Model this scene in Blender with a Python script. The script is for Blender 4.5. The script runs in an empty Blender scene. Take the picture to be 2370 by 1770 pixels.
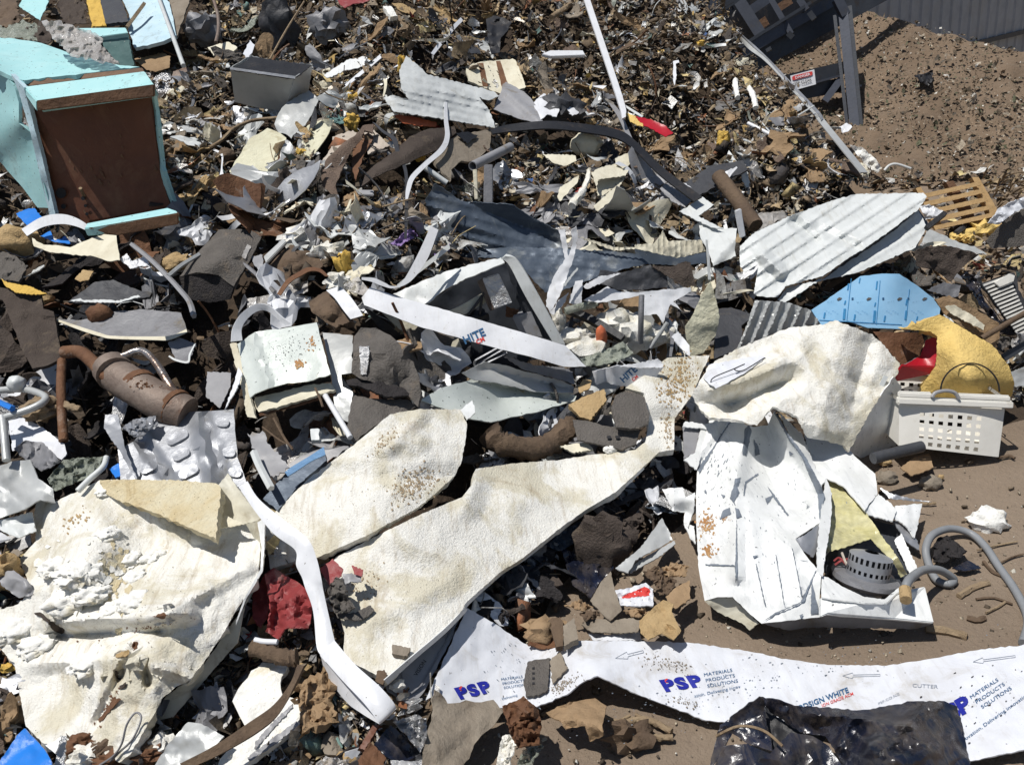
import bpy, bmesh, math, random
import numpy as np
from mathutils import Vector, Matrix
from mathutils.geometry import delaunay_2d_cdt

random.seed(7)
RNG = np.random.default_rng(11)
SC = bpy.context.scene
COL = SC.collection

# ------------------------------------------------------------------ camera, sky, sun, exposure
W, H, F = 2370.0, 1770.0, 1900.0
CAM_H, PITCH, ROLL = 1.8, math.radians(24.0), math.radians(8.0)
cam_data = bpy.data.cameras.new('camera')
cam_data.sensor_width = 36.0
cam_data.lens = 36.0 * F / W
cam_data.clip_start = 0.05
cam_data.clip_end = 400.0
cam = bpy.data.objects.new('camera', cam_data)
COL.objects.link(cam)
CAM_R = Matrix.Rotation(math.radians(90) - PITCH, 3, 'X') @ Matrix.Rotation(-ROLL, 3, 'Z')
cam.matrix_world = Matrix.Translation((0, 0, CAM_H)) @ CAM_R.to_4x4()
SC.camera = cam

SUN_DIR = Vector((-0.28, -0.10, 1.0)).normalized()          # from the scene towards the sun
SUN_EL = math.asin(SUN_DIR.z)
world = bpy.data.worlds.new('World')
SC.world = world
world.use_nodes = True
wn = world.node_tree
sky = wn.nodes.new('ShaderNodeTexSky')
sky.sky_type = 'NISHITA'
sky.sun_disc = False
sky.sun_elevation = SUN_EL
sky.sun_rotation = math.atan2(SUN_DIR.x, SUN_DIR.y)
sky.air_density = 1.0
sky.dust_density = 0.6
wn.nodes['Background'].inputs[1].default_value = 0.063
wn.links.new(sky.outputs[0], wn.nodes['Background'].inputs[0])
sun_data = bpy.data.lights.new('sun', 'SUN')
sun_data.energy = 4.4
sun_data.angle = math.radians(0.5)
sun_data.color = (1.0, 0.965, 0.915)
sun = bpy.data.objects.new('sun', sun_data)
COL.objects.link(sun)
sun.rotation_euler = SUN_DIR.to_track_quat('Z', 'Y').to_euler()
SC.view_settings.view_transform = 'Standard'
SC.view_settings.look = 'None'
SC.view_settings.exposure = 0.0
SC.view_settings.gamma = 1.0

# ------------------------------------------------------------------ terrain of the yard
def sst(a, b, x):
    t = np.clip((x - a) / (b - a), 0, 1)
    return t * t * (3 - 2 * t)

def heap_h(x, y):
    """height of the scrap heap (0 where the yard is bare)"""
    y0 = 1.35 + 1.05 * sst(-0.55, 0.25, x) + 0.55 * sst(0.3, 1.1, x)
    s = (0.42 + 0.03 * sst(0, 1, x)) * (y - y0)
    s = np.where(s > -0.4, 0.5 * (s + np.sqrt(s * s + 0.004)), 0)
    s = np.where(s > 2.6, 2.6 + 0.35 * (1 - np.exp(-(s - 2.6) / 0.35)), s)
    s = s * (1 - sst(2.42 - 0.085 * y, 3.04 - 0.085 * y, x))
    return s

def mound_h(x, y):
    """pile of sieved soil beyond the heap"""
    t = y - 6.4 - 0.7 * (1 - sst(3.4, 4.8, x)) - 0.1 * np.sin(x * 1.7)
    s = 0.52 * t
    s = 0.5 * (s + np.sqrt(s * s + 0.004))
    top = np.maximum(1.40 - 0.50 * np.maximum(x - 4.15, 0), 0.0)
    s = np.minimum(s, top)
    return s * sst(1.0, 3.0, x)

def ter(x, y):
    return np.maximum(heap_h(x, y), mound_h(x, y))

CR = np.array([[CAM_R[i][j] for j in range(3)] for i in range(3)])
CO = np.array([0, 0, CAM_H])
def rays(px, py):
    d = np.stack([(px - W / 2) / F, -(py - H / 2) / F, -np.ones_like(px)], -1)
    return d @ CR.T                      # unit step = 1 m along the camera axis
TS = np.arange(0.9, 16.0, 0.04)
_cache = {}
def tdepth(px, py):
    """distance along the camera axis to the yard at a point of the photograph"""
    k = (round(px, 1), round(py, 1))
    if k in _cache: return _cache[k]
    d = rays(np.array([float(px)]), np.array([float(py)]))[0]
    p = CO[None] + TS[:, None] * d[None]
    below = p[:, 2] < ter(p[:, 0], p[:, 1])
    i = int(np.argmax(below)) if below.any() else len(TS) - 1
    a, b = TS[max(i - 1, 0)], TS[i]
    for _ in range(14):
        m = 0.5 * (a + b); q = CO + m * d
        if q[2] < ter(np.array([q[0]]), np.array([q[1]]))[0]: b = m
        else: a = m
    _cache[k] = b
    return b
def w3(px, py, D):
    px = np.asarray(px, float); py = np.asarray(py, float)
    return CO + rays(px, py) * np.asarray(D)[..., None]

# ------------------------------------------------------------------ noise
def _h(ix, iy, s):
    n = (ix * 374761393 + iy * 668265263 + s * 974711) & 0x7fffffff
    n = ((n ^ (n >> 13)) * 1274126177) & 0x7fffffff
    return ((n ^ (n >> 16)) & 0xffff) / 65535.0
def vnoise(x, y, s=0):
    x = np.asarray(x, float); y = np.asarray(y, float)
    ix = np.floor(x).astype(np.int64); iy = np.floor(y).astype(np.int64)
    fx = x - ix; fy = y - iy
    fx = fx * fx * (3 - 2 * fx); fy = fy * fy * (3 - 2 * fy)
    a = _h(ix, iy, s); b = _h(ix + 1, iy, s); c = _h(ix, iy + 1, s); d = _h(ix + 1, iy + 1, s)
    return (a + (b - a) * fx) * (1 - fy) + (c + (d - c) * fx) * fy - 0.5
def fbm(x, y, s=0, o=3):
    r = 0; a = 1
    for i in range(o):
        r = r + a * vnoise(x * 2 ** i + 17.3 * i, y * 2 ** i, s + i); a *= 0.5
    return r

# ------------------------------------------------------------------ materials
MATS = {}
def pm(name, c1, c2=None, rough=0.6, metal=0.0, sc=7.0, lo=0.4, hi=0.65, bump=0.35, bsc=45.0, dirt=None, dsc=14.0, dlo=0.55, dhi=0.7,
       speck=None, ssc=90.0, slo=0.66, alpha=1.0, attr=False, spec=0.4, rnd=0.0, streak=0.0):
    m = bpy.data.materials.new(name); m.use_nodes = True
    nt = m.node_tree; N = nt.nodes; L = nt.links
    b = N['Principled BSDF']
    tc = N.new('ShaderNodeTexCoord'); co = tc.outputs['Object']
    def noise(scale, detail=6.0, rgh=0.6, dist=0.0):
        n = N.new('ShaderNodeTexNoise'); n.inputs['Scale'].default_value = scale
        n.inputs['Detail'].default_value = detail; n.inputs['Roughness'].default_value = rgh
        n.inputs['Distortion'].default_value = dist
        L.new(co, n.inputs['Vector']); return n.outputs['Fac']
    def ramp(f, a, z):
        r = N.new('ShaderNodeMapRange'); r.inputs['From Min'].default_value = a; r.inputs['From Max'].default_value = z
        L.new(f, r.inputs['Value']); return r.outputs['Result']
    def mix(f, A, B):
        x = N.new('ShaderNodeMix'); x.data_type = 'RGBA'
        for s, v in ((6, A), (7, B)):
            if isinstance(v, tuple): x.inputs[s].default_value = (*v, 1)
            else: L.new(v, x.inputs[s])
        if isinstance(f, float): x.inputs[0].default_value = f
        else: L.new(f, x.inputs[0])
        return x.outputs[2]
    if attr:
        a = N.new('ShaderNodeAttribute'); a.attribute_name = 'tint'
        c = mix(ramp(noise(sc), 0.35, 0.75), a.outputs['Color'], c1)
    else:
        c = mix(ramp(noise(sc, 11.0, 0.68, 0.4), lo, hi), c1, c2 if c2 else tuple(v * 0.8 for v in c1))
    if streak:      # drawn out smears and scrapes
        mp = N.new('ShaderNodeMapping'); mp.inputs['Scale'].default_value = (9.0, 1.2, 3.0); mp.inputs['Rotation'].default_value = (0.3, 0.5, 0.9)
        L.new(co, mp.inputs['Vector'])
        n = N.new('ShaderNodeTexNoise'); n.inputs['Scale'].default_value = 5.0; n.inputs['Detail'].default_value = 9.0; n.inputs['Roughness'].default_value = 0.72
        L.new(mp.outputs['Vector'], n.inputs['Vector'])
        f = N.new('ShaderNodeMath'); f.operation = 'MULTIPLY'; f.inputs[1].default_value = streak
        L.new(ramp(n.outputs['Fac'], 0.52, 0.70), f.inputs[0])
        c = mix(f.outputs[0], c, dirt if dirt else c2 if c2 else c1)
    if dirt: c = mix(ramp(noise(dsc, 8.0, 0.7, 0.8), dlo, dhi), c, dirt)
    if speck: c = mix(ramp(noise(ssc, 3.0, 0.6), slo, slo + 0.03), c, speck)
    if rnd:
        oi = N.new('ShaderNodeObjectInfo'); hs = N.new('ShaderNodeHueSaturation')
        mr = N.new('ShaderNodeMapRange'); mr.inputs['To Min'].default_value = 1 - rnd; mr.inputs['To Max'].default_value = 1 + rnd
        L.new(oi.outputs['Random'], mr.inputs['Value']); L.new(mr.outputs['Result'], hs.inputs['Value'])
        L.new(c, hs.inputs['Color']); c = hs.outputs['Color']
    L.new(c, b.inputs['Base Color'])
    b.inputs['Roughness'].default_value = rough; b.inputs['Metallic'].default_value = metal
    b.inputs['Specular IOR Level'].default_value = spec
    if alpha < 1:
        al = N.new('ShaderNodeMapRange'); al.inputs['From Min'].default_value = 0.35; al.inputs['From Max'].default_value = 0.7
        al.inputs['To Min'].default_value = alpha * 0.5; al.inputs['To Max'].default_value = min(1, alpha * 1.5)
        L.new(noise(22.0), al.inputs['Value']); L.new(al.outputs['Result'], b.inputs['Alpha'])
    if bump:
        bp = N.new('ShaderNodeBump'); bp.inputs['Strength'].default_value = bump; bp.inputs['Distance'].default_value = 0.02
        L.new(noise(bsc, 8.0, 0.65), bp.inputs['Height']); L.new(bp.outputs['Normal'], b.inputs['Normal'])
    MATS[name] = m
    return m
DIRT = (0.13, 0.095, 0.06)
pm('foam', (0.81, 0.795, 0.735), (0.65, 0.61, 0.49), 0.9, sc=4.0, lo=0.47, hi=0.56, bump=0.5, bsc=140, dirt=(0.36, 0.28, 0.17), dsc=4.5, dlo=0.60, dhi=0.76, speck=(0.22, 0.18, 0.12), ssc=190, slo=0.68, spec=0.1, streak=0.5)
pm('foam_yellow', (0.76, 0.69, 0.50), (0.66, 0.54, 0.32), 0.9, sc=6, bump=0.8, bsc=80, dirt=(0.40, 0.28, 0.13), dsc=6, dlo=0.58, dhi=0.72, speck=(0.2, 0.14, 0.06), ssc=150, slo=0.66, spec=0.1)
pm('foam_white', (0.84, 0.83, 0.78), (0.66, 0.60, 0.44), 0.9, sc=7, lo=0.52, hi=0.66, bump=0.5, bsc=60, speck=(0.25, 0.2, 0.13), ssc=120, slo=0.68, spec=0.1)
pm('flange', (0.62, 0.60, 0.50), (0.5, 0.47, 0.37), 0.5, bump=0.15, dirt=(0.3, 0.25, 0.16), dsc=6)
pm('white', (0.74, 0.75, 0.77), (0.66, 0.67, 0.69), 0.35, bump=0.1, bsc=24, streak=0.3, dirt=(0.45, 0.42, 0.37), dsc=9, dlo=0.60, dhi=0.78, speck=(0.2, 0.18, 0.15), ssc=80, slo=0.705)
pm('white_sheet', (0.68, 0.70, 0.74), (0.60, 0.61, 0.64), 0.35, bump=0.15, bsc=22, dirt=(0.42, 0.39, 0.34), dsc=7, dlo=0.56, dhi=0.76, streak=0.35, speck=(0.10, 0.08, 0.06), ssc=60, slo=0.70)
pm('enamel', (0.78, 0.79, 0.78), (0.68, 0.69, 0.67), 0.38, bump=0.15, bsc=14, streak=0.3, dirt=(0.16, 0.18, 0.20), dsc=9, dlo=0.66, dhi=0.69, speck=(0.12, 0.12, 0.12), ssc=55, slo=0.69)
pm('enamel_rust', (0.80, 0.81, 0.79), (0.70, 0.71, 0.68), 0.38, bump=0.12, bsc=14, dirt=(0.34, 0.15, 0.05), dsc=7, dlo=0.60, dhi=0.68, speck=(0.12, 0.12, 0.12), ssc=55, slo=0.68)
pm('scratch_crease', (0.20, 0.23, 0.27), (0.12, 0.14, 0.17), 0.6)  # scratches and specks, also the painted crease shading of the washing machine
pm('mud', (0.32, 0.24, 0.15), (0.44, 0.36, 0.25), 0.95, sc=30, spec=0.1)
pm('rustspot', (0.36, 0.17, 0.06), (0.5, 0.33, 0.16), 0.8)
pm('light_metal', (0.50, 0.51, 0.50), (0.42, 0.43, 0.42), 0.42, 0.25, bump=0.15, bsc=18, dirt=(0.2, 0.18, 0.14), dsc=6, dlo=0.58, dhi=0.8)
pm('pale_metal', (0.63, 0.65, 0.64), (0.54, 0.56, 0.55), 0.42, 0.0, streak=0.3, bump=0.12, bsc=18, dirt=(0.30, 0.27, 0.2), dsc=6, dlo=0.60, dhi=0.8, speck=(0.15, 0.13, 0.1), ssc=60, slo=0.71)
pm('green_white', (0.62, 0.66, 0.62), (0.52, 0.56, 0.52), 0.35, 0.1, bump=0.12, bsc=18, dirt=(0.42, 0.30, 0.14), dsc=6, dlo=0.62, dhi=0.7, speck=(0.08, 0.09, 0.08), ssc=70, slo=0.66)
pm('mid_grey', (0.22, 0.22, 0.23), (0.16, 0.16, 0.17), 0.5, 0.15, bump=0.25, dirt=(0.13, 0.11, 0.08), dsc=7)
pm('grey_plastic', (0.30, 0.30, 0.31), (0.24, 0.24, 0.25), 0.45, bump=0.1, dirt=(0.2, 0.17, 0.13), dsc=8)
pm('galv', (0.38, 0.39, 0.41), (0.30, 0.31, 0.33), 0.38, 0.5, bump=0.15, bsc=16, dirt=(0.26, 0.25, 0.22), dsc=6)
pm('foil', (0.62, 0.62, 0.62), (0.40, 0.40, 0.40), 0.28, 0.7, bump=0.9, bsc=28, dirt=(0.2, 0.16, 0.12), dsc=9)
pm('dark_grey', (0.05, 0.052, 0.058), (0.035, 0.035, 0.04), 0.55, bump=0.3, dirt=(0.10, 0.085, 0.065), dsc=8, dlo=0.55, dhi=0.8)
pm('steel_dark', (0.045, 0.05, 0.06), (0.06, 0.065, 0.075), 0.5, 0.2, bump=0.1, dirt=(0.05, 0.035, 0.025), dsc=5)
pm('steel_blue', (0.082, 0.09, 0.112), (0.066, 0.072, 0.09), 0.5, 0.2, bump=0.1, dirt=(0.09, 0.08, 0.07), dsc=5)
pm('navy_metal', (0.10, 0.125, 0.16), (0.07, 0.09, 0.12), 0.42, 0.3, bump=0.15, bsc=16, dirt=(0.28, 0.29, 0.28), dsc=5, dlo=0.54, dhi=0.76, speck=(0.5, 0.5, 0.5), ssc=120, slo=0.72)
pm('black', (0.012, 0.012, 0.014), (0.02, 0.02, 0.022), 0.5, bump=0.2, dirt=(0.05, 0.04, 0.032), dsc=8)
pm('black_film', (0.008, 0.010, 0.018), (0.010, 0.015, 0.038), 0.24, bump=0.3, bsc=8, dirt=(0.115, 0.095, 0.078), dsc=3.6, dlo=0.45, dhi=0.70, speck=(0.22, 0.2, 0.17), ssc=150, slo=0.74, spec=0.7, streak=0.6)
pm('teal', (0.36, 0.64, 0.65), (0.42, 0.68, 0.68), 0.55, bump=0.12, bsc=22, dirt=(0.22, 0.30, 0.29), dsc=9, dlo=0.60, dhi=0.78, speck=(0.05, 0.05, 0.04), ssc=60, slo=0.66)
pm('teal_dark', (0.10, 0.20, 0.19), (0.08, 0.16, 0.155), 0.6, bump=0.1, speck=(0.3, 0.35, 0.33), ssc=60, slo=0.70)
pm('pale_blue', (0.55, 0.70, 0.76), (0.45, 0.62, 0.70), 0.5, bump=0.15, dirt=(0.3, 0.36, 0.36), dsc=9, dlo=0.56, dhi=0.75, speck=(0.06, 0.06, 0.05), ssc=60, slo=0.67)
pm('brown_board', (0.16, 0.062, 0.034), (0.11, 0.042, 0.024), 0.55, bump=0.1, sc=3, dirt=(0.22, 0.12, 0.07), dsc=4, dlo=0.5, dhi=0.8)
pm('wood_edge', (0.20, 0.11, 0.06), (0.13, 0.07, 0.04), 0.7, bump=0.4)
pm('wood', (0.14, 0.095, 0.06), (0.09, 0.06, 0.04), 0.85, bump=0.7, bsc=30)
pm('pallet_wood', (0.60, 0.40, 0.19), (0.46, 0.30, 0.14), 0.8, bump=0.2)
pm('dead_wood', (0.32, 0.24, 0.15), (0.18, 0.12, 0.07), 0.85, bump=0.8, bsc=35)
pm('rust', (0.13, 0.06, 0.03), (0.20, 0.10, 0.05), 0.75, 0.2, bump=0.5, dirt=(0.30, 0.22, 0.17), dsc=9)
pm('muffler', (0.25, 0.20, 0.165), (0.17, 0.125, 0.10), 0.6, 0.35, bump=0.3, dirt=(0.13, 0.06, 0.03), dsc=6)
pm('chrome_rust', (0.5, 0.48, 0.46), (0.22, 0.11, 0.05), 0.25, 0.8, sc=10, bump=0.2)
pm('felt', (0.105, 0.085, 0.072), (0.075, 0.06, 0.052), 0.95, bump=0.8, bsc=120, dirt=(0.17, 0.135, 0.10), dsc=9, spec=0.1)
pm('felt_grey', (0.17, 0.155, 0.14), (0.12, 0.11, 0.10), 0.95, bump=0.8, bsc=120, dirt=(0.23, 0.19, 0.15), dsc=9, spec=0.1)
pm('felt_dark', (0.055, 0.05, 0.05), (0.035, 0.033, 0.034), 0.95, bump=0.8, bsc=110, dirt=(0.10, 0.085, 0.07), dsc=8, spec=0.1)
pm('carpet', (0.22, 0.165, 0.13), (0.16, 0.115, 0.09), 0.95, bump=0.9, bsc=120, spec=0.1)
pm('carpet_back', (0.52, 0.46, 0.39), (0.42, 0.36, 0.30), 0.9, bump=0.4, spec=0.1)
pm('cardboard', (0.34, 0.235, 0.14), (0.26, 0.175, 0.10), 0.9, bump=0.5, bsc=50, dirt=(0.16, 0.11, 0.07), dsc=8, spec=0.1)
pm('card_grey', (0.28, 0.24, 0.19), (0.21, 0.175, 0.135), 0.9, bump=0.5, bsc=60, dirt=(0.14, 0.11, 0.08), dsc=9, spec=0.1)
pm('tan', (0.50, 0.36, 0.19), (0.38, 0.26, 0.13), 0.9, bump=0.8, bsc=50, spec=0.1)
pm('cream', (0.70, 0.66, 0.52), (0.58, 0.53, 0.40), 0.7, bump=0.3, bsc=30, dirt=(0.34, 0.28, 0.18), dsc=8, dlo=0.58, dhi=0.78)
pm('cream_cloth', (0.66, 0.64, 0.48), (0.56, 0.53, 0.38), 0.85, bump=0.6, bsc=40, dirt=(0.38, 0.33, 0.2), dsc=9, speck=(0.2, 0.17, 0.1), ssc=90, slo=0.7)
pm('yellow', (0.72, 0.48, 0.12), (0.62, 0.40, 0.10), 0.9, bump=0.8, bsc=60, dirt=(0.36, 0.23, 0.07), dsc=8, dlo=0.6, dhi=0.72, spec=0.1)
pm('yellow_pale', (0.76, 0.55, 0.20), (0.70, 0.49, 0.16), 0.9, sc=5, bump=0.6, bsc=70, dirt=(0.45, 0.31, 0.12), dsc=9, dlo=0.6, dhi=0.74, speck=(0.08, 0.06, 0.03), ssc=70, slo=0.69, spec=0.1)
pm('yellow_film', (0.74, 0.70, 0.42), (0.62, 0.57, 0.26), 0.2, sc=9, bump=0.3, bsc=12, alpha=0.9, spec=0.6)
pm('red', (0.27, 0.045, 0.045), (0.20, 0.032, 0.034), 0.5, bump=0.3, bsc=30, dirt=(0.40, 0.25, 0.22), dsc=9, dlo=0.52, dhi=0.74)
pm('crate_red', (0.42, 0.012, 0.025), (0.36, 0.01, 0.02), 0.35, bump=0.1)
pm('orange', (0.58, 0.15, 0.06), (0.45, 0.11, 0.05), 0.6)
pm('blue', (0.012, 0.19, 0.66), (0.02, 0.16, 0.55), 0.4, bump=0.15, dirt=(0.2, 0.3, 0.5), dsc=10, dlo=0.62, dhi=0.75)
pm('blue_steel', (0.10, 0.21, 0.36), (0.08, 0.17, 0.30), 0.5, 0.2, bump=0.15)
pm('board_blue', (0.30, 0.57, 0.82), (0.36, 0.62, 0.86), 0.45, sc=5, bump=0.06)
pm('ink_blue', (0.055, 0.26, 0.52), (0.07, 0.30, 0.55), 0.5, bump=0)
pm('ink_navy', (0.012, 0.018, 0.26), (0.015, 0.022, 0.30), 0.5, bump=0)
pm('ink_slate', (0.03, 0.10, 0.22), (0.04, 0.13, 0.25), 0.5, bump=0)
pm('ink_red', (0.60, 0.06, 0.05), (0.55, 0.05, 0.05), 0.5, bump=0)
pm('ink_black', (0.015, 0.015, 0.018), None, 0.6, bump=0)
pm('ink_grey', (0.30, 0.33, 0.38), (0.22, 0.25, 0.30), 0.6, bump=0)
pm('purple', (0.28, 0.19, 0.40), (0.2, 0.13, 0.3), 0.7)
pm('hose', (0.25, 0.26, 0.27), (0.21, 0.22, 0.23), 0.45, bump=0.08)
pm('basket', (0.74, 0.72, 0.66), (0.68, 0.66, 0.60), 0.45, bump=0.06, dirt=(0.45, 0.40, 0.32), dsc=7, dlo=0.60, dhi=0.8)
pm('film_clear', (0.66, 0.64, 0.61), (0.50, 0.46, 0.42), 0.15, bump=0.5, bsc=16, alpha=0.6, spec=0.9)
pm('film_green', (0.42, 0.45, 0.38), (0.30, 0.33, 0.26), 0.25, bump=1.0, bsc=30, alpha=0.75)
pm('fence', (0.34, 0.36, 0.39), (0.29, 0.31, 0.335), 0.6, 0.0, bump=0.05, dirt=(0.32, 0.31, 0.29), dsc=1.2, dlo=0.5, dhi=0.8)
pm('soil', (0.215, 0.158, 0.11), (0.158, 0.115, 0.08), 0.95, sc=1.5, bump=1.0, bsc=24, dirt=(0.20, 0.155, 0.115), dsc=5, dlo=0.52, dhi=0.72, speck=(0.34, 0.30, 0.24), ssc=48, slo=0.685, spec=0.1)
pm('sand', (0.275, 0.215, 0.16), (0.215, 0.165, 0.122), 0.95, sc=1.6, bump=0.8, bsc=60, dirt=(0.10, 0.075, 0.055), dsc=4.5, dlo=0.60, dhi=0.75, speck=(0.45, 0.40, 0.32), ssc=110, slo=0.70, spec=0.1)
pm('heap_soil', (0.075, 0.055, 0.039), (0.042, 0.032, 0.025), 0.95, sc=5, bump=1.0, bsc=22, dirt=(0.11, 0.08, 0.055), dsc=16, dlo=0.55, dhi=0.7, spec=0.1)
pm('tint_matte', (0.10, 0.08, 0.06), attr=True, rough=0.8, sc=26, bump=0.5, bsc=60, spec=0.2)
pm('tint_metal', (0.22, 0.21, 0.19), attr=True, rough=0.36, metal=0.45, sc=26, bump=0.5, bsc=40)

# ------------------------------------------------------------------ objects
TILE = {}
for i, x0 in enumerate((0, 590, 1180, 1730)):
    for j, y0 in enumerate((0, 430, 860, 1290)):
        TILE['abcd'[i] + '1234'[j]] = (x0, y0, 640.0 / 2203.0)
TILE.update(m=(1580, 900, 600 / 1709), h=(1880, 1100, 320 / 1391), k=(1560, 0, 520 / 2203), p=(970, 1380, 480 / 2203),
            q=(1850, 1480, 520 / 2212), u=(1870, 620, 320 / 2203), s=(0, 0, 1.0), o=(0, 0, 2370 / 2212))
K = 640.0 / 2203.0
COVER = []          # outlines of placed sheets, where loose litter is not strewn
def pts_of(t, s, e):
    x0, y0, K = TILE[t]
    out = []
    for w in s.split():
        v = [float(q) for q in w.split(',')]
        out.append((x0 + v[0] * K, y0 + v[1] * K, v[2] if len(v) > 2 else e))
    return out

def tag(o, label=None, cat=None, group=None, kind=None):
    if label: o['label'] = label
    if cat: o['category'] = cat
    if group: o['group'] = group
    if kind: o['kind'] = kind
    return o

def mk(name, V, Fc, mat, parent=None, smooth=True, sharp=38.0, tints=None):
    V = np.asarray(V, float)
    c = V.mean(0)
    c = np.array([c[0], c[1], V[:, 2].min()]) if parent is None else c
    me = bpy.data.meshes.new(name)
    me.from_pydata((V - c).tolist(), [], [tuple(int(i) for i in f) for f in Fc])
    if mat: me.materials.append(MATS[mat] if isinstance(mat, str) else mat)
    if smooth:
        me.polygons.foreach_set('use_smooth', np.ones(len(me.polygons), bool))
        me.set_sharp_from_angle(angle=math.radians(sharp))
    o = bpy.data.objects.new(name, me)
    COL.objects.link(o)
    o['wc'] = [float(v) for v in c]
    if parent is not None:
        pw = np.array(parent['wc'])
        o.parent = parent; o.location = Vector((c - pw).tolist())
    else:
        o.location = Vector(c.tolist())
    return o

def empty(name, loc, label, cat, group=None):
    o = bpy.data.objects.new(name, None); COL.objects.link(o)
    o.location = Vector(loc); o['wc'] = [float(v) for v in loc]
    o.empty_display_size = 0.1
    return tag(o, label, cat, group)

def thicken(V, T, th):
    """give a triangulated sheet its thickness, away from the viewer's side"""
    V = np.asarray(V); T = np.asarray(T)
    n = np.cross(V[T[:, 1]] - V[T[:, 0]], V[T[:, 2]] - V[T[:, 0]])
    flip = ((V[T].mean(1) - CO) * n).sum() > 0
    if flip: T = T[:, ::-1]; n = -n
    vn = np.zeros_like(V)
    for k in range(3): np.add.at(vn, T[:, k], n)
    vn /= np.linalg.norm(vn, axis=1)[:, None] + 1e-12
    B = V - vn * th
    k = len(V)
    ed = {}
    for a, b, c in T.tolist():
        for e in ((a, b), (b, c), (c, a)):
            if (e[1], e[0]) in ed: del ed[(e[1], e[0])]
            else: ed[e] = 1
    Fc = T.tolist() + [(c + k, b + k, a + k) for a, b, c in T.tolist()] + [(b, a, a + k, b + k) for a, b in ed]
    return np.vstack([V, B]), Fc

class Depth:
    """smooth depth over the picture through given points (thin plate on 1/depth)"""
    def __init__(s, x, y, D):
        x = np.array(x, float); y = np.array(y, float)
        q = np.stack([x, y], 1)
        key = np.unique(np.round(q, 1), axis=0, return_index=True)[1]
        q = q[key]; d = 1.0 / np.array(D, float)[key]
        s.m = q.mean(0); s.sc = max(np.ptp(q[:, 0]), np.ptp(q[:, 1]), 1)
        s.q = (q - s.m) / s.sc
        n = len(q)
        r2 = ((s.q[:, None] - s.q[None]) ** 2).sum(-1)
        A = np.zeros((n + 3, n + 3)); A[:n, :n] = 0.5 * r2 * np.log(r2 + 1e-12) + np.eye(n) * 1e-5
        A[:n, n] = 1; A[:n, n + 1:] = s.q; A[n, :n] = 1; A[n + 1:, :n] = s.q.T
        s.w = np.linalg.lstsq(A, np.concatenate([d, np.zeros(3)]), rcond=None)[0]
        s.disp = lambda x, y: 0.0
        s.lim = (min(D) - 0.25, max(D) + 0.25)
    def __call__(s, x, y):
        x = np.asarray(x, float); y = np.asarray(y, float)
        p = (np.stack([x, y], -1) - s.m) / s.sc
        r2 = ((p[..., None, :] - s.q) ** 2).sum(-1)
        v = (0.5 * r2 * np.log(r2 + 1e-12)) @ s.w[:-3] + s.w[-3] + p @ s.w[-2:]
        return np.clip(1.0 / np.maximum(v, 0.03), *s.lim) - s.disp(x, y)

def inside(x, y, P):
    x = np.asarray(x); y = np.asarray(y)
    r = np.zeros(x.shape, bool); n = len(P)
    for i in range(n):
        x1, y1 = P[i][0], P[i][1]; x2, y2 = P[i - 1][0], P[i - 1][1]
        if y1 == y2: continue
        c = ((y1 > y) != (y2 > y)) & (x < (x2 - x1) * (y - y1) / (y2 - y1) + x1)
        r ^= c
    return r

SEED = [100]
def outline(P, jag, step):
    out = []
    n = len(P)
    for i in range(n):
        a = P[i]; b = P[(i + 1) % n]
        l = math.hypot(b[0] - a[0], b[1] - a[1])
        k = max(1, int(l / step))
        nx, ny = ((b[1] - a[1]) / (l + 1e-6), -(b[0] - a[0]) / (l + 1e-6))
        for j in range(k):
            t = j / k; o = 0 if j == 0 else random.gauss(0, jag)
            o = max(-2.2 * jag, min(2.2 * jag, o))
            out.append((a[0] + (b[0] - a[0]) * t + nx * o, a[1] + (b[1] - a[1]) * t + ny * o, a[2] + (b[2] - a[2]) * t))
    return out

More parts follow.
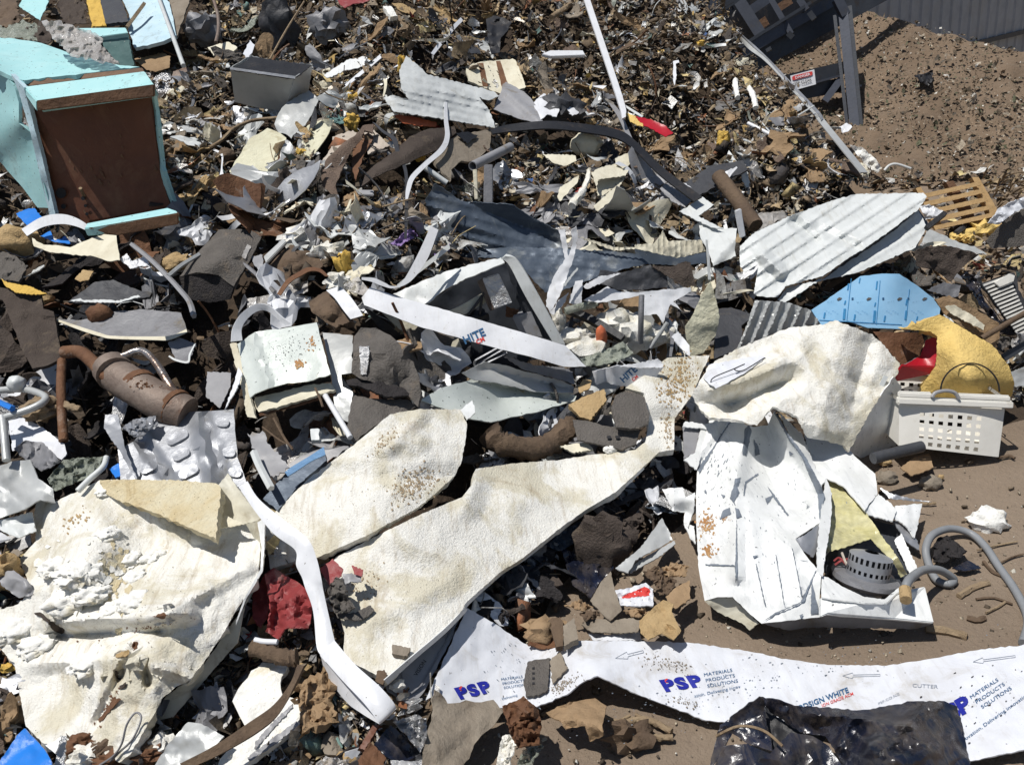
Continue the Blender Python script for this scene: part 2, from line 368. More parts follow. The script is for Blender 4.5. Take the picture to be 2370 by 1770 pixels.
def S(name, label, cat, t, s, mat, e=0.08, th=0.004, cr=0.006, csc=30.0, folds=0, famp=0.02, sp=None, jag=0.8, parent=None,
      base=None, ctrl='', corr=None, on=None, group=None, cover=True, crease='', smooth=True, sharp=38.0, kind=None):
    """a sheet of material: outline in picture points, each laid e metres in front of the yard's surface"""
    SEED[0] += 1; sd = SEED[0]
    P = pts_of(t, s, e)
    C = pts_of(t, ctrl, e) if ctrl else []
    K = TILE[t][2]
    ar = abs(sum(P[i][0] * P[i - 1][1] - P[i - 1][0] * P[i][1] for i in range(len(P)))) / 2
    if sp is None: sp = min(14.0, max(3.5, math.sqrt(ar) / 14))
    O = outline(P, jag, max(sp * 1.1, 4))
    if on is None:
        bd = tdepth(*[(TILE[t][0] + base[0] * K, TILE[t][1] + base[1] * K)][0]) if base else None
        G = outline(P, 0, 70) + C
        D = [p[2] if p[2] > 1.5 else (bd if bd else tdepth(p[0], p[1])) - p[2] for p in G]
        fn = Depth([p[0] for p in G], [p[1] for p in G], D)
        fl = []
        xs = [p[0] for p in P]; ys = [p[1] for p in P]
        size = max(max(xs) - min(xs), max(ys) - min(ys))
        for i in range(folds):
            a = random.uniform(0, math.pi)
            fl.append((random.uniform(min(xs), max(xs)), random.uniform(min(ys), max(ys)), math.cos(a), math.sin(a), random.choice((-1, 1)) * random.uniform(0.5, 1) * famp, size * random.uniform(0.2, 0.5)))
        crs = []
        if crease:
            x0, y0, K = TILE[t]
            for w in crease.split():
                v = [float(q) for q in w.split(',')]
                crs.append((x0 + v[0] * K, y0 + v[1] * K, x0 + v[2] * K, y0 + v[3] * K, v[4], v[5] * K))
        def disp(x, y):
            r = cr * 2 * fbm(x / csc, y / csc, sd) if cr else 0.0
            for cx, cy, c_, s_, am, wd in fl:
                r = r + am * np.maximum(0, 1 - np.abs((x - cx) * c_ + (y - cy) * s_) / wd)
            for ax, ay, bx, by, am, wd in crs:
                dx, dy = bx - ax, by - ay
                u = np.clip(((x - ax) * dx + (y - ay) * dy) / (dx * dx + dy * dy + 1e-6), 0, 1)
                q = np.hypot(x - ax - u * dx, y - ay - u * dy)
                r = r + am * np.maximum(0, 1 - q / wd)
            if corr:
                dx, dy, per, am, sharpn = corr
                l = math.hypot(dx, dy)
                ph = (-x * dy + y * dx) / l / per
                r = r + am * np.clip(sharpn * (np.sin(2 * math.pi * ph) - 0.6), -1, 1)
            return r
        fn.disp = disp
    else:
        fn = lambda x, y: on(x, y) - e
    xs = np.array([p[0] for p in P]); ys = np.array([p[1] for p in P])
    gx, gy = np.meshgrid(np.arange(xs.min() + sp / 2, xs.max(), sp), np.arange(ys.min() + sp / 2, ys.max(), sp))
    gx = gx + RNG.uniform(-.25, .25, gx.shape) * sp; gy = gy + RNG.uniform(-.25, .25, gy.shape) * sp
    gx = gx.ravel(); gy = gy.ravel()
    k = inside(gx, gy, O)
    gx = gx[k]; gy = gy[k]
    if len(gx):
        oa = np.array([(p[0], p[1]) for p in O])
        dm = np.min((gx[:, None] - oa[None, :, 0]) ** 2 + (gy[:, None] - oa[None, :, 1]) ** 2, axis=1)
        k = dm > (0.45 * sp) ** 2
        gx = gx[k]; gy = gy[k]
    v2 = [Vector((p[0], p[1])) for p in O] + [Vector((float(a), float(b))) for a, b in zip(gx, gy)]
    r = delaunay_2d_cdt(v2, [], [list(range(len(O)))], 1, 1e-4)
    q = np.array([(v.x, v.y) for v in r[0]])
    T = np.array([f for f in r[2] if len(f) == 3])
    V = w3(q[:, 0], q[:, 1], fn(q[:, 0], q[:, 1]))
    V, Fc = thicken(V, T, th)
    o = mk(name, V, Fc, mat, parent, smooth, sharp)
    tag(o, label, cat if parent is None else None, group, kind)
    if cover and on is None: COVER.append([(p[0], p[1]) for p in P])
    return o, fn

def catmull(P, n):
    P = [np.array(p, float) for p in P]
    if len(P) < 3: 
        return [P[0] + (P[-1] - P[0]) * i / n for i in range(n + 1)]
    out = []
    for i in range(len(P) - 1):
        a = P[i - 1] if i else 2 * P[0] - P[1]; b = P[i]; c = P[i + 1]
        d = P[i + 2] if i + 2 < len(P) else 2 * P[-1] - P[-2]
        for j in range(n):
            u = j / n
            out.append(0.5 * (2 * b + (c - a) * u + (2 * a - 5 * b + 4 * c - d) * u * u + (3 * b - a - 3 * c + d) * u ** 3))
    out.append(P[-1]); return out

def world_pts(t, s, e, base=None):
    P = pts_of(t, s, e); K = TILE[t][2]
    bd = tdepth(TILE[t][0] + base[0] * K, TILE[t][1] + base[1] * K) if base else None
    return [w3(p[0], p[1], np.array(p[2] if p[2] > 1.5 else (bd if bd else tdepth(p[0], p[1])) - p[2])) for p in P], P

def R(name, label, cat, t, l, r, mat, e=0.1, th=0.003, n=6, m=4, bow=0.0, parent=None, base=None, group=None, cover=True):
    """a ribbon between two edges"""
    A, pa = world_pts(t, l, e, base); B, pb = world_pts(t, r, e, base)
    A = catmull(A, n); B = catmull(B, n)
    k = min(len(A), len(B)); A = A[:k]; B = B[:k]
    V = []
    for a, b in zip(A, B):
        for j in range(m + 1):
            u = j / m
            p = a + (b - a) * u
            if bow:
                d = CO - p; d /= np.linalg.norm(d); p = p + d * bow * (1 - (2 * u - 1) ** 2)
            V.append(p)
    T = []
    for i in range(k - 1):
        for j in range(m):
            q = i * (m + 1) + j
            T += [(q, q + 1, q + m + 2), (q, q + m + 2, q + m + 1)]
    V, Fc = thicken(np.array(V), np.array(T), th)
    o = mk(name, V, Fc, mat, parent)
    if cover: COVER.append([(p[0], p[1]) for p in pa] + [(p[0], p[1]) for p in reversed(pb)])
    return tag(o, label, cat if parent is None else None, group)

def tube_mesh(C, rad, seg=8, cap=True, lump=0.0, rib=0.0):
    C = np.array(C); k = len(C)
    rad = np.full(k, rad, float) if np.isscalar(rad) else np.array(rad, float)
    tg = np.gradient(C, axis=0); tg /= np.linalg.norm(tg, axis=1)[:, None] + 1e-9
    up = np.array([0.13, 0.2, 0.97]); V = []; 
    u = np.cross(tg[0], up); u /= np.linalg.norm(u) + 1e-9
    for i in range(k):
        u = u - tg[i] * (u @ tg[i]); u /= np.linalg.norm(u) + 1e-9
        v = np.cross(tg[i], u)
        rr = rad[i] * (1 + (rib if i % 2 else 0))
        for j in range(seg):
            a = 2 * math.pi * j / seg
            q = rr * (1 + lump * random.uniform(-1, 1))
            V.append(C[i] + q * (math.cos(a) * u + math.sin(a) * v))
    Fc = []
    for i in range(k - 1):
        for j in range(seg):
            a = i * seg + j; b = i * seg + (j + 1) % seg
            Fc.append((a, b, b + seg, a + seg))
    if cap:
        Fc.append(tuple(range(seg - 1, -1, -1))); Fc.append(tuple(range((k - 1) * seg, k * seg)))
    return V, Fc

def T(name, label, cat, t, s, r, mat, e=0.06, n=6, seg=8, parent=None, base=None, lump=0.0, taper=None, group=None, rib=0.0, hollow=False, sharp=50):
    A, pa = world_pts(t, s, e, base)
    C = catmull(A, n) if len(A) > 2 else [A[0] + (A[1] - A[0]) * i / 4 for i in range(5)]
    rad = r if taper is None else np.linspace(r, r * taper, len(C))
    V, Fc = tube_mesh(C, rad, seg, cap=not hollow, lump=lump, rib=rib)
    if hollow:
        V2, F2 = tube_mesh(C, np.asarray(rad) * 0.82 if not np.isscalar(rad) else rad * 0.82, seg, cap=False)
        k = len(V); V = V + V2
        Fc = Fc + [tuple(i + k for i in f[::-1]) for f in F2]
        z = (len(C) - 1) * seg
        for j in range(seg):
            j2 = (j + 1) % seg
            Fc.append((j2, j, j + k, j2 + k)); Fc.append((z + j, z + j2, z + j2 + k, z + j + k))
    o = mk(name, V, Fc, mat, parent, sharp=sharp)
    return tag(o, label, cat if parent is None else None, group)

def B(name, label, cat, t, s, th, mat, e=0.08, parent=None, base=None, bev=0.003, group=None, cover=True, dirv=None):
    """a solid slab behind a four-cornered (or more) face"""
    A, pa = world_pts(t, s, e, base)
    A = np.array(A)
    n = np.zeros(3)
    c = A.mean(0)
    for i in range(len(A)): n += np.cross(A[i - 1] - c, A[i] - c)
    n /= np.linalg.norm(n)
    if n @ (CO - c) < 0: n = -n; A = A[::-1]
    d = -n * th if dirv is None else np.array(dirv, float) * th
    k = len(A)
    V = np.vstack([A, A + d])
    Fc = [tuple(range(k)), tuple(range(2 * k - 1, k - 1, -1))] + [((i + 1) % k, i, i + k, (i + 1) % k + k) for i in range(k)]
    o = mk(name, V, Fc, mat, parent, smooth=False)
    if bev:
        bm = bmesh.new(); bm.from_mesh(o.data)
        bmesh.ops.recalc_face_normals(bm, faces=bm.faces)
        bmesh.ops.bevel(bm, geom=list(bm.edges), offset=bev, segments=2, affect='EDGES', clamp_overlap=True)
        bm.to_mesh(o.data); bm.free()
    if cover: COVER.append([(p[0], p[1]) for p in pa])
    return tag(o, label, cat if parent is None else None, group)

def lump_mesh(r, seed, rough=0.35, sub=3, freq=2.2):
    bm = bmesh.new(); bmesh.ops.create_icosphere(bm, subdivisions=sub, radius=1)
    rn = random.Random(seed); off = [rn.uniform(0, 50) for _ in range(3)]
    from mathutils import noise as mn
    V = []
    for v in bm.verts:
        q = v.co * freq + Vector(off)
        f = 1 + rough * mn.fractal(q, 0.9, 2.0, 4) + 0.25 * rough * mn.noise(v.co * 7 + Vector(off))
        V.append([v.co.x * f * r[0], v.co.y * f * r[1], v.co.z * f * r[2]])
    Fc = [[w.index for w in f.verts] for f in bm.faces]
    bm.free(); return np.array(V), Fc

def CH(name, label, cat, t, s, r, mat, e=0.04, rough=0.35, rot=0.0, parent=None, base=None, group=None, sub=3, freq=2.2):
    A, pa = world_pts(t, s, e, base)
    SEED[0] += 1
    V, Fc = lump_mesh(r, SEED[0], rough, sub, freq)
    c, s_ = math.cos(rot), math.sin(rot)
    V = np.stack([V[:, 0] * c - V[:, 2] * s_, V[:, 1], V[:, 0] * s_ + V[:, 2] * c], 1)
    o = mk(name, V + A[0], Fc, mat, parent, sharp=180 if rough < 0.3 else 60)
    return tag(o, label, cat if parent is None else None, group)

def TXT(parent, fn, t, x, y, text, size, ang, mat, label=None, e=0.003, shear=0.0, sx=1.0, name='lettering', bold=0.0, align='LEFT', space=1.0):
    """printed words following the sheet's own surface; size is the letter height in zoomed picture points"""
    cu = bpy.data.curves.new('txt', 'FONT'); cu.body = text; cu.size = 1.0; cu.fill_mode = 'FRONT'; cu.align_x = align
    cu.offset = bold; cu.space_character = space; cu.shear = shear; cu.resolution_u = 3
    ob = bpy.data.objects.new('txt', cu); COL.objects.link(ob)
    dg = bpy.context.evaluated_depsgraph_get()
    me = bpy.data.meshes.new_from_object(ob.evaluated_get(dg))
    bm = bmesh.new(); bm.from_mesh(me)
    bmesh.ops.triangulate(bm, faces=bm.faces)
    L = np.array([(v.co.x, v.co.y) for v in bm.verts]); Fc = [[v.index for v in f.verts] for f in bm.faces]
    bm.free(); bpy.data.meshes.remove(me); bpy.data.objects.remove(ob); bpy.data.curves.remove(cu)
    if not len(L): return None
    K = TILE[t][2]
    sz = size * K / 0.70
    a = math.radians(ang); X = L[:, 0] * sz * sx; Y = L[:, 1] * sz
    px = TILE[t][0] + x * K + X * math.cos(a) - Y * math.sin(a)
    py = TILE[t][1] + y * K - X * math.sin(a) - Y * math.cos(a)
    V = w3(px, py, fn(px, py) - e)
    o = mk(name, V, Fc, mat, parent, smooth=False)
    if label: o['label'] = label
    return o

def SPLOT(name, parent, fn, t, cx, cy, rx, ry, n, mat, size=(4, 16), e=0.003, ang=0.0, seed=None, long=1.0):
    """a stain: many small irregular flecks stuck to a sheet, as one part of it"""
    rn = random.Random(seed if seed is not None else int(cx * 7 + cy)); k = TILE[t][2]; V = []; Fc = []
    ca, sa = math.cos(math.radians(ang)), math.sin(math.radians(ang))
    for i in range(n):
        u = rn.gauss(0, .45) * rx; v = rn.gauss(0, .45) * ry
        x = cx + u * ca - v * sa; y = cy + u * sa + v * ca
        r = rn.uniform(0, 1) ** 2 * (size[1] - size[0]) + size[0]
        m = rn.randint(5, 8); o = len(V)
        for j in range(m):
            a = 2 * math.pi * j / m; q = r * rn.uniform(.4, 1.3)
            p, w = q * math.cos(a) * long, q * math.sin(a)
            V.append((TILE[t][0] + (x + p * ca - w * sa) * k, TILE[t][1] + (y + p * sa + w * ca) * k))
        Fc.append(tuple(range(o, o + m)))
    A = np.array(V)
    return tag(mk(name, w3(A[:, 0], A[:, 1], fn(A[:, 0], A[:, 1]) - e), Fc, mat, parent, smooth=False), kind='stuff')
# ------------------------------------------------------------------ the yard: ground, heap, soil pile
def grid_mesh(name, xs, ys, zf, mat):
    X, Y = np.meshgrid(xs, ys); Z = zf(X, Y)
    n, m = X.shape
    V = np.stack([X.ravel(), Y.ravel(), Z.ravel()], 1)
    i = np.arange(n * m).reshape(n, m)
    Fc = np.stack([i[:-1, :-1].ravel(), i[:-1, 1:].ravel(), i[1:, 1:].ravel(), i[1:, :-1].ravel()], 1)
    me = bpy.data.meshes.new(name)
    me.vertices.add(len(V)); me.vertices.foreach_set('co', V.ravel())
    me.loops.add(len(Fc) * 4); me.loops.foreach_set('vertex_index', Fc.ravel())
    me.polygons.add(len(Fc)); me.polygons.foreach_set('loop_start', np.arange(len(Fc)) * 4)
    me.polygons.foreach_set('loop_total', np.full(len(Fc), 4))
    me.update(); me.validate()
    me.polygons.foreach_set('use_smooth', np.ones(len(Fc), bool))
    me.materials.append(MATS[mat])
    o = bpy.data.objects.new(name, me); COL.objects.link(o); o['wc'] = [0, 0, 0]
    return o
PITS = [(300, 640, .30, .22), (420, 760, .30, .25), (180, 820, .25, .22), (640, 1010, .28, .25), (430, 130, .4, .3), (1000, 400, .3, .2), (1330, 640, .3, .2),
        (520, 480, .3, .15), (1130, 1000, .25, .12), (1010, 760, .28, .2), (1450, 1130, .3, .0), (1270, 120, .35, .25), (1560, 240, .35, .3), (480, 880, .25, .25), (230, 980, .25, .22), (20, 500, .3, .2),
        (1290, 200, .22, .22), (1480, 240, .3, .3), (1590, 330, .25, .22), (950, 130, .25, .22), (760, 70, .25, .2), (1120, 50, .28, .22), (1400, 90, .2, .2), (1650, 190, .22, .2), (900, 430, .22, .22), (1180, 590, .2, .2), (600, 330, .22, .22), (1500, 560, .22, .2), (1330, 330, .2, .2), (1010, 310, .2, .22), (1560, 650, .2, .22)]
PW = [(w3(a, b, np.array(tdepth(a, b))), r, d) for a, b, r, d in PITS]
def pits(x, y):
    z = 0.0
    for c, r, d in PW: z = z - d * np.exp(-1.5 * ((x - c[0]) ** 2 + (y - c[1]) ** 2) / r ** 2)
    return z
def clump(x, y):
    return np.clip(0.26 * fbm(x * 1.9 + 3, y * 1.9, 41, 3), -0.10, 0.10)
def heap_mesh(x, y):
    h = heap_h(x, y)
    k = sst(0.02, 0.35, h)
    z = h - 0.03 - k * (0.02 + 0.15 * np.abs(fbm(x * 3.2, y * 3.2, 5, 4)) + 0.06 * np.abs(vnoise(x * 14, y * 14, 9)))
    z = z + k * (pits(x, y) + np.minimum(clump(x, y), 0))
    return np.maximum(z, -0.05)
o = grid_mesh('ground', np.concatenate([np.linspace(-60, -4.5, 20), np.linspace(-4.4, 6.5, 220), np.linspace(6.8, 60, 20)]),
              np.concatenate([np.linspace(-8, 0.5, 8), np.linspace(0.55, 7.5, 160), np.linspace(7.8, 90, 24)]),
              lambda x, y: 0.012 * fbm(x * 2.2, y * 2.2, 3, 5) * (np.abs(x) < 7), 'sand')
tag(o, kind='structure')
o = grid_mesh('heap_terrain', np.linspace(-6.5, 3.6, 253), np.linspace(1.0, 10.5, 238), heap_mesh, 'heap_soil')
tag(o, kind='structure')
o = grid_mesh('soil_mound', np.linspace(1.0, 12.0, 276), np.linspace(5.8, 15, 230),
              lambda x, y: mound_h(x, y) - 0.02 + sst(0.0, 0.2, mound_h(x, y)) * (0.07 * fbm(x * 1.6, y * 1.6, 8, 3) + 0.05 * fbm(x * 7, y * 7, 21, 4)), 'soil')
tag(o, kind='structure')

# ------------------------------------------------------------------ corrugated fence behind the soil pile
def fence():
    a = np.array([3.9, 10.18]); b = np.array([10.6, 14.25]); L = np.linalg.norm(b - a); u = (b - a) / L; n = np.array([u[1], -u[0]])
    root = empty('corrugated_fence', (a[0], a[1], 0), 'dark grey corrugated steel fence behind the brown soil pile', 'fence')
    def panel(name, z0, z1, off, per=0.235, am=0.022):
        s = []; k = int(L / per)
        for i in range(k):
            for f, d in ((0.0, 0), (0.70, 0), (0.78, 1), (0.92, 1)): s.append(((i + f) * per, d * am))
        V = []
        for q, d in s:
            p = a + u * q + n * (off + d)
            V += [(p[0], p[1], z0), (p[0], p[1], z1)]
        Fc = [(2 * i, 2 * i + 2, 2 * i + 3, 2 * i + 1) for i in range(len(s) - 1)]
        return mk(name, V, Fc, 'fence', root, smooth=False)
    panel('upper_panel', 0.60, 3.2, 0.06)
    panel('lower_panel', -0.1, 0.57, 0.0)
    p0 = a + n * 0.10; p1 = b + n * 0.10
    V = []
    for p in (p0, p1):
        for dx, z in ((0, 0.565), (0, 0.625), (-0.11, 0.625), (-0.11, 0.565)):
            q = p + n * dx; V.append((q[0], q[1], z))
    mk('rail', V, [(0, 1, 2, 3), (7, 6, 5, 4), (0, 4, 5, 1), (1, 5, 6, 2), (2, 6, 7, 3), (3, 7, 4, 0)], 'steel_dark', root, smooth=False)
fence()

# ------------------------------------------------------------------ steel conveyor frame
def beam(name, p, q, w, h, mat, parent, D=8.0, D2=None, dz=0.0, cham=True):
    """an angle or box section between two picture points at the conveyor's distance"""
    x0, y0, k = TILE['k']
    A = w3(x0 + p[0] * k, y0 + p[1] * k, np.array(D)) ; Bq = w3(x0 + q[0] * k, y0 + q[1] * k, np.array(D2 if D2 else D))
    t = (Bq - A) / np.linalg.norm(Bq - A)
    d = CO - (A + Bq) / 2; d -= t * (d @ t); d /= np.linalg.norm(d)
    s = np.cross(t, d)
    V = []
    for P in (A, Bq):
        for a, b in ((-1, 0), (1, 0), (1, -1), (-1, -1)): V.append(P + s * a * w / 2 + d * b * h)
    return mk(name, V, [(0, 1, 2, 3), (7, 6, 5, 4), (0, 4, 5, 1), (1, 5, 6, 2), (2, 6, 7, 3), (3, 7, 4, 0)], mat, parent, smooth=False)
base_pt = w3(1985, 300, np.array(7.9))
CV = empty('conveyor_frame', (base_pt[0], base_pt[1], 0), 'dark steel conveyor frame on a post rising over the scrap heap', 'conveyor')
beam('side_plate', (700, 620), (2250, -215), .235, .05, 'steel_dark', CV, 7.9, 8.2)  # the plate's shade is put into the darker steel colour
beam('chord', (620, 545), (1700, -70), .10, .06, 'steel_blue', CV, 7.78, 8.0)  # lighter blue steel paints the lit top faces
for a, b in (((920, 470), (935, 500)), ((1115, 325), (1165, 370)), ((1325, 120), (1375, 190))):
    beam('stiffener', (a[0], a[1]), (b[0], b[1]), .05, .05, 'steel_dark', CV, 7.76)
beam('flange_strip', (560, 515), (1560, -110), .028, .12, 'steel_dark', CV, 7.74, 7.9)
beam('cross_member', (640, 10), (880, 385), .105, .06, 'steel_blue', CV, 7.86)
beam('cross_member', (950, -10), (1150, 335), .05, .06, 'steel_blue', CV, 7.86)
beam('cross_member', (1225, -10), (1300, 100), .06, .06, 'steel_blue', CV, 7.86)
beam('web_plate', (60, 180), (520, -90), .20, .02, 'steel_blue', CV, 7.95)
beam('web_plate', (330, 190), (570, 45), .10, .02, 'steel_blue', CV, 7.93)
beam('web_plate', (200, 250), (640, -20), .06, .04, 'steel_dark', CV, 7.9)
beam('purlin', (690, 150), (960, -40), .09, .05, 'steel_blue', CV, 8.0)
beam('purlin', (850, 245), (915, 200), .09, .03, 'wood_edge', CV, 8.05)
beam('purlin', (1010, 90), (1150, 0), .075, .03, 'wood_edge', CV, 8.05)
beam('dark_backing', (150, 420), (1000, -120), .75, .02, 'black', CV, 8.35, 8.5)  # black sheets behind the frame, for the dark inside of the grid
beam('dark_backing', (800, 330), (1500, -110), .5, .02, 'black', CV, 8.37, 8.52)
post = beam('post', (1655, 90), (1780, 1330), .085, .09, 'steel_blue', CV, 7.8, 7.75)
beam('post_flange', (1715, 60), (1835, 1330), .05, .13, 'steel_dark', CV, 7.79, 7.74)  # dark steel paints the post's right face, turned from the sun
beam('post_flange', (1575, 150), (1700, 1260), .03, .06, 'steel_dark', CV, 7.84, 7.79)
beam('bracket', (1610, 90), (1690, 40), .17, .05, 'steel_blue', CV, 7.77)
beam('brace', (1640, 770), (1480, 990), .065, .05, 'steel_blue', CV, 7.83)
beam('tie_beam', (1660, 670), (1130, 790), .115, .06, 'steel_dark', CV, 7.84)
beam('tie_beam', (1660, 735), (1240, 850), .02, .10, 'steel_blue', CV, 7.82)
beam('tie_beam', (1660, 830), (1250, 910), .13, .06, 'steel_dark', CV, 7.9)
# the leg behind the frame: only its foot is in sight, beyond the post
SG = empty('warning_sign', w3(1860, 190, np.array(7.6)), 'white warning sign with red band on the conveyor tie beam', 'sign')
def plate(pts, D, mat, name, parent, th=.006):
    x0, y0, k = TILE['k']
    V = np.array([w3(x0 + a * k, y0 + b * k, np.array(D)) for a, b in pts]); m = len(V)
    d = CO - V.mean(0); d /= np.linalg.norm(d)
    V2 = V - d * th
    return mk(name, np.vstack([V, V2]), [tuple(range(m)), tuple(range(2 * m - 1, m - 1, -1))] + [((i + 1) % m, i, i + m, (i + 1) % m + m) for i in range(m)], mat, parent, smooth=False)
plate([(1140, 745), (1375, 682), (1392, 828), (1170, 890), (1148, 800)], 7.72, 'white', 'plate', SG)
plate([(1158, 757), (1175, 745), (1340, 703), (1358, 703), (1358, 735), (1340, 745), (1175, 788), (1160, 785)], 7.712, 'ink_red', 'red_band', SG, .002)
fnS = lambda x, y: 7.708 + 0 * np.asarray(x)
TXT(SG, fnS, 'k', 1190, 776, 'DANGER', 25, 14.5, 'white', e=.001, sx=1.05, bold=.02)
TXT(SG, fnS, 'k', 1162, 845, 'KEEP CLEAR', 26, 14.5, 'ink_black', e=.001, sx=.98, bold=.015)
# ================================================================== large pieces
# ---- turquoise cabinet, top left
CBB = (930, 1790)
def cb(*a, **k):
    k.setdefault('base', CBB); k.setdefault('parent', CAB); return a, k
CAB, fn = S('wooden_cabinet', 'turquoise wooden cabinet lying on the heap with brown panel facing out', 'cabinet', 'a1',
    '205,830,.28 290,880,.29 1205,775,.29 1235,1000,.24 1275,1300,.17 1335,1540,.12 1400,1740,.08 700,1830,.10 440,1760,.10 330,1380,.18',
    'brown_board', th=.02, cr=.002, jag=.2, base=CBB)
INS, _ = S('inset_panel', None, None, 'a1', '292,890 1195,785 1225,1000 1265,1300 1330,1560 1360,1640 700,1760 640,1520 470,1200', 'brown_board', e=.006, th=.006, cr=0, jag=.2, on=fn, parent=CAB)
LIP = B('top_lip', None, None, 'a1', '200,690,.36 1150,568,.36 1225,675,.45 290,805,.45', .055, 'teal', parent=CAB, base=CBB)
B('lip_edge', None, None, 'a1', '290,803,.455 1225,674,.455 1224,770,.44 292,886,.44', .02, 'wood_edge', parent=LIP, base=CBB)
B('lip_end', None, None, 'a1', '195,700,.35 288,805,.452 290,886,.44 205,760,.34', .01, 'teal', parent=LIP, base=CBB)
B('slot', None, None, 'a1', '188,640,.32 1130,537,.32 1150,575,.33 200,692,.33', .015, 'wood_edge', parent=CAB, base=CBB)
S('top_panel', None, None, 'a1', '-120,300,-.35 110,308,-.3 330,345,-.22 600,440,-.08 960,522,.20 1110,533,.31 640,590,.33 190,642,.34 50,590,.30 -120,520,.28', 'teal', th=.018, cr=.004, jag=.6, parent=CAB, base=CBB)
S('side_panel', None, None, 'a1', '-140,540,.10 40,600,.28 110,680,.31 150,820,.31 148,980,.29 250,1060,.28 330,1400,.22 405,1660,.16 300,1655,.08 150,1460,.02 0,1290,-.02 -140,1240,-.06', 'teal', th=.015, cr=.004, jag=.5, parent=CAB, base=CBB)
S('side_edge', None, None, 'a1', '85,590,.33 190,700,.36 330,1230,.25 445,1720,.16 395,1715,.15 320,1400,.22 240,1050,.29 145,720,.32', 'pale_blue', th=.02, cr=.001, jag=.3, parent=CAB, base=CBB)
S('side_rim', None, None, 'a1', '1208,690,.40 1228,780,.30 1255,1000,.25 1290,1340,.18 1425,1725,.08 1400,1740,.08 1320,1540,.12 1265,1320,.16 1225,1000,.23', 'teal', th=.02, cr=.001, jag=.3, parent=CAB, base=CBB)
LDG = B('bottom_ledge', None, None, 'a2', '690,300,.13 1340,175,.12 1400,195,.16 1418,218,.18 740,332,.20 670,338,.19', .03, 'teal', parent=CAB, base=CBB)
B('ledge_edge', None, None, 'a2', '700,338,.20 1418,220,.185 1420,308,.17 930,398,.18 800,385,.18', .02, 'wood_edge', parent=LDG, base=CBB)
for cx, cy, r in ((485, 1540, 42), (505, 1645, 20), (680, 1640, 13), (692, 1706, 14), (662, 1580, 17)):
    S('hole', None, None, 'a1', ' '.join('%g,%g' % (cx + r * math.cos(a), cy + r * math.sin(a)) for a in [i * math.pi / 6 for i in range(12)]), 'ink_black', e=.014, th=.001, cr=0, jag=0, on=fn, parent=INS)
T('screw', None, None, 'a1', '640,1500,.20 670,1560,.155', .008, 'dead_wood', parent=INS, base=CBB)
def chips(o, t, cx, cy, rx, ry, n, D, sz=(2, 9), mat='felt', **k):
    SPLOT('paint_chips', CAB, lambda x, y: np.full(np.shape(x), D), t, cx, cy, rx, ry, n, mat, sz, **k)
_d = tdepth(CBB[0] * K, CBB[1] * K)
SPLOT('paint_chips', CAB, fn, 'a1', 850, 1250, 420, 330, 40, 'wood_edge', (2, 12), long=3, ang=60, e=.012)
# ---- second turquoise carcass and pale blue panel behind it
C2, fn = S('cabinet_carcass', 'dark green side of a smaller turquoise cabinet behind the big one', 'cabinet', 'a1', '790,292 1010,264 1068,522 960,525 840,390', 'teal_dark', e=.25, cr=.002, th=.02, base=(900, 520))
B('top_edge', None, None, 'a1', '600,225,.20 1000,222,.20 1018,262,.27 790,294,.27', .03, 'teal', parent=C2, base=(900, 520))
S('painted_sheet', 'weathered pale blue painted panel leaning behind the cabinets', 'panel', 'a1', '950,-60 1260,-60 1350,20 1405,285 1300,330 1075,382 1015,225 1030,120', 'pale_blue', e=.35, th=.02, cr=.01, folds=2)
S('fibre_board', 'plain grey board edge right of the pale blue panel', 'board', 'a1', '1335,-60 1530,-60 1410,292 1352,25', 'card_grey', e=.3, th=.012, cr=.004)
T('metal_pole', 'thin pale metal pole standing against the pale blue panel', 'pole', 'a1', '1240,-80 1462,525', .013, 'pale_metal', e=.42, seg=10)
S('plastic_wrap', 'crumpled clear plastic wrap draped over the turquoise cabinet top', 'plastic film', 'a1', '330,170,.0 450,165,.0 700,240,.1 820,310,.15 800,350,.16 965,520,.30 760,485,.32 560,450,.22 400,270,.1', 'film_clear', th=.002, cr=.03, csc=12, base=CBB, sp=5, jag=2)
S('laminate_board', 'dark navy board end standing behind the turquoise cabinets', 'board', 'a1', '790,-40 950,-40 1022,172 842,192', 'dark_grey', e=.5, th=.02)
S('yellow_foam_strip', 'yellowed foam strip beside the navy board end', 'foam', 'a1', '680,-30 790,-30 850,205 735,215', 'yellow', e=.48, th=.03, cr=.015, csc=8)
T('batten', 'short pale wooden batten leaning at the carcass corner', 'batten', 'a1', '1150,30,.55 1008,222,.45', .013, 'dead_wood', seg=4)
S('teal_scrap', 'turquoise painted scrap in the far top left corner', 'panel scrap', 'a1', '150,50 200,-40 400,-40 385,20 320,165 200,85', 'teal', e=.4, cr=.01)
for i, (s_, m_) in enumerate((('0,-20 140,-20 150,180 60,220 -60,200', 'wood'), ('-40,190 200,170 320,210 300,330 120,300 -40,320', 'film_green'), ('200,230 330,170 420,250 410,330 330,350 290,300', 'felt'), ('470,-30 560,-30 690,40 690,190 500,180 460,60', 'felt'))):
    S(('bark_scrap', 'net_scrap', 'felt_scrap', 'felt_scrap')[i], ('dark bark scrap at the left frame edge above the cabinet', 'tangled green netting lying on the cabinet top', 'brown felt scrap between netting and plastic wrap', 'dark brown felt scrap behind the plastic wrap')[i], 'scrap', 'a1', s_, m_, e=.45, cr=.03, csc=12, jag=3)

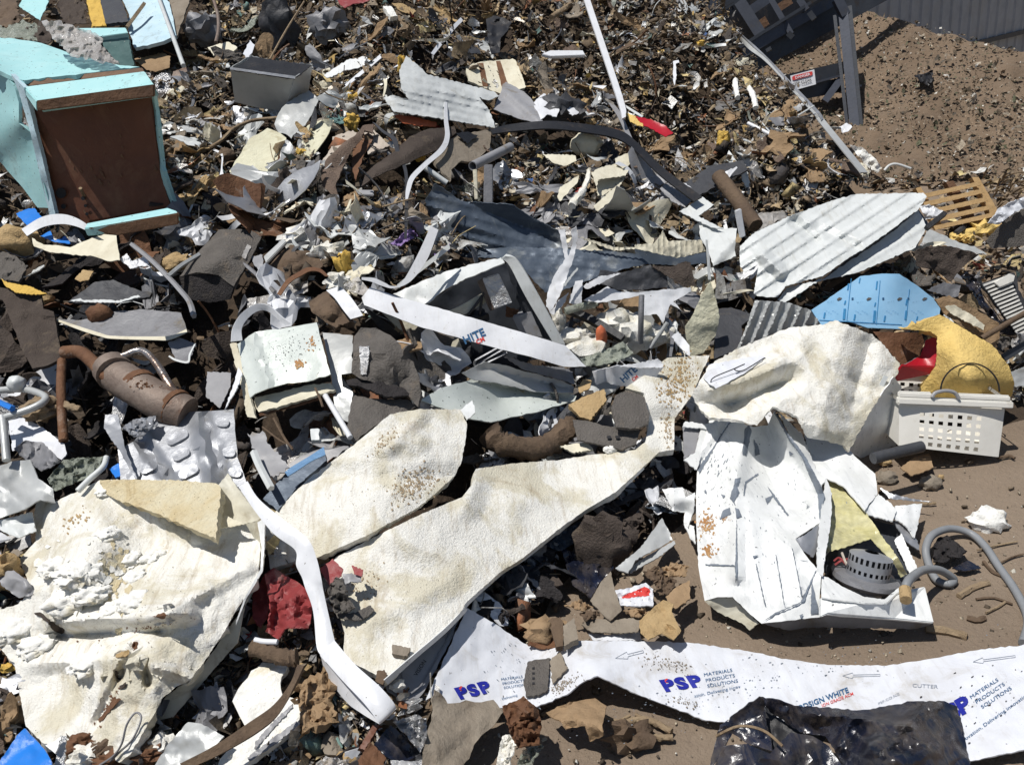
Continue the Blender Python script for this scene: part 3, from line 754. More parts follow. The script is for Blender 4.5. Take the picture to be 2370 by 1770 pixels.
# ---- cream foam panel, bottom left
FP, fpf = S('foam_slab', 'large crumpled cream foam panel with yellow stains in the lower left', 'foam panel', 'a3',
    '300,1010,.10 420,1040,.12 590,968,.14 795,862,.16 1000,860,.18 1400,866,.2 1700,890,.2 1900,1130,.16 2040,1190,.16 2075,1400,.18 2055,1650,.18 2040,1675,.18 1880,1900,.17 1755,2120,.16 1525,2450,.14 1405,2505,.14 1300,2590,.13 1200,2770,.12 1035,3050,.10 950,3110,.08 690,2970,.06 350,2960,.06 205,2820,.08 118,2345,.08 -60,2130,.10 -80,1920,.10 145,1850,.12 225,1760,.14 215,1640,.12 150,1500,.10 285,1345,.09 268,1130,.09',
    'foam', th=.035, cr=.005, csc=24, sp=6, jag=.7, folds=4, famp=.04,
    ctrl='800,1450,.23 1050,1560,.13 620,1650,.24 1150,1750,.22 500,1950,.12 900,2050,.12 1500,1600,.20 1700,1800,.20 700,2250,.12 1150,2260,.22 1350,2150,.20 1000,2500,.17 600,2600,.06',
    crease='400,1990,1500,1930,.06,110 420,2110,1280,2070,-.05,80 1300,1950,1960,1560,.03,90 250,2330,1060,2280,.03,90 1060,2300,1540,2440,.03,80 1080,2180,960,2420,-.05,60 1150,2300,1180,2480,-.05,50 960,2420,780,2780,-.04,60 930,1100,1500,1500,-.03,160 1530,1400,1980,1320,-.03,120 1640,1700,1200,1980,.02,80 400,1900,480,2050,-.05,60')
S('folded_flap', None, None, 'a3', '795,862,.20 1000,858,.24 1400,866,.27 1720,888,.27 1760,930,.29 1720,1330,.33 1480,1230,.30 1200,1110,.26 930,1020,.22 820,960,.19', 'foam_yellow', th=.025, cr=.004, sp=6, jag=1.2, parent=FP)
S('torn_corner', None, None, 'a3', '1740,900,.26 1815,808,.26 1900,940,.26 2010,1080,.25 2110,1165,.25 1960,1210,.22 1730,1190,.20 1790,1080,.22', 'flange', th=.006, cr=.004, parent=FP, folds=2, famp=.03)
S('inner_tab', None, None, 'a3', '1725,1250,.24 1790,1140,.26 1950,1215,.26', 'cream', th=.004, cr=0, parent=FP)
S('side_flange', None, None, 'a3', '1960,1215,.22 2110,1165,.27 2100,1400,.23 2088,1580,.2 1960,1810,.16 1890,2160,.12 1790,2270,.10 1380,2750,.06 1210,2780,.06 1320,2590,.10 1420,2510,.12 1540,2455,.12 1770,2120,.13 2000,1790,.14 2062,1620,.15 2070,1400,.18', 'flange', th=.004, cr=.003, jag=.6, parent=FP)
S('rim', None, None, 'a3', '2050,1200,.275 2110,1165,.29 2105,1400,.25 2092,1590,.23 1960,1810,.20 1880,2020,.17 1880,1990,.18 1950,1800,.205 2075,1570,.235 2085,1400,.25', 'enamel', th=.005, cr=0, jag=.3, parent=FP)
for i, (x, y, r) in enumerate(((620, 1600, .05), (560, 1820, .055), (720, 1760, .045), (1090, 1840, .04), (830, 960, .022), (1010, 1500, .035), (900, 1890, .03), (1080, 1640, .03), (140, 2060, .05), (300, 2180, .045), (700, 2330, .04), (450, 1560, .04), (850, 1300, .03), (1220, 1480, .03))):
    D_ = float(fpf(x * K, 860 + y * K)); p = w3(x * K, 860 + y * K, np.array(D_ + r * .25))
    SEED[0] += 1; V, Fc = lump_mesh((r * 1.25, r, r * .6), SEED[0], .38, 4, 2.2); mk('foam_chunk', V + p, Fc, 'foam_white', FP, sharp=70)
for i, (s_, m_, nm) in enumerate((('270,1920 330,1920 510,2060 490,2090 440,2070 370,1990', 'felt', 'bark_flake'), ('1210,1950 1300,1915 1340,1940 1300,1970', 'rust', 'bark_flake'), ('910,2240 1020,2210 1030,2240 1000,2265 920,2270', 'tan', 'leaf'), ('790,2790 960,2610 900,2600 840,2700 780,2770', 'rust', 'bark_flake'), ('920,2380 960,2400 960,2450 930,2430', 'felt', 'bark_flake'), ('1060,2150 1090,2150 1090,2200 1060,2220', 'rust', 'bark_flake'), ('950,2500 1000,2470 990,2510 950,2530', 'felt', 'bark_flake'))):
    S(nm, 'brown flake number %s from the top lying on the lower left foam panel' % ('one two five seven four three six'.split()[i]) if 0 else ('long dark brown bark flake on the left of the cream foam panel', 'small reddish bark flake on the upper middle of the foam panel', 'small orange leaf lying on the cream foam panel', 'longest rusty bark sliver near the foam panel bottom', 'dark chip below the orange leaf on the foam panel', 'tiny rusty chip right of the orange leaf', 'dark chip just above the longest rusty sliver')[i], 'bark flake' if nm != 'leaf' else 'leaf', 'a3', s_, m_, e=.012, th=.002, cr=0, jag=1.2, on=fpf)
T('wire_loop', 'thin dark wire loop over the foam panel bottom edge', 'wire', 'a4', '780,1660,.12 900,1580,.14 970,1480,.17 1010,1330,.2 1080,1235,.21 1125,1280,.21 1060,1440,.19 960,1540,.15 880,1620,.12', .0028, 'mid_grey', seg=6)

SPLOT('yellow_stain', FP, fpf, 'a3', 900, 1650, 160, 330, 60, 'foam_yellow', (10, 46), ang=10)
SPLOT('yellow_stain', FP, fpf, 'a3', 620, 1180, 160, 80, 30, 'tan', (4, 18), ang=-35)
SPLOT('dirt_specks', FP, fpf, 'a3', 1000, 1900, 800, 800, 260, 'card_grey', (1.5, 5))
SPLOT('mud_streak', FP, fpf, 'a3', 1120, 2050, 420, 26, 46, 'rust', (3, 13), ang=-12)
SPLOT('mud_streak', FP, fpf, 'a3', 870, 2650, 26, 220, 46, 'rust', (3, 15), ang=32)
SPLOT('peeled_skin', FP, fpf, 'a3', 650, 1650, 420, 360, 60, 'foam_white', (14, 60), e=.006)
# ---- middle and long foam boards
MP, mpf = S('foam_board', 'short dirty cream foam board with brown mould above the long one', 'foam board', 'b3',
    '80,1250,.08 170,1105,.10 430,850,.14 600,722,.15 800,572,.16 920,472,.17 1080,338,.18 1300,298,.2 1640,300,.22 1690,420,.22 1675,560,.22 1645,720,.20 1590,830,.18 1450,960,.17 1300,1080,.16 1080,1200,.15 900,1300,.14 700,1390,.12 490,1482,.10 340,1500,.06 120,1570,.04',
    'foam', th=.03, cr=.003, csc=26, sp=6, jag=.6, folds=3, famp=.03, crease='460,830,1000,850,-.03,130 900,600,1300,560,.02,120 1320,350,1060,620,.02,90 1100,860,1580,830,-.02,120')
S('raised_corner', None, None, 'b3', '1640,302,.24 1730,228,.26 1750,270,.27 1755,325,.27 1690,380,.25', 'enamel', th=.006, cr=.002, parent=MP)
SPLOT('mould_stain', MP, mpf, 'b3', 1270, 900, 230, 130, 330, 'mud', (2, 13), ang=-35)
SPLOT('mould_stain', MP, mpf, 'b3', 1040, 560, 160, 60, 140, 'mud', (1.5, 9), ang=-45)
SPLOT('dirt_specks', MP, mpf, 'b3', 1000, 950, 560, 240, 110, 'card_grey', (1.5, 4), ang=-35)
LP, lpf = S('long_foam_board', 'long cream foam board with metal edge running diagonally across the middle', 'foam board', 'b3',
    '640,1480,.10 900,1340,.11 1330,1130,.12 1650,1000,.11 1730,900,.10 1760,775,.10 2031,732,.12 2431,702,.14 2671,662,.15 2861,642,.16 3031,622,.18 3111,560,.2 3141,380,.22 3101,170,.24 2950,130,.22 3140,0,.26 3285,-110,.28 3625,-130,.30 3561,0,.27 3481,190,.25 3345,370,.22 3340,620,.22 3221,640,.20 3091,760,.18 2871,960,.16 2651,1090,.15 2451,1230,.14 2211,1420,.12 2140,1480,.12 1960,1590,.11 1680,1840,.10 1650,1900,.10 1500,2060,.10 1240,2280,.10 1030,2460,.10 960,2410,.10 700,2280,.10 715,2080,.10 640,1800,.09 560,1640,.09',
    'foam', th=.03, cr=.003, csc=34, sp=7, jag=.5, folds=5, famp=.045, crease='1100,1300,1900,1650,.03,170 2031,1040,2600,960,.02,200 3120,400,3345,380,-.04,120 2900,700,3100,640,.02,150 1760,900,1680,1060,.03,150 900,2000,1500,1700,.02,160')
R('metal_edge', None, None, 'b3', '1030,2455,0.142 1240,2275,0.142 1500,2055,0.142 1660,1890,0.142 1690,1830,0.142 1960,1585,0.147 2140,1475,0.157 2451,1225,0.177 2651,1085,0.187 2871,955,0.197 3091,755,0.217', '1060,2490,0.122 1262,2302,0.122 1520,2080,0.122 1685,1908,0.122 1705,1855,0.122 1975,1612,0.127 2155,1497,0.137 2466,1250,0.157 2664,1110,0.167 2886,978,0.177 3104,775,0.197', 'enamel', parent=LP, n=4)
SPLOT('sand_stain', LP, lpf, 'c3', 1340, 60, 150, 260, 330, 'tan', (3, 13), ang=25)
SPLOT('sand_stain', LP, lpf, 'c3', 1260, 450, 60, 160, 90, 'mud', (3, 12))
SPLOT('mud_stain', LP, lpf, 'b3', 860, 1700, 160, 260, 70, 'mud', (2, 10), ang=40)
SPLOT('dirt_specks', LP, lpf, 'b3', 1500, 1500, 900, 260, 170, 'card_grey', (1.5, 4), ang=-38)
S('brick_chip', 'small brown brick chip on the long foam board', 'brick chip', 'b4', '1095,690 1240,715 1215,785 1090,765', 'card_grey', e=.02, th=.015, on=lpf, cr=0)
S('rusty_tab', 'rusty brown tab at the bottom tip of the long foam board', 'scrap', 'b4', '970,905 1030,890 1050,930 1020,1010 960,980', 'wood', e=.13, th=.008)

# ---- white strap from the middle down to the coil at the bottom
ST = R('plastic_strap', 'white plastic strap hanging down and curling into a loop at the bottom', 'strap', 'b3', '-60,870,.30 30,1010,.30 230,1180,.30 420,1330,.28 490,1480,.25 530,1650,.22 545,1740,.20 600,1990,.17 650,2200,.15 640,2150,.16', '-120,930,.29 0,1110,.29 150,1290,.28 320,1420,.26 328,1540,.24 375,1640,.22 400,1720,.21 462,1900,.18 490,2180,.16 525,2260,.16', 'white', n=8, bow=.006)
R('loop_front', None, None, 'b4', '630,655,.17 800,850,.20 1000,1030,.22 1120,1180,.21 1085,1250,.17', '518,775,.16 690,970,.19 870,1160,.21 985,1310,.20 1000,1325,.17', 'white', parent=ST, n=8, bow=.01)
R('loop_back', None, None, 'b4', '520,780,.13 590,860,.13 780,1030,.13 900,1160,.14 985,1300,.16', '525,790,.12 570,930,.09 720,1140,.08 850,1240,.11 990,1325,.155', 'white', parent=ST, n=8)

# ---- wrecked washing machine on the ground, right
MB_ = (700, 1000)
WM, wmf = S('washing_machine', 'crushed white washing machine with rust on its left side', 'washing machine', 'm',
    '180,190,.22 330,170,.27 415,235,.30 470,250,.29 560,240,.28 600,150,.34 640,215,.37 760,400,.37 910,640,.33 928,760,.32 905,880,.29 745,985,.30 800,1080,.29 880,1180,.28 915,1215,.27 900,1400,.20 915,1500,.16 520,1545,.12 430,1470,.14 330,1370,.18 230,1370,.16 145,1395,.12 105,1180,.14 90,900,.17 88,700,.19 95,520,.21',
    'enamel', th=.004, cr=.004, csc=40, sp=7, jag=.5, base=None, sharp=22,
    ctrl='360,560,.32 360,850,.31 355,1200,.27 250,700,.26 480,700,.29 550,440,.20 660,600,.20 760,700,.22 690,480,.25 620,900,.28 560,1250,.25 700,1400,.22 200,1150,.20 870,520,.33',
    crease='330,180,110,510,-.03,40 440,240,360,560,.035,80 355,620,355,1230,.03,60 600,160,910,640,.05,50 720,850,905,880,.02,80 610,900,720,1050,.02,60 480,1150,545,1420,.008,25 610,1090,668,1420,.008,25 720,1050,785,1360,.008,25 420,700,480,1100,.012,50')
SPLOT('rust_stain', WM, wmf, 'm', 160, 890, 60, 90, 170, 'rustspot', (2, 11), ang=20)
SPLOT('rust_stain', WM, wmf, 'm', 175, 1060, 45, 45, 60, 'rustspot', (3, 12))
SPLOT('rust_stain', WM, wmf, 'm', 270, 850, 45, 22, 40, 'rustspot', (2, 8))
SPLOT('chip_specks', WM, wmf, 'm', 450, 800, 420, 560, 110, 'scratch_crease', (1, 3.5), long=3, ang=70)
SPLOT('chip_specks', WM, wmf, 'm', 200, 480, 110, 220, 60, 'scratch_crease', (1, 4), long=5, ang=115)
for s_ in ('410,260 440,235 455,280 420,440 395,430', '470,330 500,380 510,430 480,440', '345,590 385,580 360,640 375,680 340,740 350,770 310,720 330,660', '265,800 310,780 320,820 245,860', '250,690 280,700 265,720', '545,720 600,700 560,760', '345,780 370,790 390,840 355,850', '700,410 730,430 705,440', '150,660 158,690 142,680', '460,1100 500,1095 470,1115',
           '330,185 345,170 130,500 110,520', '600,150 640,200 700,300 800,430 900,610 935,700 915,800 905,870 890,700 790,460 690,320', '355,860 362,1200 350,1280 345,1200', '530,1530 600,1480 780,1400 860,1230 880,1190 800,1400 620,1480', '770,1490 795,1480 780,1510', '845,1480 900,1480 905,1495 850,1260', '100,520 210,370 330,180 190,420 110,560', '482,1150 486,1150 544,1420 540,1420', '612,1090 616,1090 672,1420 668,1420', '722,1050 726,1050 789,1360 785,1360', '560,640 600,690 700,830 690,835 590,700', '400,700 408,700 420,620 500,560 498,554 412,610', '150,1150 340,1160 340,1168 150,1160'):
    S('paint_chip', None, None, 'm', s_, 'scratch_crease', e=.006, th=.001, cr=0, jag=.6, on=wmf, parent=WM)  # paint chips, and long thin lines that paint the shading of creases
S('dent_panel', None, None, 'm', '745,985,.315 800,965,.32 905,885,.31 885,1060,.26 860,1110,.25 800,1070,.28', 'galv', parent=WM, cr=.002)
S('front_edge', None, None, 'm', '905,880,.32 945,580,.33 985,690,.30 975,900,.29 930,1170,.27 925,1230,.27 885,1190,.28 890,1060,.285', 'enamel', parent=WM, cr=.003, sharp=20, th=.004)
S('side_panel', None, None, 'm', '640,160,.36 790,300,.30 880,530,.30 950,590,.33 910,640,.345 760,400,.385', 'enamel', parent=WM, cr=.003)
S('rear_panel', None, None, 'm', '800,305,.24 960,320,.27 1030,350,.27 1090,400,.25 1270,560,.20 1285,690,.18 1200,800,.22 1060,640,.25 950,590,.28 880,530,.27', 'enamel', parent=WM, cr=.006, folds=3, th=.004)
S('rear_panel', None, None, 'm', '1200,800,.21 1290,690,.17 1380,760,.16 1410,800,.16 1385,870,.17 1230,830,.19', 'enamel', parent=WM, cr=.006)
S('rear_panel', None, None, 'm', '1400,770,.17 1580,755,.12 1560,850,.10 1530,980,.08 1470,900,.12 1390,850,.15', 'enamel', parent=WM, cr=.006)
S('torn_strip', None, None, 'm', '1300,650,.14 1380,690,.13 1500,720,.11 1640,745,.10 1480,735,.10 1360,720,.11', 'galv', parent=WM, cr=.006)
S('torn_strip', None, None, 'm', '1370,850,.13 1470,900,.10 1550,1000,.07 1560,1060,.06 1480,1010,.08 1440,950,.1', 'galv', parent=WM, cr=.008)
S('corner_strip', None, None, 'm', '1395,1000,.10 1440,950,.13 1560,1205,.05 1495,1215,.05', 'enamel', parent=WM, cr=.002)
S('dark_interior', None, None, 'm', '930,1060,.10 1000,900,.12 1200,850,.08 1420,900,.05 1520,1210,.03 1400,1330,.03 1100,1360,.04 930,1200,.08', 'steel_dark', parent=WM, cr=.01)
S('yellow_film', None, None, 'm', '945,595,.24 1010,600,.24 1090,700,.25 1200,800,.24 1330,990,.2 1420,1110,.15 1480,1220,.08 1440,1240,.08 1400,1160,.12 1240,985,.20 1180,1005,.19 950,1080,.17 965,985,.20 985,700,.24', 'yellow_film', parent=WM, th=.002, cr=.004, csc=18, folds=9, famp=.035, sp=4, sharp=25)
TR = B('base_tray', None, None, 'm', '915,1370,.23 1000,1375,.23 1200,1405,.22 1340,1405,.21 1440,1330,.20 1600,1300,.16 1660,1540,.11 1400,1515,.14 1060,1490,.18 960,1480,.2 915,1500,.20', .02, 'enamel', parent=WM)
S('tray_lip', None, None, 'm', '915,1230,.25 960,1240,.24 1050,1300,.21 1200,1370,.2 1330,1385,.2 1360,1360,.2 1440,1295,.21 1430,1330,.21 1340,1408,.23 1200,1408,.235 1000,1385,.24 915,1370,.24', 'enamel', parent=TR, cr=.001, jag=.3)
S('tray_underside', None, None, 'm', '520,1545,.09 915,1500,.13 960,1482,.14 1060,1492,.13 1400,1518,.10 1655,1545,.06 1540,1580,.05 1200,1575,.05 850,1570,.05 700,1590,.06', 'mid_grey', parent=TR, cr=.003)
S('crumpled_foot', None, None, 'm', '145,1400,.12 230,1375,.14 330,1375,.15 500,1545,.10 440,1590,.06 400,1550,.06 230,1470,.07', 'flange', parent=WM, cr=.004)
# motor of the machine
def motor():
    D0 = tdepth(2005, 1350) - .16
    k = 320 / 1391
    top = w3(1880 + 600 * k, 1100 + 770 * k, np.array(D0)); bot = w3(1880 + 550 * k, 1100 + 1020 * k, np.array(D0 + .01))
    ax = bot - top; ax /= np.linalg.norm(ax)
    u = np.cross(ax, (0, 0.9, .2)); u /= np.linalg.norm(u); v = np.cross(ax, u)
    def lathe(name, prof, mat, seg=40, holes=False, par=None):
        V = []; Fc = []
        for z, r in prof:
            for j in range(seg):
                a = 2 * math.pi * j / seg; V.append(top + ax * z + r * (math.cos(a) * u + math.sin(a) * v))
        for i in range(len(prof) - 1):
            for j in range(seg):
                if holes and i in (1, 3) and j % 2: continue
                Fc.append((i * seg + j, i * seg + (j + 1) % seg, (i + 1) * seg + (j + 1) % seg, (i + 1) * seg + j))
        return mk(name, V, Fc, mat, par or WM, sharp=40)
    L = np.linalg.norm(bot - top); r = .062
    mc = lathe('motor_can', [(0, .02), (.012, r), (.03, r), (.05, r), (.062, r), (.08, r), (L, r)], 'galv', 48, True)
    lathe('motor_core', [(.01, .02), (.012, r * .86), (L, r * .86)], 'black', par=mc)
    lathe('motor_flange', [(L - .004, r * .9), (L, r * 1.5), (L + .014, r * 1.55), (L + .03, r * 1.2), (L + .032, r * .3)], 'mid_grey', par=mc)
    lathe('pulley', [(L + .03, r * .75), (L + .035, r * .8), (L + .05, r * .8), (L + .052, r * .2)], 'galv', par=mc)
motor()
for i, s_ in enumerate(('220,860,.2 270,830,.22 330,880,.22 340,900,.21', '230,900,.2 290,860,.22 380,840,.22 410,870,.21', '300,780,.22 330,860,.23 350,900,.22')):
    T('motor_wire', None, None, 'h', s_, .004, 'red' if i < 2 else 'carpet_back', parent=WM, seg=6)
S('terminal_block', None, None, 'h', '200,880 330,860 340,1040 270,1040 190,930', 'black', e=.14, th=.03, parent=WM, cr=.01)
# ---- grey drain hose
HS = T('drain_hose', 'grey ribbed drain hose with an orange end looping on the sand', 'hose', 'd3', '1250,1740,.23 1290,1655,.24 1400,1580,.17 1530,1580,.10 1640,1650,.03 1600,1690,.025 1500,1650,.025 1432,1500,.04 1425,1390,.07 1480,1295,.09 1620,1250,.06 1780,1290,.03 1900,1400,.02 2000,1550,.02 2120,1720,.02 2215,1900,.02 2235,2020,.02 2195,2160,.02', .0128, 'hose', n=26, seg=12, rib=-.10, sharp=80)
T('orange_end', None, None, 'd4', '1262,340,.225 1255,250,.235', .0165, 'tan', parent=HS, seg=12)

# ---- big cream panel behind the machine
CP, cpf = S('cream_slab', 'big bent cream foam panel standing behind the crushed washing machine', 'foam panel', 's',
    '1601,915,.30 1640,845,.26 1703,808,.24 1760,785,.22 1826,758,.22 1904,752,.22 1933,741,.22 1957,750,.22 2021,776,.22 2050,805,.22 2082,840,.22 2078,866,.22 2065,880,.24 2018,945,.30 1965,1046,.36 1951,1029,.36 1867,1011,.38 1843,962,.38 1788,941,.38 1752,985,.38 1700,970,.36 1642,967,.34 1618,945,.32',
    'foam', th=.012, cr=.004, csc=18, sp=5, jag=1.2, folds=6, famp=.03, base=(1850, 1000),
    sharp=25, crease='1750,985,1905,750,.06,190 1620,930,1700,935,-.06,45 1690,938,1830,878,-.075,38 1640,905,1780,850,.055,45 1960,760,1890,1010,.035,60 2010,800,1975,930,-.03,30 1800,960,1930,1000,.025,35 1850,790,1790,850,.03,35 1700,830,1830,800,-.025,30 1930,860,2010,900,-.025,30')
S('bent_side', None, None, 's', '2018,945,.31 2068,872,.31 2087,895,.22 2082,924,.20 2086,962,.18 2082,999,.16 2073,1031,.14 1991,1060,.18 1965,1046,.29', 'enamel', parent=CP, base=(1850, 1000), cr=.006, folds=4, famp=.03, th=.004)
R('seam_strip', None, None, 's', '2046,868,.325 2000,960,.32 1962,1042,.30', '2056,872,.325 2012,962,.32 1972,1048,.30', 'pale_metal', parent=CP, base=(1850, 1000))
S('film_patch', None, None, 'c2', '1540,1530 1600,1420 1800,1385 2000,1350 2040,1365 1860,1500 1640,1615', 'white_sheet', e=.015, th=.002, cr=0, jag=1, on=cpf, parent=CP)
T('dark_wire', 'thin dark wire on the white film patch behind the machine', 'wire', 'c2', '1600,1590,.36 1620,1530,.37 1780,1460,.38 1870,1420,.38 1790,1460,.385 1860,1470,.38 2030,1370,.38', .0022, 'black', seg=5, base=(2306, 1963))
# folded white edges and grey panel left of the machine
SP_ = S('grey_box', 'grey plastic box panel at the left of the crushed washing machine', 'panel', 'c3', '1380,430 1520,452 1480,640 1390,690', 'grey_plastic', e=.20, cr=.002)[0]
S('frame_edge', None, None, 'c3', '1375,440 1400,395 1600,420 1575,460 1525,450', 'enamel', e=.23, cr=.002, parent=SP_)
S('frame_edge', None, None, 'c3', '1520,452 1580,460 1490,780 1385,700 1480,640', 'enamel', e=.215, cr=.002, parent=SP_)
S('white_flange', 'folded white metal flange sticking out left of the washing machine', 'metal scrap', 'c3', '1212,935,.14 1375,920,.17 1400,1000,.18 1475,960,.2 1465,1100,.18 1420,1240,.13 1385,1200,.12 1395,1120,.13 1300,1110,.12', 'enamel', cr=.004, folds=3, famp=.03)
S('white_flange', 'lower white metal corner under the left machine side', 'metal scrap', 'c3', '1385,1210 1470,1230 1480,1370 1440,1330', 'enamel', e=.10, cr=.004)

# ---- printed white sheet along the bottom right
PS, psf = S('printed_sheet', 'long white printed plastic sheet with blue PSP lettering along the bottom right', 'plastic sheet', 's',
    '1081,1406,.055 1150,1445,.05 1212,1488,.04 1261,1502,.05 1302,1496,.08 1337,1482,.10 1441,1482,.09 1530,1484,.07 1616,1488,.06 1703,1502,.04 1819,1524,.03 1916,1538,.02 2050,1540,.02 2166,1522,.03 2253,1505,.04 2400,1488,.06 2420,1722,.06 2330,1742,.04 2247,1760,.02 2100,1740,.02 1900,1700,.02 1760,1684,.03 1691,1672,.03 1633,1666,.03 1558,1637,.05 1485,1610,.07 1427,1583,.11 1383,1563,.14 1350,1577,.11 1311,1607,.06 1244,1634,.04 1180,1640,.03 1120,1634,.03 1034,1627,.03 1012,1604,.03 985,1620,.03',
    'white_sheet', th=.004, cr=.0035, csc=30, sp=8, folds=5, famp=.014, jag=.9, ctrl='1400,1510,.11 1500,1540,.09 1290,1540,.05 1180,1540,.05 1650,1580,.05 1800,1600,.03 2000,1620,.02 2200,1600,.03')
def PSPt(t, x, y, txt, size, ang, mat, **k): return TXT(PS, psf, t, x, y, txt, size, ang, mat, **k)
def PSPlogo(t, x, y, size, ang, sx=1.3, shear=0.0):
    PSPt(t, x, y, 'PSP', size, ang, 'ink_navy', bold=.055, sx=sx, shear=shear, name='logo_letters', space=1.18)
    PSPt(t, x - size * .04, y - size * .82, '.', size * 1.2, ang, 'ink_red', bold=.05, name='logo_dot')
PSPlogo('p', 432, 1085, 120, 13.5, 1.25, -.25)
PSPlogo('c4', 1238, 1062, 90, 8.5, 1.45, -.3)
for t, x, y, s, a in (('p', 870, 890, 26, 8), ('c4', 1545, 945, 26, 10)):
    for i, w_ in enumerate(('MATERIALS', 'PRODUCTS', 'SOLUTIONS')):
        PSPt(t, x + 14 * i, y + i * s * 1.7, w_, s, a, 'ink_slate', sx=1.25)
PSPt('p', 860, 1100, '. Delivering', 24, 14, 'ink_slate', sx=1.2)
PSPt('c4', 1470, 1112, 'ation. Delivering innov', 24, 12, 'ink_slate', sx=1.2)
PSPt('q', -10, 700, 'SIGNODSIGN WHITE'[4:], 52, 20.5, 'ink_slate', bold=.025, sx=1.0)
PSPt('q', 225, 662, 'PRODUCTION GRADE ACM'[7:], 30, 21.5, 'ink_red', bold=.01, sx=1.0)
PSPt('q', 780, 640, 'PSP.CO.NZ', 24, 26, 'ink_grey', sx=1.4)
PSPt('q', 1110, 462, 'CUTTER', 34, -3, 'ink_grey', sx=1.4)
for i, w_ in enumerate(('MATERIALS', 'PRODUCTS', 'SOLUTIONS')):
    PSPt('q', 1690 + 55 * i, 582 + i * 48, w_, 36, 33.5, 'ink_slate', sx=1.28)
PSPt('q', 1398, 850, 'PSP', 150, 30, 'ink_navy', bold=.055, sx=1.1, shear=.0, name='logo_letters')
PSPt('q', 1640, 985, 'Innovation. Delivering innovation'[3:], 34, 35.5, 'ink_slate', sx=1.3)
for t, x, y, L_, a in (('q', 425, 352, 370, 1), ('q', 1710, 214, 420, 7.5), ('c4', 840, 800, 230, 14)):
    k_ = TILE[t][2]
    ca, sa = math.cos(math.radians(a)), math.sin(math.radians(a))
    def tp(u, v): return '%g,%g' % (x + u * ca + v * sa, y - u * sa + v * ca)
    for seg_ in (((0, 0), (100, -28)), ((0, 0), (95, 28)), ((100, -28), (103, -8)), ((95, 28), (103, 10)), ((103, -8), (L_, -8)), ((103, 10), (L_, 10)), ((L_, -8), (L_, 10))):
        (x1, y1), (x2, y2) = seg_; l = math.hypot(x2 - x1, y2 - y1); nx, ny = -(y2 - y1) / l * 1.8, (x2 - x1) / l * 1.8
        S('arrow_line', None, None, t, ' '.join((tp(x1 - nx, y1 - ny), tp(x2 - nx, y2 - ny), tp(x2 + nx, y2 + ny), tp(x1 + nx, y1 + ny))), 'ink_grey', e=.0025, th=.0005, cr=0, jag=0, on=psf, parent=PS)
SPLOT('mud_stain', PS, psf, 'c4', 1270, 850, 230, 70, 170, 'card_grey', (1.5, 8), ang=15)
SPLOT('mud_stain', PS, psf, 'c4', 430, 1010, 130, 60, 170, 'card_grey', (1.5, 9), ang=-25)
SPLOT('mud_stain', PS, psf, 'c4', 1400, 1150, 160, 40, 90, 'card_grey', (1.5, 8), ang=15)
SPLOT('dirt_specks', PS, psf, 's', 1700, 1590, 560, 60, 240, 'scratch_crease', (.4, 1.5), long=2.2, ang=-15)
SPLOT('dirt_specks', PS, psf, 's', 1180, 1540, 110, 60, 60, 'scratch_crease', (.4, 1.6), long=2.5, ang=40)
SPLOT('dirt_specks', PS, psf, 's', 2260, 1620, 110, 80, 70, 'felt', (.4, 1.8), long=2.5, ang=-30)
CS, csf = S('clad_sheet', 'grey shaded plastic corner with a bolt hole under the long foam board', 'plastic sheet', 'b4', '1640,455,.06 1560,660,.06 1400,960,.05 1330,1090,.05 1262,1182,.06 1060,1065,.05 1028,985,.06 1240,800,.05', 'grey_plastic', cr=.001, th=.004)
for s_ in ('1062,1040 1215,1085 1300,1040 1310,1055 1220,1100 1062,1055', '1300,1040 1500,700 1600,480 1612,488 1512,708 1310,1052', '1205,1045 1220,1032 1236,1045 1220,1060', '1160,900 1170,900 1200,1060 1188,1055'):
    S('groove', None, None, 'b4', s_, 'ink_black' if s_[:4] == '1205' else 'mid_grey', e=.003, th=.001, cr=0, jag=.2, on=csf, parent=CS)
TXT(CS, csf, 'b4', 1290, 945, 'VISION', 32, 57, 'ink_black', sx=1.0)

# ---- corrugated roofing on the right of the heap
CG, cgf = S('corrugated_sheet', 'bent pale grey corrugated roofing sheet on the right of the heap', 'roofing sheet', 'd2',
    '-60,480,.20 60,372,.16 360,232,.10 640,130,.06 870,66,.04 1100,62,.06 1400,55,.10 1428,92,.13 1360,190,.17 1160,340,.24 960,482,.30 800,580,.34 600,720,.38 300,800,.36 240,888,.38 100,880,.36 50,860,.34 90,620,.28 -20,690,.26 -60,640,.24',
    'pale_metal', th=.003, cr=.004, csc=40, sp=3.8, jag=.7, corr=(1, -.66, 33, .0062, 3.0), folds=2, famp=.04, base=(700, 560), crease='370,280,540,420,-.05,60 560,340,860,480,-.03,60 130,560,260,680,.05,70')
S('lower_fold', None, None, 'd2', '1360,195,.10 1430,330,.16 1340,490,.24 1000,640,.32 870,692,.34 560,762,.38 300,930,.40 240,905,.37 310,810,.33 610,740,.34 810,600,.28 970,500,.24 1180,350,.17', 'pale_metal', parent=CG, base=(700, 560), cr=.003, corr=(1, -.62, 34, .0045, 2.4), sp=5, th=.003)
S('backing', None, None, 'd2', '1365,190,.06 1440,300,.06 1340,500,.08 900,680,.10 600,740,.16 960,470,.18', 'navy_metal', parent=CG, base=(700, 560), cr=.002)
T('square_tube', 'short black square tube poking out of the roofing sheet corner', 'tube', 'd2', '1425,340,.3 1570,222,.28', .016, 'black', base=(700, 560), seg=4)
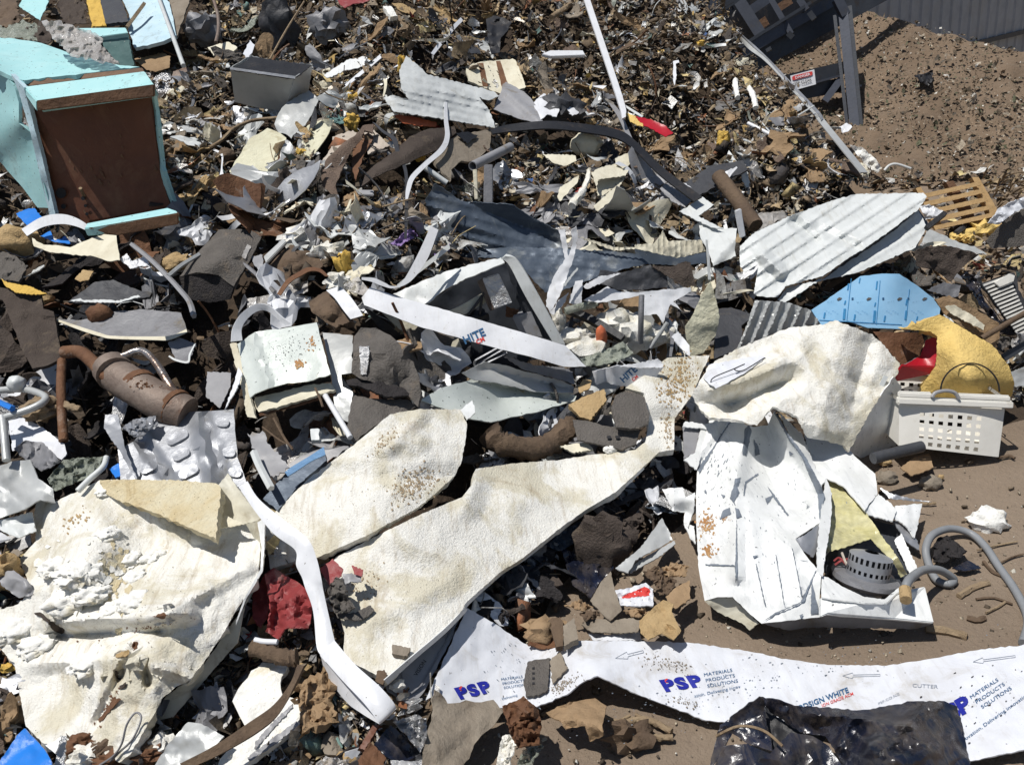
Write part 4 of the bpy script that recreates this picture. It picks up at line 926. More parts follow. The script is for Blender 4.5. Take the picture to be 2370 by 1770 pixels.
WV = S('wavy_offcut', 'small curved corrugated grey offcut in front of the blue board', 'roofing offcut', 'd2', '60,912,.3 330,930,.3 500,990,.29 582,1100,.26 330,1132,.27 0,1262,.26 -90,1300,.26 -20,1150,.28', 'light_metal', th=.003, cr=.002, sp=4, corr=(-.42, 1, 24, .009, 1.5), base=(300, 1250))
# ---- blue insulation board
IB, ibf = S('insulation_board', 'light blue printed insulation board under the roofing sheet', 'insulation board', 'd2', '900,720,.16 1070,700,.16 1210,702,.15 1330,780,.12 1500,910,.08 1540,962,.07 1530,1022,.09 1380,1080,.13 1222,1140,.17 960,1132,.2 800,1076,.21 590,1112,.22 510,990,.21 700,860,.19', 'board_blue', th=.012, cr=.001, jag=.4, base=(1100, 1130), sp=9)
for a, b in (((690, 170), (620, 830)), ((1150, 200), (1090, 900)), ((1620, 340), (1560, 850)), ((180, 830), (1500, 905))):
    l = math.hypot(b[0] - a[0], b[1] - a[1]); nx, ny = -(b[1] - a[1]) / l * 5, (b[0] - a[0]) / l * 5
    S('printed_line', None, None, 'u', '%g,%g %g,%g %g,%g %g,%g' % (a[0] - nx, a[1] - ny, b[0] - nx, b[1] - ny, b[0] + nx, b[1] + ny, a[0] + nx, a[1] + ny), 'ink_blue', e=.0025, th=.0005, cr=0, jag=.1, on=ibf, parent=IB)
for x, y, w_, h_ in ((560, 650, 40, 170), (1040, 680, 40, 180), (1545, 680, 36, 140), (250, 710, 26, 90), (730, 740, 26, 90), (1210, 760, 26, 90), (630, 250, 22, 100), (1085, 210, 22, 130), (580, 520, 22, 60), (1060, 550, 20, 60), (1560, 500, 22, 90), (1730, 770, 20, 60), (815, 160, 18, 80)):
    S('printed_block', None, None, 'u', '%g,%g %g,%g %g,%g %g,%g' % (x + 8, y, x + w_ + 8, y, x + w_ - 8, y + h_, x - 8, y + h_), 'ink_blue', e=.0028, th=.0005, cr=0, jag=.1, on=ibf, parent=IB)
for x in (330, 800, 1290, 1690):
    for q in range(5):
        TXT(IB, ibf, 'u', x - 10 + 22 * q - (q % 2) * 6, 560 - q * 6, ('IIIIIIII', 'IIIIII', 'III', 'IIIII', 'IIII')[q], 8, -82 + 180, 'ink_slate', e=.0028)
    for q in range(6):
        TXT(IB, ibf, 'u', x - 50 + 35 * q, 690 + 22 * (q % 3), 'iiiiiiii', 12, 0, 'ink_blue', e=.0028)
    for rr in ((120, -60), (210, -70)):
        pass
    S('printed_mark', None, None, 'u', '%g,%g %g,%g %g,%g %g,%g' % (x - 105, 475, x - 75, 470, x - 75, 505, x - 105, 508), 'ink_slate', e=.0028, th=.0005, cr=0, jag=.3, on=ibf, parent=IB) if x > 400 else None
    S('printed_mark', None, None, 'u', '%g,%g %g,%g %g,%g %g,%g %g,%g' % (x + 130, 500, x + 165, 470, x + 215, 478, x + 190, 505, x + 150, 520), 'felt_grey', e=.0028, th=.0005, cr=0, jag=.8, on=ibf, parent=IB)
# ---- yellow cushion, red crate, laundry basket
YC, ycf = S('yellow_cushion', 'torn yellow foam cushion with a stitched circle behind the basket', 'foam cushion', 'd2', '1230,1140,.10 1380,1090,.12 1530,1022,.12 1760,1160,.14 1950,1268,.14 2080,1430,.14 2125,1560,.13 2110,1660,.10 2060,1740,.06 1400,1740,.06 1380,1600,.08 1500,1430,.12 1512,1200,.12 1460,1160,.12', 'yellow_pale', th=.06, cr=.004, csc=18, sp=5, jag=.7, folds=2, famp=.02, ctrl='1780,1430,.25 1780,1580,.25 1650,1260,.20 1900,1400,.21', base=(1700, 1760))
R('stitch_ring', None, None, 'd2', ' '.join('%g,%g,.272' % (1775 + 240 * math.cos(a), 1640 + 232 * math.sin(a)) for a in [math.pi * (1 + i / 12) for i in range(13)]), ' '.join('%g,%g,.272' % (1775 + 230 * math.cos(a), 1640 + 222 * math.sin(a)) for a in [math.pi * (1 + i / 12) for i in range(13)]), 'ink_black', parent=YC, base=(1700, 1760), n=3, cover=False, th=.004)
RC, rcf = S('red_crate', 'red plastic crate wall wedged beside the yellow cushion', 'crate', 'd2', '1505,1200,.16 1520,1290,.16 1500,1400,.16 1490,1440,.16 1230,1440,.18 1380,1350,.12 1420,1230,.12', 'crate_red', th=.01, cr=.001, base=(1400, 1650), jag=.3)
B('front_wall', None, None, 'd2', '1232,1428,.22 1495,1440,.20 1472,1502,.19 1340,1520,.18 1190,1560,.18 1180,1500,.2', .01, 'crate_red', parent=RC, base=(1400, 1650))
S('inner_floor', None, None, 'd2', '1000,1160,.08 1380,1170,.06 1410,1240,.05 1370,1350,.06 1230,1430,.10 1100,1290,.10', 'rust', parent=RC, base=(1400, 1650), cr=.004)
def basket():
    t = 'd3'; D0 = tdepth(2230, 1050) ; x0, y0, k = TILE[t]
    def W_(x, y, d): return w3(x0 + x * k, y0 + y * k, np.array(D0 - d))
    root = empty('laundry_basket', W_(1620, 680, 0), 'white plastic laundry basket with square holes on the sand', 'laundry basket')
    # front wall as a lattice with 7 x 5 openings
    tl, tr, bl, br = (1208, 250, .075), (2050, 300, .075), (1205, 590, .085), (2000, 680, .085)
    def pt(u, v):
        a = [tl[i] + (tr[i] - tl[i]) * u for i in range(3)]; b = [bl[i] + (br[i] - bl[i]) * u for i in range(3)]
        return [a[i] + (b[i] - a[i]) * v for i in range(3)]
    us = [0, .10]; vs = [0, .22]
    us = [0, .05, .1, .15]
    u0, u1, v0, v1 = .20, .79, .19, .93
    us = [0, .1] + [u0 + (u1 - u0) * i / 13 for i in range(14)] + [.9, 1.0]
    vs = [0, .1] + [v0 + (v1 - v0) * i / 9 for i in range(10)] + [1.0]
    def grid(thk):
        V = []
        for v in vs:
            for u in us:
                x, y, d = pt(u, v); cur = .02 * (1 - (2 * u - 1) ** 2)
                V.append(W_(x, y, d + cur - thk))
        return V
    n = len(us); V = grid(0) + grid(.004); m = n * len(vs); Fc = []
    hole = lambda i, j: 2 <= i < 2 + 13 and 2 <= j < 2 + 9 and (i - 2) % 2 == 0 and (j - 2) % 2 == 0
    ni, nj = n - 1, len(vs) - 1
    solid = lambda i, j: 0 <= i < ni and 0 <= j < nj and not hole(i, j)
    for j in range(nj):
        for i in range(ni):
            if not solid(i, j): continue
            a, b, c, d = j * n + i, j * n + i + 1, (j + 1) * n + i + 1, (j + 1) * n + i
            Fc += [(d, c, b, a), (a + m, b + m, c + m, d + m)]
            for (p, q, ii, jj) in ((a, b, i, j - 1), (b, c, i + 1, j), (c, d, i, j + 1), (d, a, i - 1, j)):
                if not solid(ii, jj): Fc.append((p, q, q + m, p + m))
    mk('front_wall', V, Fc, 'basket', root, smooth=True, sharp=30)
    # other walls lean in towards the floor
    back = np.array([0.0, .30, 0.0])
    C = [W_(*tl), W_(*tr), W_(*br), W_(*bl)]
    Bk = [C[0] + back, C[1] + back, C[2] + back * .8, C[3] + back * .8]
    def wall(name, q):
        q = np.array(q); nrm = np.cross(q[1] - q[0], q[3] - q[0]); nrm /= np.linalg.norm(nrm)
        mk(name, np.vstack([q, q + nrm * .004]), [(0, 1, 2, 3), (7, 6, 5, 4), (0, 4, 5, 1), (1, 5, 6, 2), (2, 6, 7, 3), (3, 7, 4, 0)], 'basket', root, smooth=False)
    mk('back_wall', [v + back for v in V], Fc, 'basket', root, smooth=True, sharp=30); wall('end_wall', [Bk[0], C[0], C[3], Bk[3]]); wall('end_wall', [C[1], Bk[1], Bk[2], C[2]]); wall('floor', [C[3], C[2], Bk[2], Bk[3]])
    # rolled rim with a handle opening at the front
    P = [W_(1195, 215, .11), W_(1470, 222, .125), W_(1680, 232, .125), W_(2120, 262, .11)]
    up = W_(1195, 150, .11) - P[0]
    def rim(name, a, b, h, dp):
        d = np.array([0, dp, 0]); q = [a, b, b + h, a + h]
        V = np.array(q + [v + d for v in q])
        o = mk(name, V, [(0, 1, 2, 3), (7, 6, 5, 4), (0, 4, 5, 1), (1, 5, 6, 2), (2, 6, 7, 3), (3, 7, 4, 0)], 'basket', root, smooth=False)
        bm = bmesh.new(); bm.from_mesh(o.data); bmesh.ops.recalc_face_normals(bm, faces=bm.faces)
        bmesh.ops.bevel(bm, geom=list(bm.edges), offset=.005, segments=2, affect='EDGES', clamp_overlap=True); bm.to_mesh(o.data); bm.free()
    rim('rim', W_(1200, 262, .112), W_(2125, 298, .112), W_(1200, 205, .112) - W_(1200, 262, .112), .02)
    rim('rim', W_(1205, 208, .108), W_(1475, 218, .108), W_(1205, 160, .108) - W_(1205, 208, .108), .015)
    rim('rim', W_(1680, 222, .108), W_(2100, 240, .108), W_(1680, 178, .108) - W_(1680, 222, .108), .015)
    V, Fc = tube_mesh(catmull([W_(1470, 205, .115), W_(1500, 168, .115), W_(1580, 152, .115), W_(1650, 168, .115), W_(1685, 215, .115)], 6), .007, 8)
    mk('handle', V, Fc, 'grey_plastic', root)
    rim('rim', W_(1200, 250, .10) + back, W_(2120, 285, .10) + back, up * .5, -.015)
    rim('rim', W_(1200, 240, .10), W_(1200, 240, .10) + back, up * .5, .01)
    rim('rim', W_(2110, 275, .10), W_(2110, 275, .10) + back, up * .5, .01)
basket()
COVER.append([(2070, 900), (2350, 900), (2350, 1065), (2070, 1050)])

# ---- dark blue ribbed sheet across the middle
NB, nbf = S('ribbed_sheet', 'long dark blue ribbed metal sheet lying across the middle of the heap', 'metal sheet', 'b2',
    '1440,-20,.28 1560,60,.26 1640,122,.24 2050,152,.22 2203,250,.2 2420,360,.2 2470,500,.2 2031,492,.16 1830,512,.16 1560,330,.18 1370,222,.2 1355,120,.24', 'navy_metal', th=.003, cr=.003, sp=5, corr=(1, .25, 24, .004, 1.4), base=(1950, 560), crease='1450,20,2400,450,-.05,150')
S('lower_leaf', None, None, 'b2', '1440,330,.19 1560,400,.19 1830,505,.18 2031,488,.18 2471,500,.2 2920,528,.2 3050,542,.2 3140,620,.2 2940,660,.24 2631,760,.27 2431,840,.29 2310,850,.29 2120,640,.26 1990,575,.24 1660,570,.22 1540,500,.2', 'navy_metal', parent=NB, th=.003, cr=.004, sp=5, corr=(1, .08, 20, .003, 1.4), base=(1950, 560))
S('right_leaf', None, None, 'c2', '990,470,.2 1060,475,.21 1150,520,.2 1340,575,.18 1560,528,.16 1565,620,.17 1300,630,.19 1110,625,.2 1000,540,.2', 'navy_metal', parent=NB, th=.003, cr=.003, base=(0, 560))
S('left_leaf', None, None, 'b2', '1075,378,.12 1250,252,.15 1365,195,.18 1560,325,.18 1480,360,.18 1300,280,.16', 'navy_metal', parent=NB, th=.003, cr=.003, base=(1950, 560))
S('steel_sheet', 'dark grey bent steel sheet left of the blue ribbed sheet', 'metal sheet', 'b2', '455,192,.20 700,182,.22 960,150,.22 1130,85,.22 1178,112,.22 1180,180,.20 1050,290,.14 930,402,.10 700,312,.12 580,262,.15', 'mid_grey', th=.003, cr=.004, folds=2)  # darker metal puts this sheet's shading into its colour
S('steel_sheet', 'lit speckled grey steel flap in front of the dark bent sheet', 'metal sheet', 'b2', '240,375,.14 430,212,.2 600,270,.17 900,402,.12 885,470,.10 540,385,.11', 'light_metal', th=.003, cr=.005, folds=2)  # lit lower left of the same sheet, painted with lighter metal

# ---- appliance frame in the centre
AB = (1600, 1000)
AF, aff = S('wrecked_appliance', 'wrecked appliance with bent white frame in the centre of the heap', 'appliance', 'b2', '1100,860,.24 1300,775,.23 1500,690,.23 1750,620,.24 1960,572,.25 1990,610,.29 1850,672,.29 1700,730,.29 1560,800,.29 1480,850,.29 1385,930,.28 1330,950,.28 1180,895,.27', 'pale_metal', th=.004, cr=.004, base=AB, folds=3, famp=.03)
S('inner_liner', None, None, 'b2', '1330,950,.08 1700,735,.10 1960,615,.10 2060,650,.10 2350,1150,.04 2380,1260,.02 2000,1530,.0 1500,1480,.0 1250,1200,.02 1150,1000,.05', 'steel_dark', parent=AF, base=AB, cr=.008)
R('frame_arm', None, None, 'b2', '1995,560,.28 2090,595,.28 2240,840,.27 2470,1265,.22', '1960,580,.27 2030,640,.27 2160,890,.26 2370,1240,.22', 'pale_metal', parent=AF, base=AB, th=.02)
S('inner_wall', None, None, 'b2', '2000,620,.20 2075,690,.21 2200,920,.2 2350,1220,.18 2250,1200,.14 2080,900,.16', 'steel_dark', parent=AF, base=AB)
R('cream_bar', None, None, 'b2', '1010,1010,.2 1500,1005,.19 1790,870,.19 1830,855,.19', '1150,1140,.2 1285,1225,.18 1640,1040,.18 1840,930,.18', 'cream', parent=AF, base=AB, th=.012)
R('cream_bar', None, None, 'b2', '1400,1335,.16 1620,1215,.16', '1480,1410,.16 1650,1290,.16', 'cream', parent=AF, base=AB, th=.012)
TF = B('transformer', None, None, 'b2', '1812,742,.26 1945,700,.26 2052,932,.24 1908,982,.24', .06, 'foil', parent=AF, base=AB)
B('transformer_side', None, None, 'b2', '1765,765,.22 1815,740,.25 1910,985,.235 1870,1000,.2', .03, 'muffler', parent=TF, base=AB)
B('grey_box', None, None, 'b2', '2050,1045,.17 2210,1000,.18 2290,1210,.16 2110,1180,.15', .08, 'grey_plastic', parent=AF, base=AB)
for i, s_ in enumerate(('1760,1390,.14 1940,1290,.15', '1770,1420,.13 1990,1300,.15', '1765,1455,.13 2010,1330,.14', '1760,1390,.14 1750,1420,.13 1770,1455,.13', '1830,850,.22 1700,1030,.18', '1810,880,.22 1790,1030,.17')):
    T('heater_rod', None, None, 'b2', s_, .006, 'galv' if i < 4 else 'dark_grey', parent=AF, base=AB, seg=6)
CH('wire_bundle', None, None, 'b2', '1760,1070', (.05, .04, .04), 'black', e=.15, parent=AF, base=AB, rough=.6)
for s_, m_ in (('1290,1490,.1 1420,1440,.12 1460,1470,.12 1320,1560,.1', 'foil'), ('1500,1330,.1 1560,1260,.13 1600,1300,.13 1540,1400,.1', 'white'), ('1640,1240,.12 1720,1250,.12 1740,1340,.12 1660,1420,.1', 'dark_grey'), ('1480,1420,.06 1640,1330,.09 1740,1500,.07 1560,1530,.05', 'mid_grey'), ('2000,960,.13 2100,990,.14 2080,1050,.13 2000,1040,.13', 'rust')):
    S('inner_bracket', None, None, 'b2', s_, m_, parent=AF, base=AB, th=.008, cr=.01)
WR, wrf = S('printed_strap', 'wide white printed strap crossing in front of the wrecked appliance', 'strap', 'b2', '850,890,.36 915,808,.33 1100,870,.33 1500,985,.33 1900,1100,.32 2203,1190,.31 2471,1270,.28 2640,1440,.28 2460,1440,.31 2203,1362,.36 1950,1300,.37 1700,1232,.38 1300,1118,.39 1000,1000,.39 870,950,.38', 'white', th=.002, cr=.001, base=AB, jag=.4, ctrl='1700,1130,.365')
TXT(WR, wrf, 'b2', 1672, 1262, 'HITE', 62, 24, 'ink_slate', bold=.03)
TXT(WR, wrf, 'b2', 1770, 1262, 'CM', 34, 26, 'ink_red', bold=.03)
S('dark_strap', 'narrow dark blue strap hanging below the white printed strap', 'strap', 'b2', '870,975,.33 920,990,.33 1030,1080,.32 1260,1260,.29 1540,1440,.27 1700,1525,.26 1690,1540,.26 1520,1460,.26 1240,1290,.28 1000,1150,.31', 'black', th=.002, cr=0, base=AB, jag=.3)
# ---- dish shaped enamel panels under it
DP, dpf = S('dish_panel', 'curved pale grey panel below the wrecked appliance', 'panel', 'b3', '1310,228,.16 1480,132,.18 1720,62,.19 2030,40,.19 2331,110,.18 2560,195,.16 2545,235,.15 2203,330,.16 1880,402,.17 1700,372,.17 1500,292,.16', 'green_white', th=.004, cr=.002, ctrl='1950,230,.10', crease='1720,60,2500,220,-.04,60')
S('panel_fold', None, None, 'c2', '-380,1490,.22 -200,1400,.23 0,1440,.24 80,1468,.24 430,1560,.21 510,1600,.19 505,1650,.18 200,1640,.18 -100,1570,.18 -300,1540,.19', 'light_metal', parent=DP, th=.004, cr=.003, crease='-200,1450,500,1620,-.03,70')
S('panel_fold', None, None, 'c2', '-60,1350,.27 200,1430,.26 430,1445,.26 500,1480,.23 515,1580,.21 440,1555,.22 100,1460,.24', 'mid_grey', parent=DP, th=.004, cr=.003)
# ---- crushed cistern box with rust spots
EB, ebf = S('enamel_box', 'crushed white metal box with rust spots left of the centre', 'metal box', 'b2', '-140,1260,.22 0,1165,.26 250,1130,.28 492,1088,.28 540,1270,.28 602,1500,.25 420,1558,.22 260,1570,.22 100,1615,.20 0,1655,.18 -40,1690,.17 -110,1400,.2', 'green_white', th=.004, cr=.003, folds=2, famp=.02, crease='-20,1200,110,1600,.03,50')
SPLOT('rust_stain', EB, ebf, 'b2', 355, 1420, 45, 38, 45, 'rustspot', (3, 16))
SPLOT('rust_stain', EB, ebf, 'b2', 445, 1260, 30, 50, 30, 'rustspot', (3, 12))
SPLOT('dirt_specks', EB, ebf, 'b2', 250, 1300, 260, 170, 160, 'ink_black', (1.5, 5))
S('left_frame', None, None, 'b2', '-200,1260,.2 -150,1250,.22 -100,1410,.2 -40,1690,.16 10,1850,.12 -60,1840,.12 -110,1600,.16', 'cream', parent=EB, th=.01, cr=.004)
S('lower_ledge', None, None, 'b3', '0,205,.14 160,170,.15 430,105,.17 600,90,.17 640,142,.17 330,240,.15 30,322,.12 -10,262,.12', 'cream', parent=EB, th=.012, cr=.005)
S('rust_bar', None, None, 'b3', '30,335,.11 330,245,.13 640,150,.15 650,180,.14 330,275,.12 40,355,.10', 'rust', parent=EB, th=.01, cr=.002)
S('box_mouth', None, None, 'b2', '-20,1690,.12 110,1620,.14 420,1570,.15 600,1510,.17 610,1560,.12 300,1620,.08 0,1700,.08', 'black', parent=EB, th=.004)
S('rear_wall', None, None, 'b2', '540,1170,.16 780,1192,.18 770,1490,.17 690,1500,.16 700,1600,.14 780,1640,.14 770,1900,.08 640,1830,.10 610,1520,.16', 'light_metal', parent=EB, th=.004, cr=.003, folds=2)
R('ring_strap', 'white plastic strap curled into a ring on the crushed metal box', 'strap', 'b2', '-190,1240,.3 -175,1130,.32 -110,1020,.33 0,945,.34 110,955,.33 210,1040,.30 290,1100,.28', '-100,1230,.26 -105,1140,.28 -60,1060,.29 20,1000,.30 100,1000,.29 190,1070,.27 240,1110,.26', 'white', n=8)
# ================================================================== smaller pieces, one by one
def L_(name, cat, t, label, s, mat, **k): return S(name, label, cat, t, s, mat, **k)
# ---- upper left and upper middle
L_('cardboard_flap', 'cardboard', 'a1', 'brown cardboard flap between carcass and grey debris', '1070,470 1180,450 1290,420 1360,450 1350,540 1240,575 1170,560', 'cardboard', e=.12, folds=2)
L_('cream_chip', 'scrap', 'a1', 'cream plastic fragment with dark cracks above the grey box', '1655,378 1820,335 1890,378 1860,410 1700,445', 'cream', e=.14, th=.008)
L_('white_chip', 'scrap', 'a1', 'thin white chip upright right of the cream fragment', '1935,430 1990,320 2030,360 2010,420 1970,470', 'white_sheet', e=.14)
L_('plate_scrap', 'metal scrap', 'a1', 'small grey metal plate beside the rounded paper roll', '1540,945 1600,940 1690,1020 1740,1080 1640,1130 1580,1080', 'grey_plastic', e=.13)
L_('plate_scrap', 'metal scrap', 'a1', 'dark blue grey plate right of the cabinet edge', '1250,830 1330,790 1440,860 1420,960 1290,1000', 'mid_grey', e=.10)
L_('crushed_can', 'metal scrap', 'a1', 'crumpled grey and cream metal right of the cabinet top', '1215,620 1300,580 1360,590 1370,740 1260,750', 'foil', e=.15, cr=.02, csc=9)
L_('crushed_can', 'metal scrap', 'a1', 'torn metal can standing under the pale pole', '1380,570 1480,530 1560,600 1530,720 1440,740 1360,700', 'muffler', e=.16, cr=.015, csc=12)
T('metal_strip', 'thin grey metal strip hanging under the pale pole', 'metal strip', 'a1', '1550,540 1560,620 1530,720 1540,820 1490,900', .009, 'galv', e=.2, seg=5)
B('white_tag', 'white tag standing up between cabinet and cream cloth', 'tag', 'a1', '1435,1040 1520,880 1540,900 1470,1075', .006, 'pale_metal', e=.2, bev=.001)
CH('paper_lump', 'rounded grey paper lump left of the cream cloth', 'paper', 'a1', '1480,1210', (.055, .05, .035), 'felt_grey', e=.08)
CH('brown_lump', 'round brown lump of soil left of the cream cloth', 'soil lump', 'a1', '1800,1250', (.05, .05, .045), 'wood', e=.08)
T('bent_cane', 'tan bent cane above the cream cloth', 'cane', 'a1', '1600,1215 1750,1130 1860,1030 2000,965 2210,940', .009, 'dead_wood', e=.17, n=6)
R('white_ribbon', 'short white torn ribbon hanging left of the cream cloth', 'ribbon', 'a1', '1690,1195 1760,1240 1760,1340 1750,1420 1790,1510 1815,1590', '1710,1185 1775,1230 1772,1340 1790,1410 1835,1500 1838,1565', 'white', e=.15)
T('curved_rail', 'curved grey tube end above the grey box', 'tube', 'a1', '1690,-40 1735,120 1740,240 1720,340', .011, 'muffler', e=.3)
CH('tape_lump', 'grey tarpaulin lump near the far pale panel', 'tarpaulin', 'a1', '1630,230', (.12, .06, .09), 'mid_grey', e=.14, rough=.6)
for s_, l_ in (('1560,980 1680,960 1760,1040 1700,1180 1620,1150', 'grey plastic cover under the bent cane'), ('1370,730 1440,725 1560,790 1560,850 1470,850', 'tan cardboard tube end beside the metal strip')):
    L_('cover_scrap', 'scrap', 'a1', l_, s_, 'grey_plastic' if 'cover' in l_ else 'card_grey', e=.1, folds=1)
L_('cream_cloth', 'cloth', 'b1', 'large crumpled cream plastic cloth left of the curled carpet', '-205,1365 -130,1250 -50,1110 100,1020 200,1060 250,1100 235,1230 295,1255 420,1000 560,950 632,955 590,1060 470,1240 360,1340 240,1430 60,1462 -30,1480 -120,1440', 'cream_cloth', e=.17, cr=.008, csc=26, folds=8, famp=.05, sharp=25)
L_('grey_cloth', 'cloth', 'b1', 'grey crumpled cloth above the cream cloth', '155,990 190,900 255,815 430,720 510,790 450,920 400,1000 340,1040 290,1105 250,1070 190,1060', 'light_metal', e=.22, cr=.02, csc=18, folds=3, famp=.03)
GB, _ = S('grey_box', 'open grey metal box sunk in the upper heap', 'box', 'a1', '1835,542,.30 2090,580,.30 2351,618,.30 2265,892,.16 2060,860,.16 1870,815,.16', 'light_metal', th=.004, cr=.001, jag=.3, base=(2100, 850))
S('end_wall', None, None, 'a1', '2351,618,.295 2490,512,.14 2460,720,.08 2265,892,.155', 'light_metal', th=.004, cr=.001, jag=.3, parent=GB, base=(2100, 850))
S('back_wall', None, None, 'a1', '2005,440,.12 2200,500,.12 2488,510,.13 2460,640,.1 2040,600,.1', 'light_metal', th=.004, cr=.001, parent=GB, base=(2100, 850))
S('end_wall', None, None, 'a1', '1835,542,.295 2005,440,.125 2040,560,.1 1860,650,.2', 'light_metal', th=.004, cr=.001, parent=GB, base=(2100, 850))
S('dark_inside', None, None, 'a1', '1860,560,.26 2005,455,.11 2480,520,.12 2345,630,.26', 'black', th=.004, cr=.004, parent=GB, base=(2100, 900))  # black sheet across the open top, for the dark inside
R('rolled_rim', None, None, 'a1', '1828,535,.31 2090,572,.31 2356,608,.31', '1835,555,.31 2090,592,.31 2350,630,.31', 'galv', parent=GB, base=(2100, 850), th=.006)
L_('red_plastic', 'plastic', 'b1', 'bright red plastic sheet at the top edge of the frame', '640,-40 940,-40 910,5 860,28 780,32 720,66 680,40', 'red', e=.25, folds=2)
L_('roof_offcut', 'roofing offcut', 'b1', 'crumpled silver ribbed roofing piece in the upper middle', '1150,560 1205,445 1320,540 1370,592 1900,728 1945,765 1860,800 1785,775 1870,880 1915,1020 1700,982 1400,932 1110,892 1025,782 1095,758 1230,792 1165,700', 'pale_metal', e=.24, cr=.006, csc=22, folds=4, famp=.03, corr=(1, .22, 16, .006, 1.6), sp=4, crease='1160,700,1800,760,.05,150')
CBX, _f = S('striped_box', 'cream box lid with two brown stripes in the upper middle', 'box', 'b1', '1675,512 2052,468 2145,702 1965,752 1700,645', 'cream', e=.2, cr=.003, th=.012)
for s_ in ('1780,505 1820,500 1860,690 1815,690', '1920,488 1955,485 2015,670 1965,690'):
    S('brown_stripe', None, None, 'b1', s_, 'rust', e=.003, th=.001, cr=0, jag=.3, on=_f, parent=CBX)
S('lid_side', None, None, 'b1', '2052,468 2075,480 2160,690 2145,705', 'cream', e=.19, parent=CBX, cr=.001)
L_('angle_iron', 'metal scrap', 'b1', 'bent grey channel lying beside the striped box lid', '1980,640 2140,728 2210,800 2300,975 2235,985 2060,930 1900,872 1965,720', 'grey_plastic', e=.22, cr=.003, crease='1990,720,2260,960,.04,50')
L_('black_plastic', 'plastic', 'b1', 'black crumpled plastic bag high on the heap', '1840,155 1900,125 1970,140 2045,175 2010,250 1960,300 1950,420 1885,435 1855,300', 'black', e=.22, cr=.03, csc=14, sp=5)
L_('half_pipe', 'pipe', 'b1', 'black half pipe shell above the striped box', '1528,432 1560,370 1592,320 1650,315 1720,350 1792,400 1800,432 1680,422 1570,472', 'dark_grey', e=.22, cr=.01, csc=20, folds=2)
R('white_strip', 'pale double edged metal strip above the silver roofing', 'metal strip', 'b1', '1402,425 1500,290 1580,200 1640,140', '1425,440 1530,310 1600,225 1660,165', 'white_sheet', e=.2)
L_('white_bracket', 'bracket', 'b1', 'white metal bracket with a notch left of the silver roofing', '548,600 640,540 730,480 885,448 925,500 830,540 720,562 640,600 572,622', 'enamel', e=.18, cr=.005, folds=2)
R('white_trim', 'white slat slanting below the notched bracket', 'slat', 'b1', '715,675 850,560 1000,432', '730,692 870,580 1008,462', 'white', e=.17)
T('thin_rod', 'thin pale rod standing on the grey box corner', 'rod', 'b1', '118,475 250,240 392,15', .006, 'dead_wood', e=.24, seg=6)
for i, (s_, r_, l_) in enumerate((('790,790', (.045, .035, .035), 'largest yellow foam chunk beside the silver roofing'), ('775,975', (.035, .025, .04), 'orange yellow foam chunk right of the teal scrap'), ('1305,1215', (.035, .03, .035), 'bright yellow foam lump above the white bent strap'), ('1185,520', (.03, .03, .05), 'yellow foam bit at the left tip of the silver roofing'))):
    CH('yellow_foam', l_, 'foam', 'b1', s_, r_, 'yellow', e=.15, rough=.7, freq=1.6)
L_('teal_scrap', 'scrap', 'b1', 'dark teal wet scrap right of the grey cloth', '530,890 590,878 720,940 722,985 650,985 560,930', 'teal_dark', e=.14, cr=.015, csc=10)
L_('carpet_curl', 'carpet', 'b1', 'white backed carpet edge standing beside the cream cloth', '418,1422 470,1345 560,1250 625,1150 618,1090 780,1038 812,1058 705,1180 570,1340 462,1442', 'carpet_back', e=.22, cr=.003, th=.006)
L_('carpet_curl', 'carpet', 'b1', 'beige carpet strip curled in folds in the upper middle', '528,1390 562,1280 700,1140 800,1080 832,1045 860,1000 945,988 935,1060 872,1040 842,1120 785,1180 682,1370 642,1480 665,1595 600,1540 540,1490', 'carpet', e=.25, cr=.004, th=.008, crease='600,1250,780,1100,.08,110 560,1400,660,1540,.06,80')
L_('carpet_curl', 'carpet', 'b1', 'orange brown inner fold of the curled carpet', '780,1185 850,1090 905,1050 945,1100 880,1210 842,1310 803,1445 770,1310', 'rust', e=.17, cr=.006)
L_('carpet_curl', 'carpet', 'b1', 'white lining standing behind the curled carpet', '870,1060 930,1020 1060,1150 1080,1160 960,1200 900,1230', 'carpet_back', e=.15, cr=.01, folds=2)
L_('brown_mat', 'mat', 'b1', 'large purplish brown mat bent over a dark hollow', '848,1485 880,1380 960,1310 1130,1190 1230,1090 1380,1028 1590,1005 1605,1060 1500,1130 1480,1185 1300,1260 1100,1350 950,1412', 'felt', e=.22, cr=.008, th=.01, crease='950,1380,1450,1100,.06,120')
L_('fibre_board', 'board', 'b1', 'broken grey board right of the purplish mat', '1480,1182 1605,1078 1890,1028 1872,1180 1750,1290 1645,1280 1565,1350 1562,1440 1500,1380 1430,1295', 'card_grey', e=.2, th=.012, cr=.003)
L_('dark_rag', 'rag', 'b1', 'black rag on top of the broken grey board', '1600,1060 1700,1050 1775,1080 1690,1145', 'black', e=.24, cr=.01)
T('grey_pipe', 'short grey plastic pipe with an open end on the broken grey board', 'pipe', 'b1', '1735,1325,.3 2035,1172,.28', .025, 'grey_plastic', hollow=True, seg=14)
R('bent_strap', 'long white bent metal strap curving down the upper middle', 'strap', 'b1', '1510,790 1508,950 1515,1080 1470,1180 1350,1290 1240,1400 1205,1500 1200,1590', '1530,790 1538,950 1552,1090 1510,1200 1385,1310 1275,1420 1240,1510 1215,1600', 'white', e=.27, n=8)
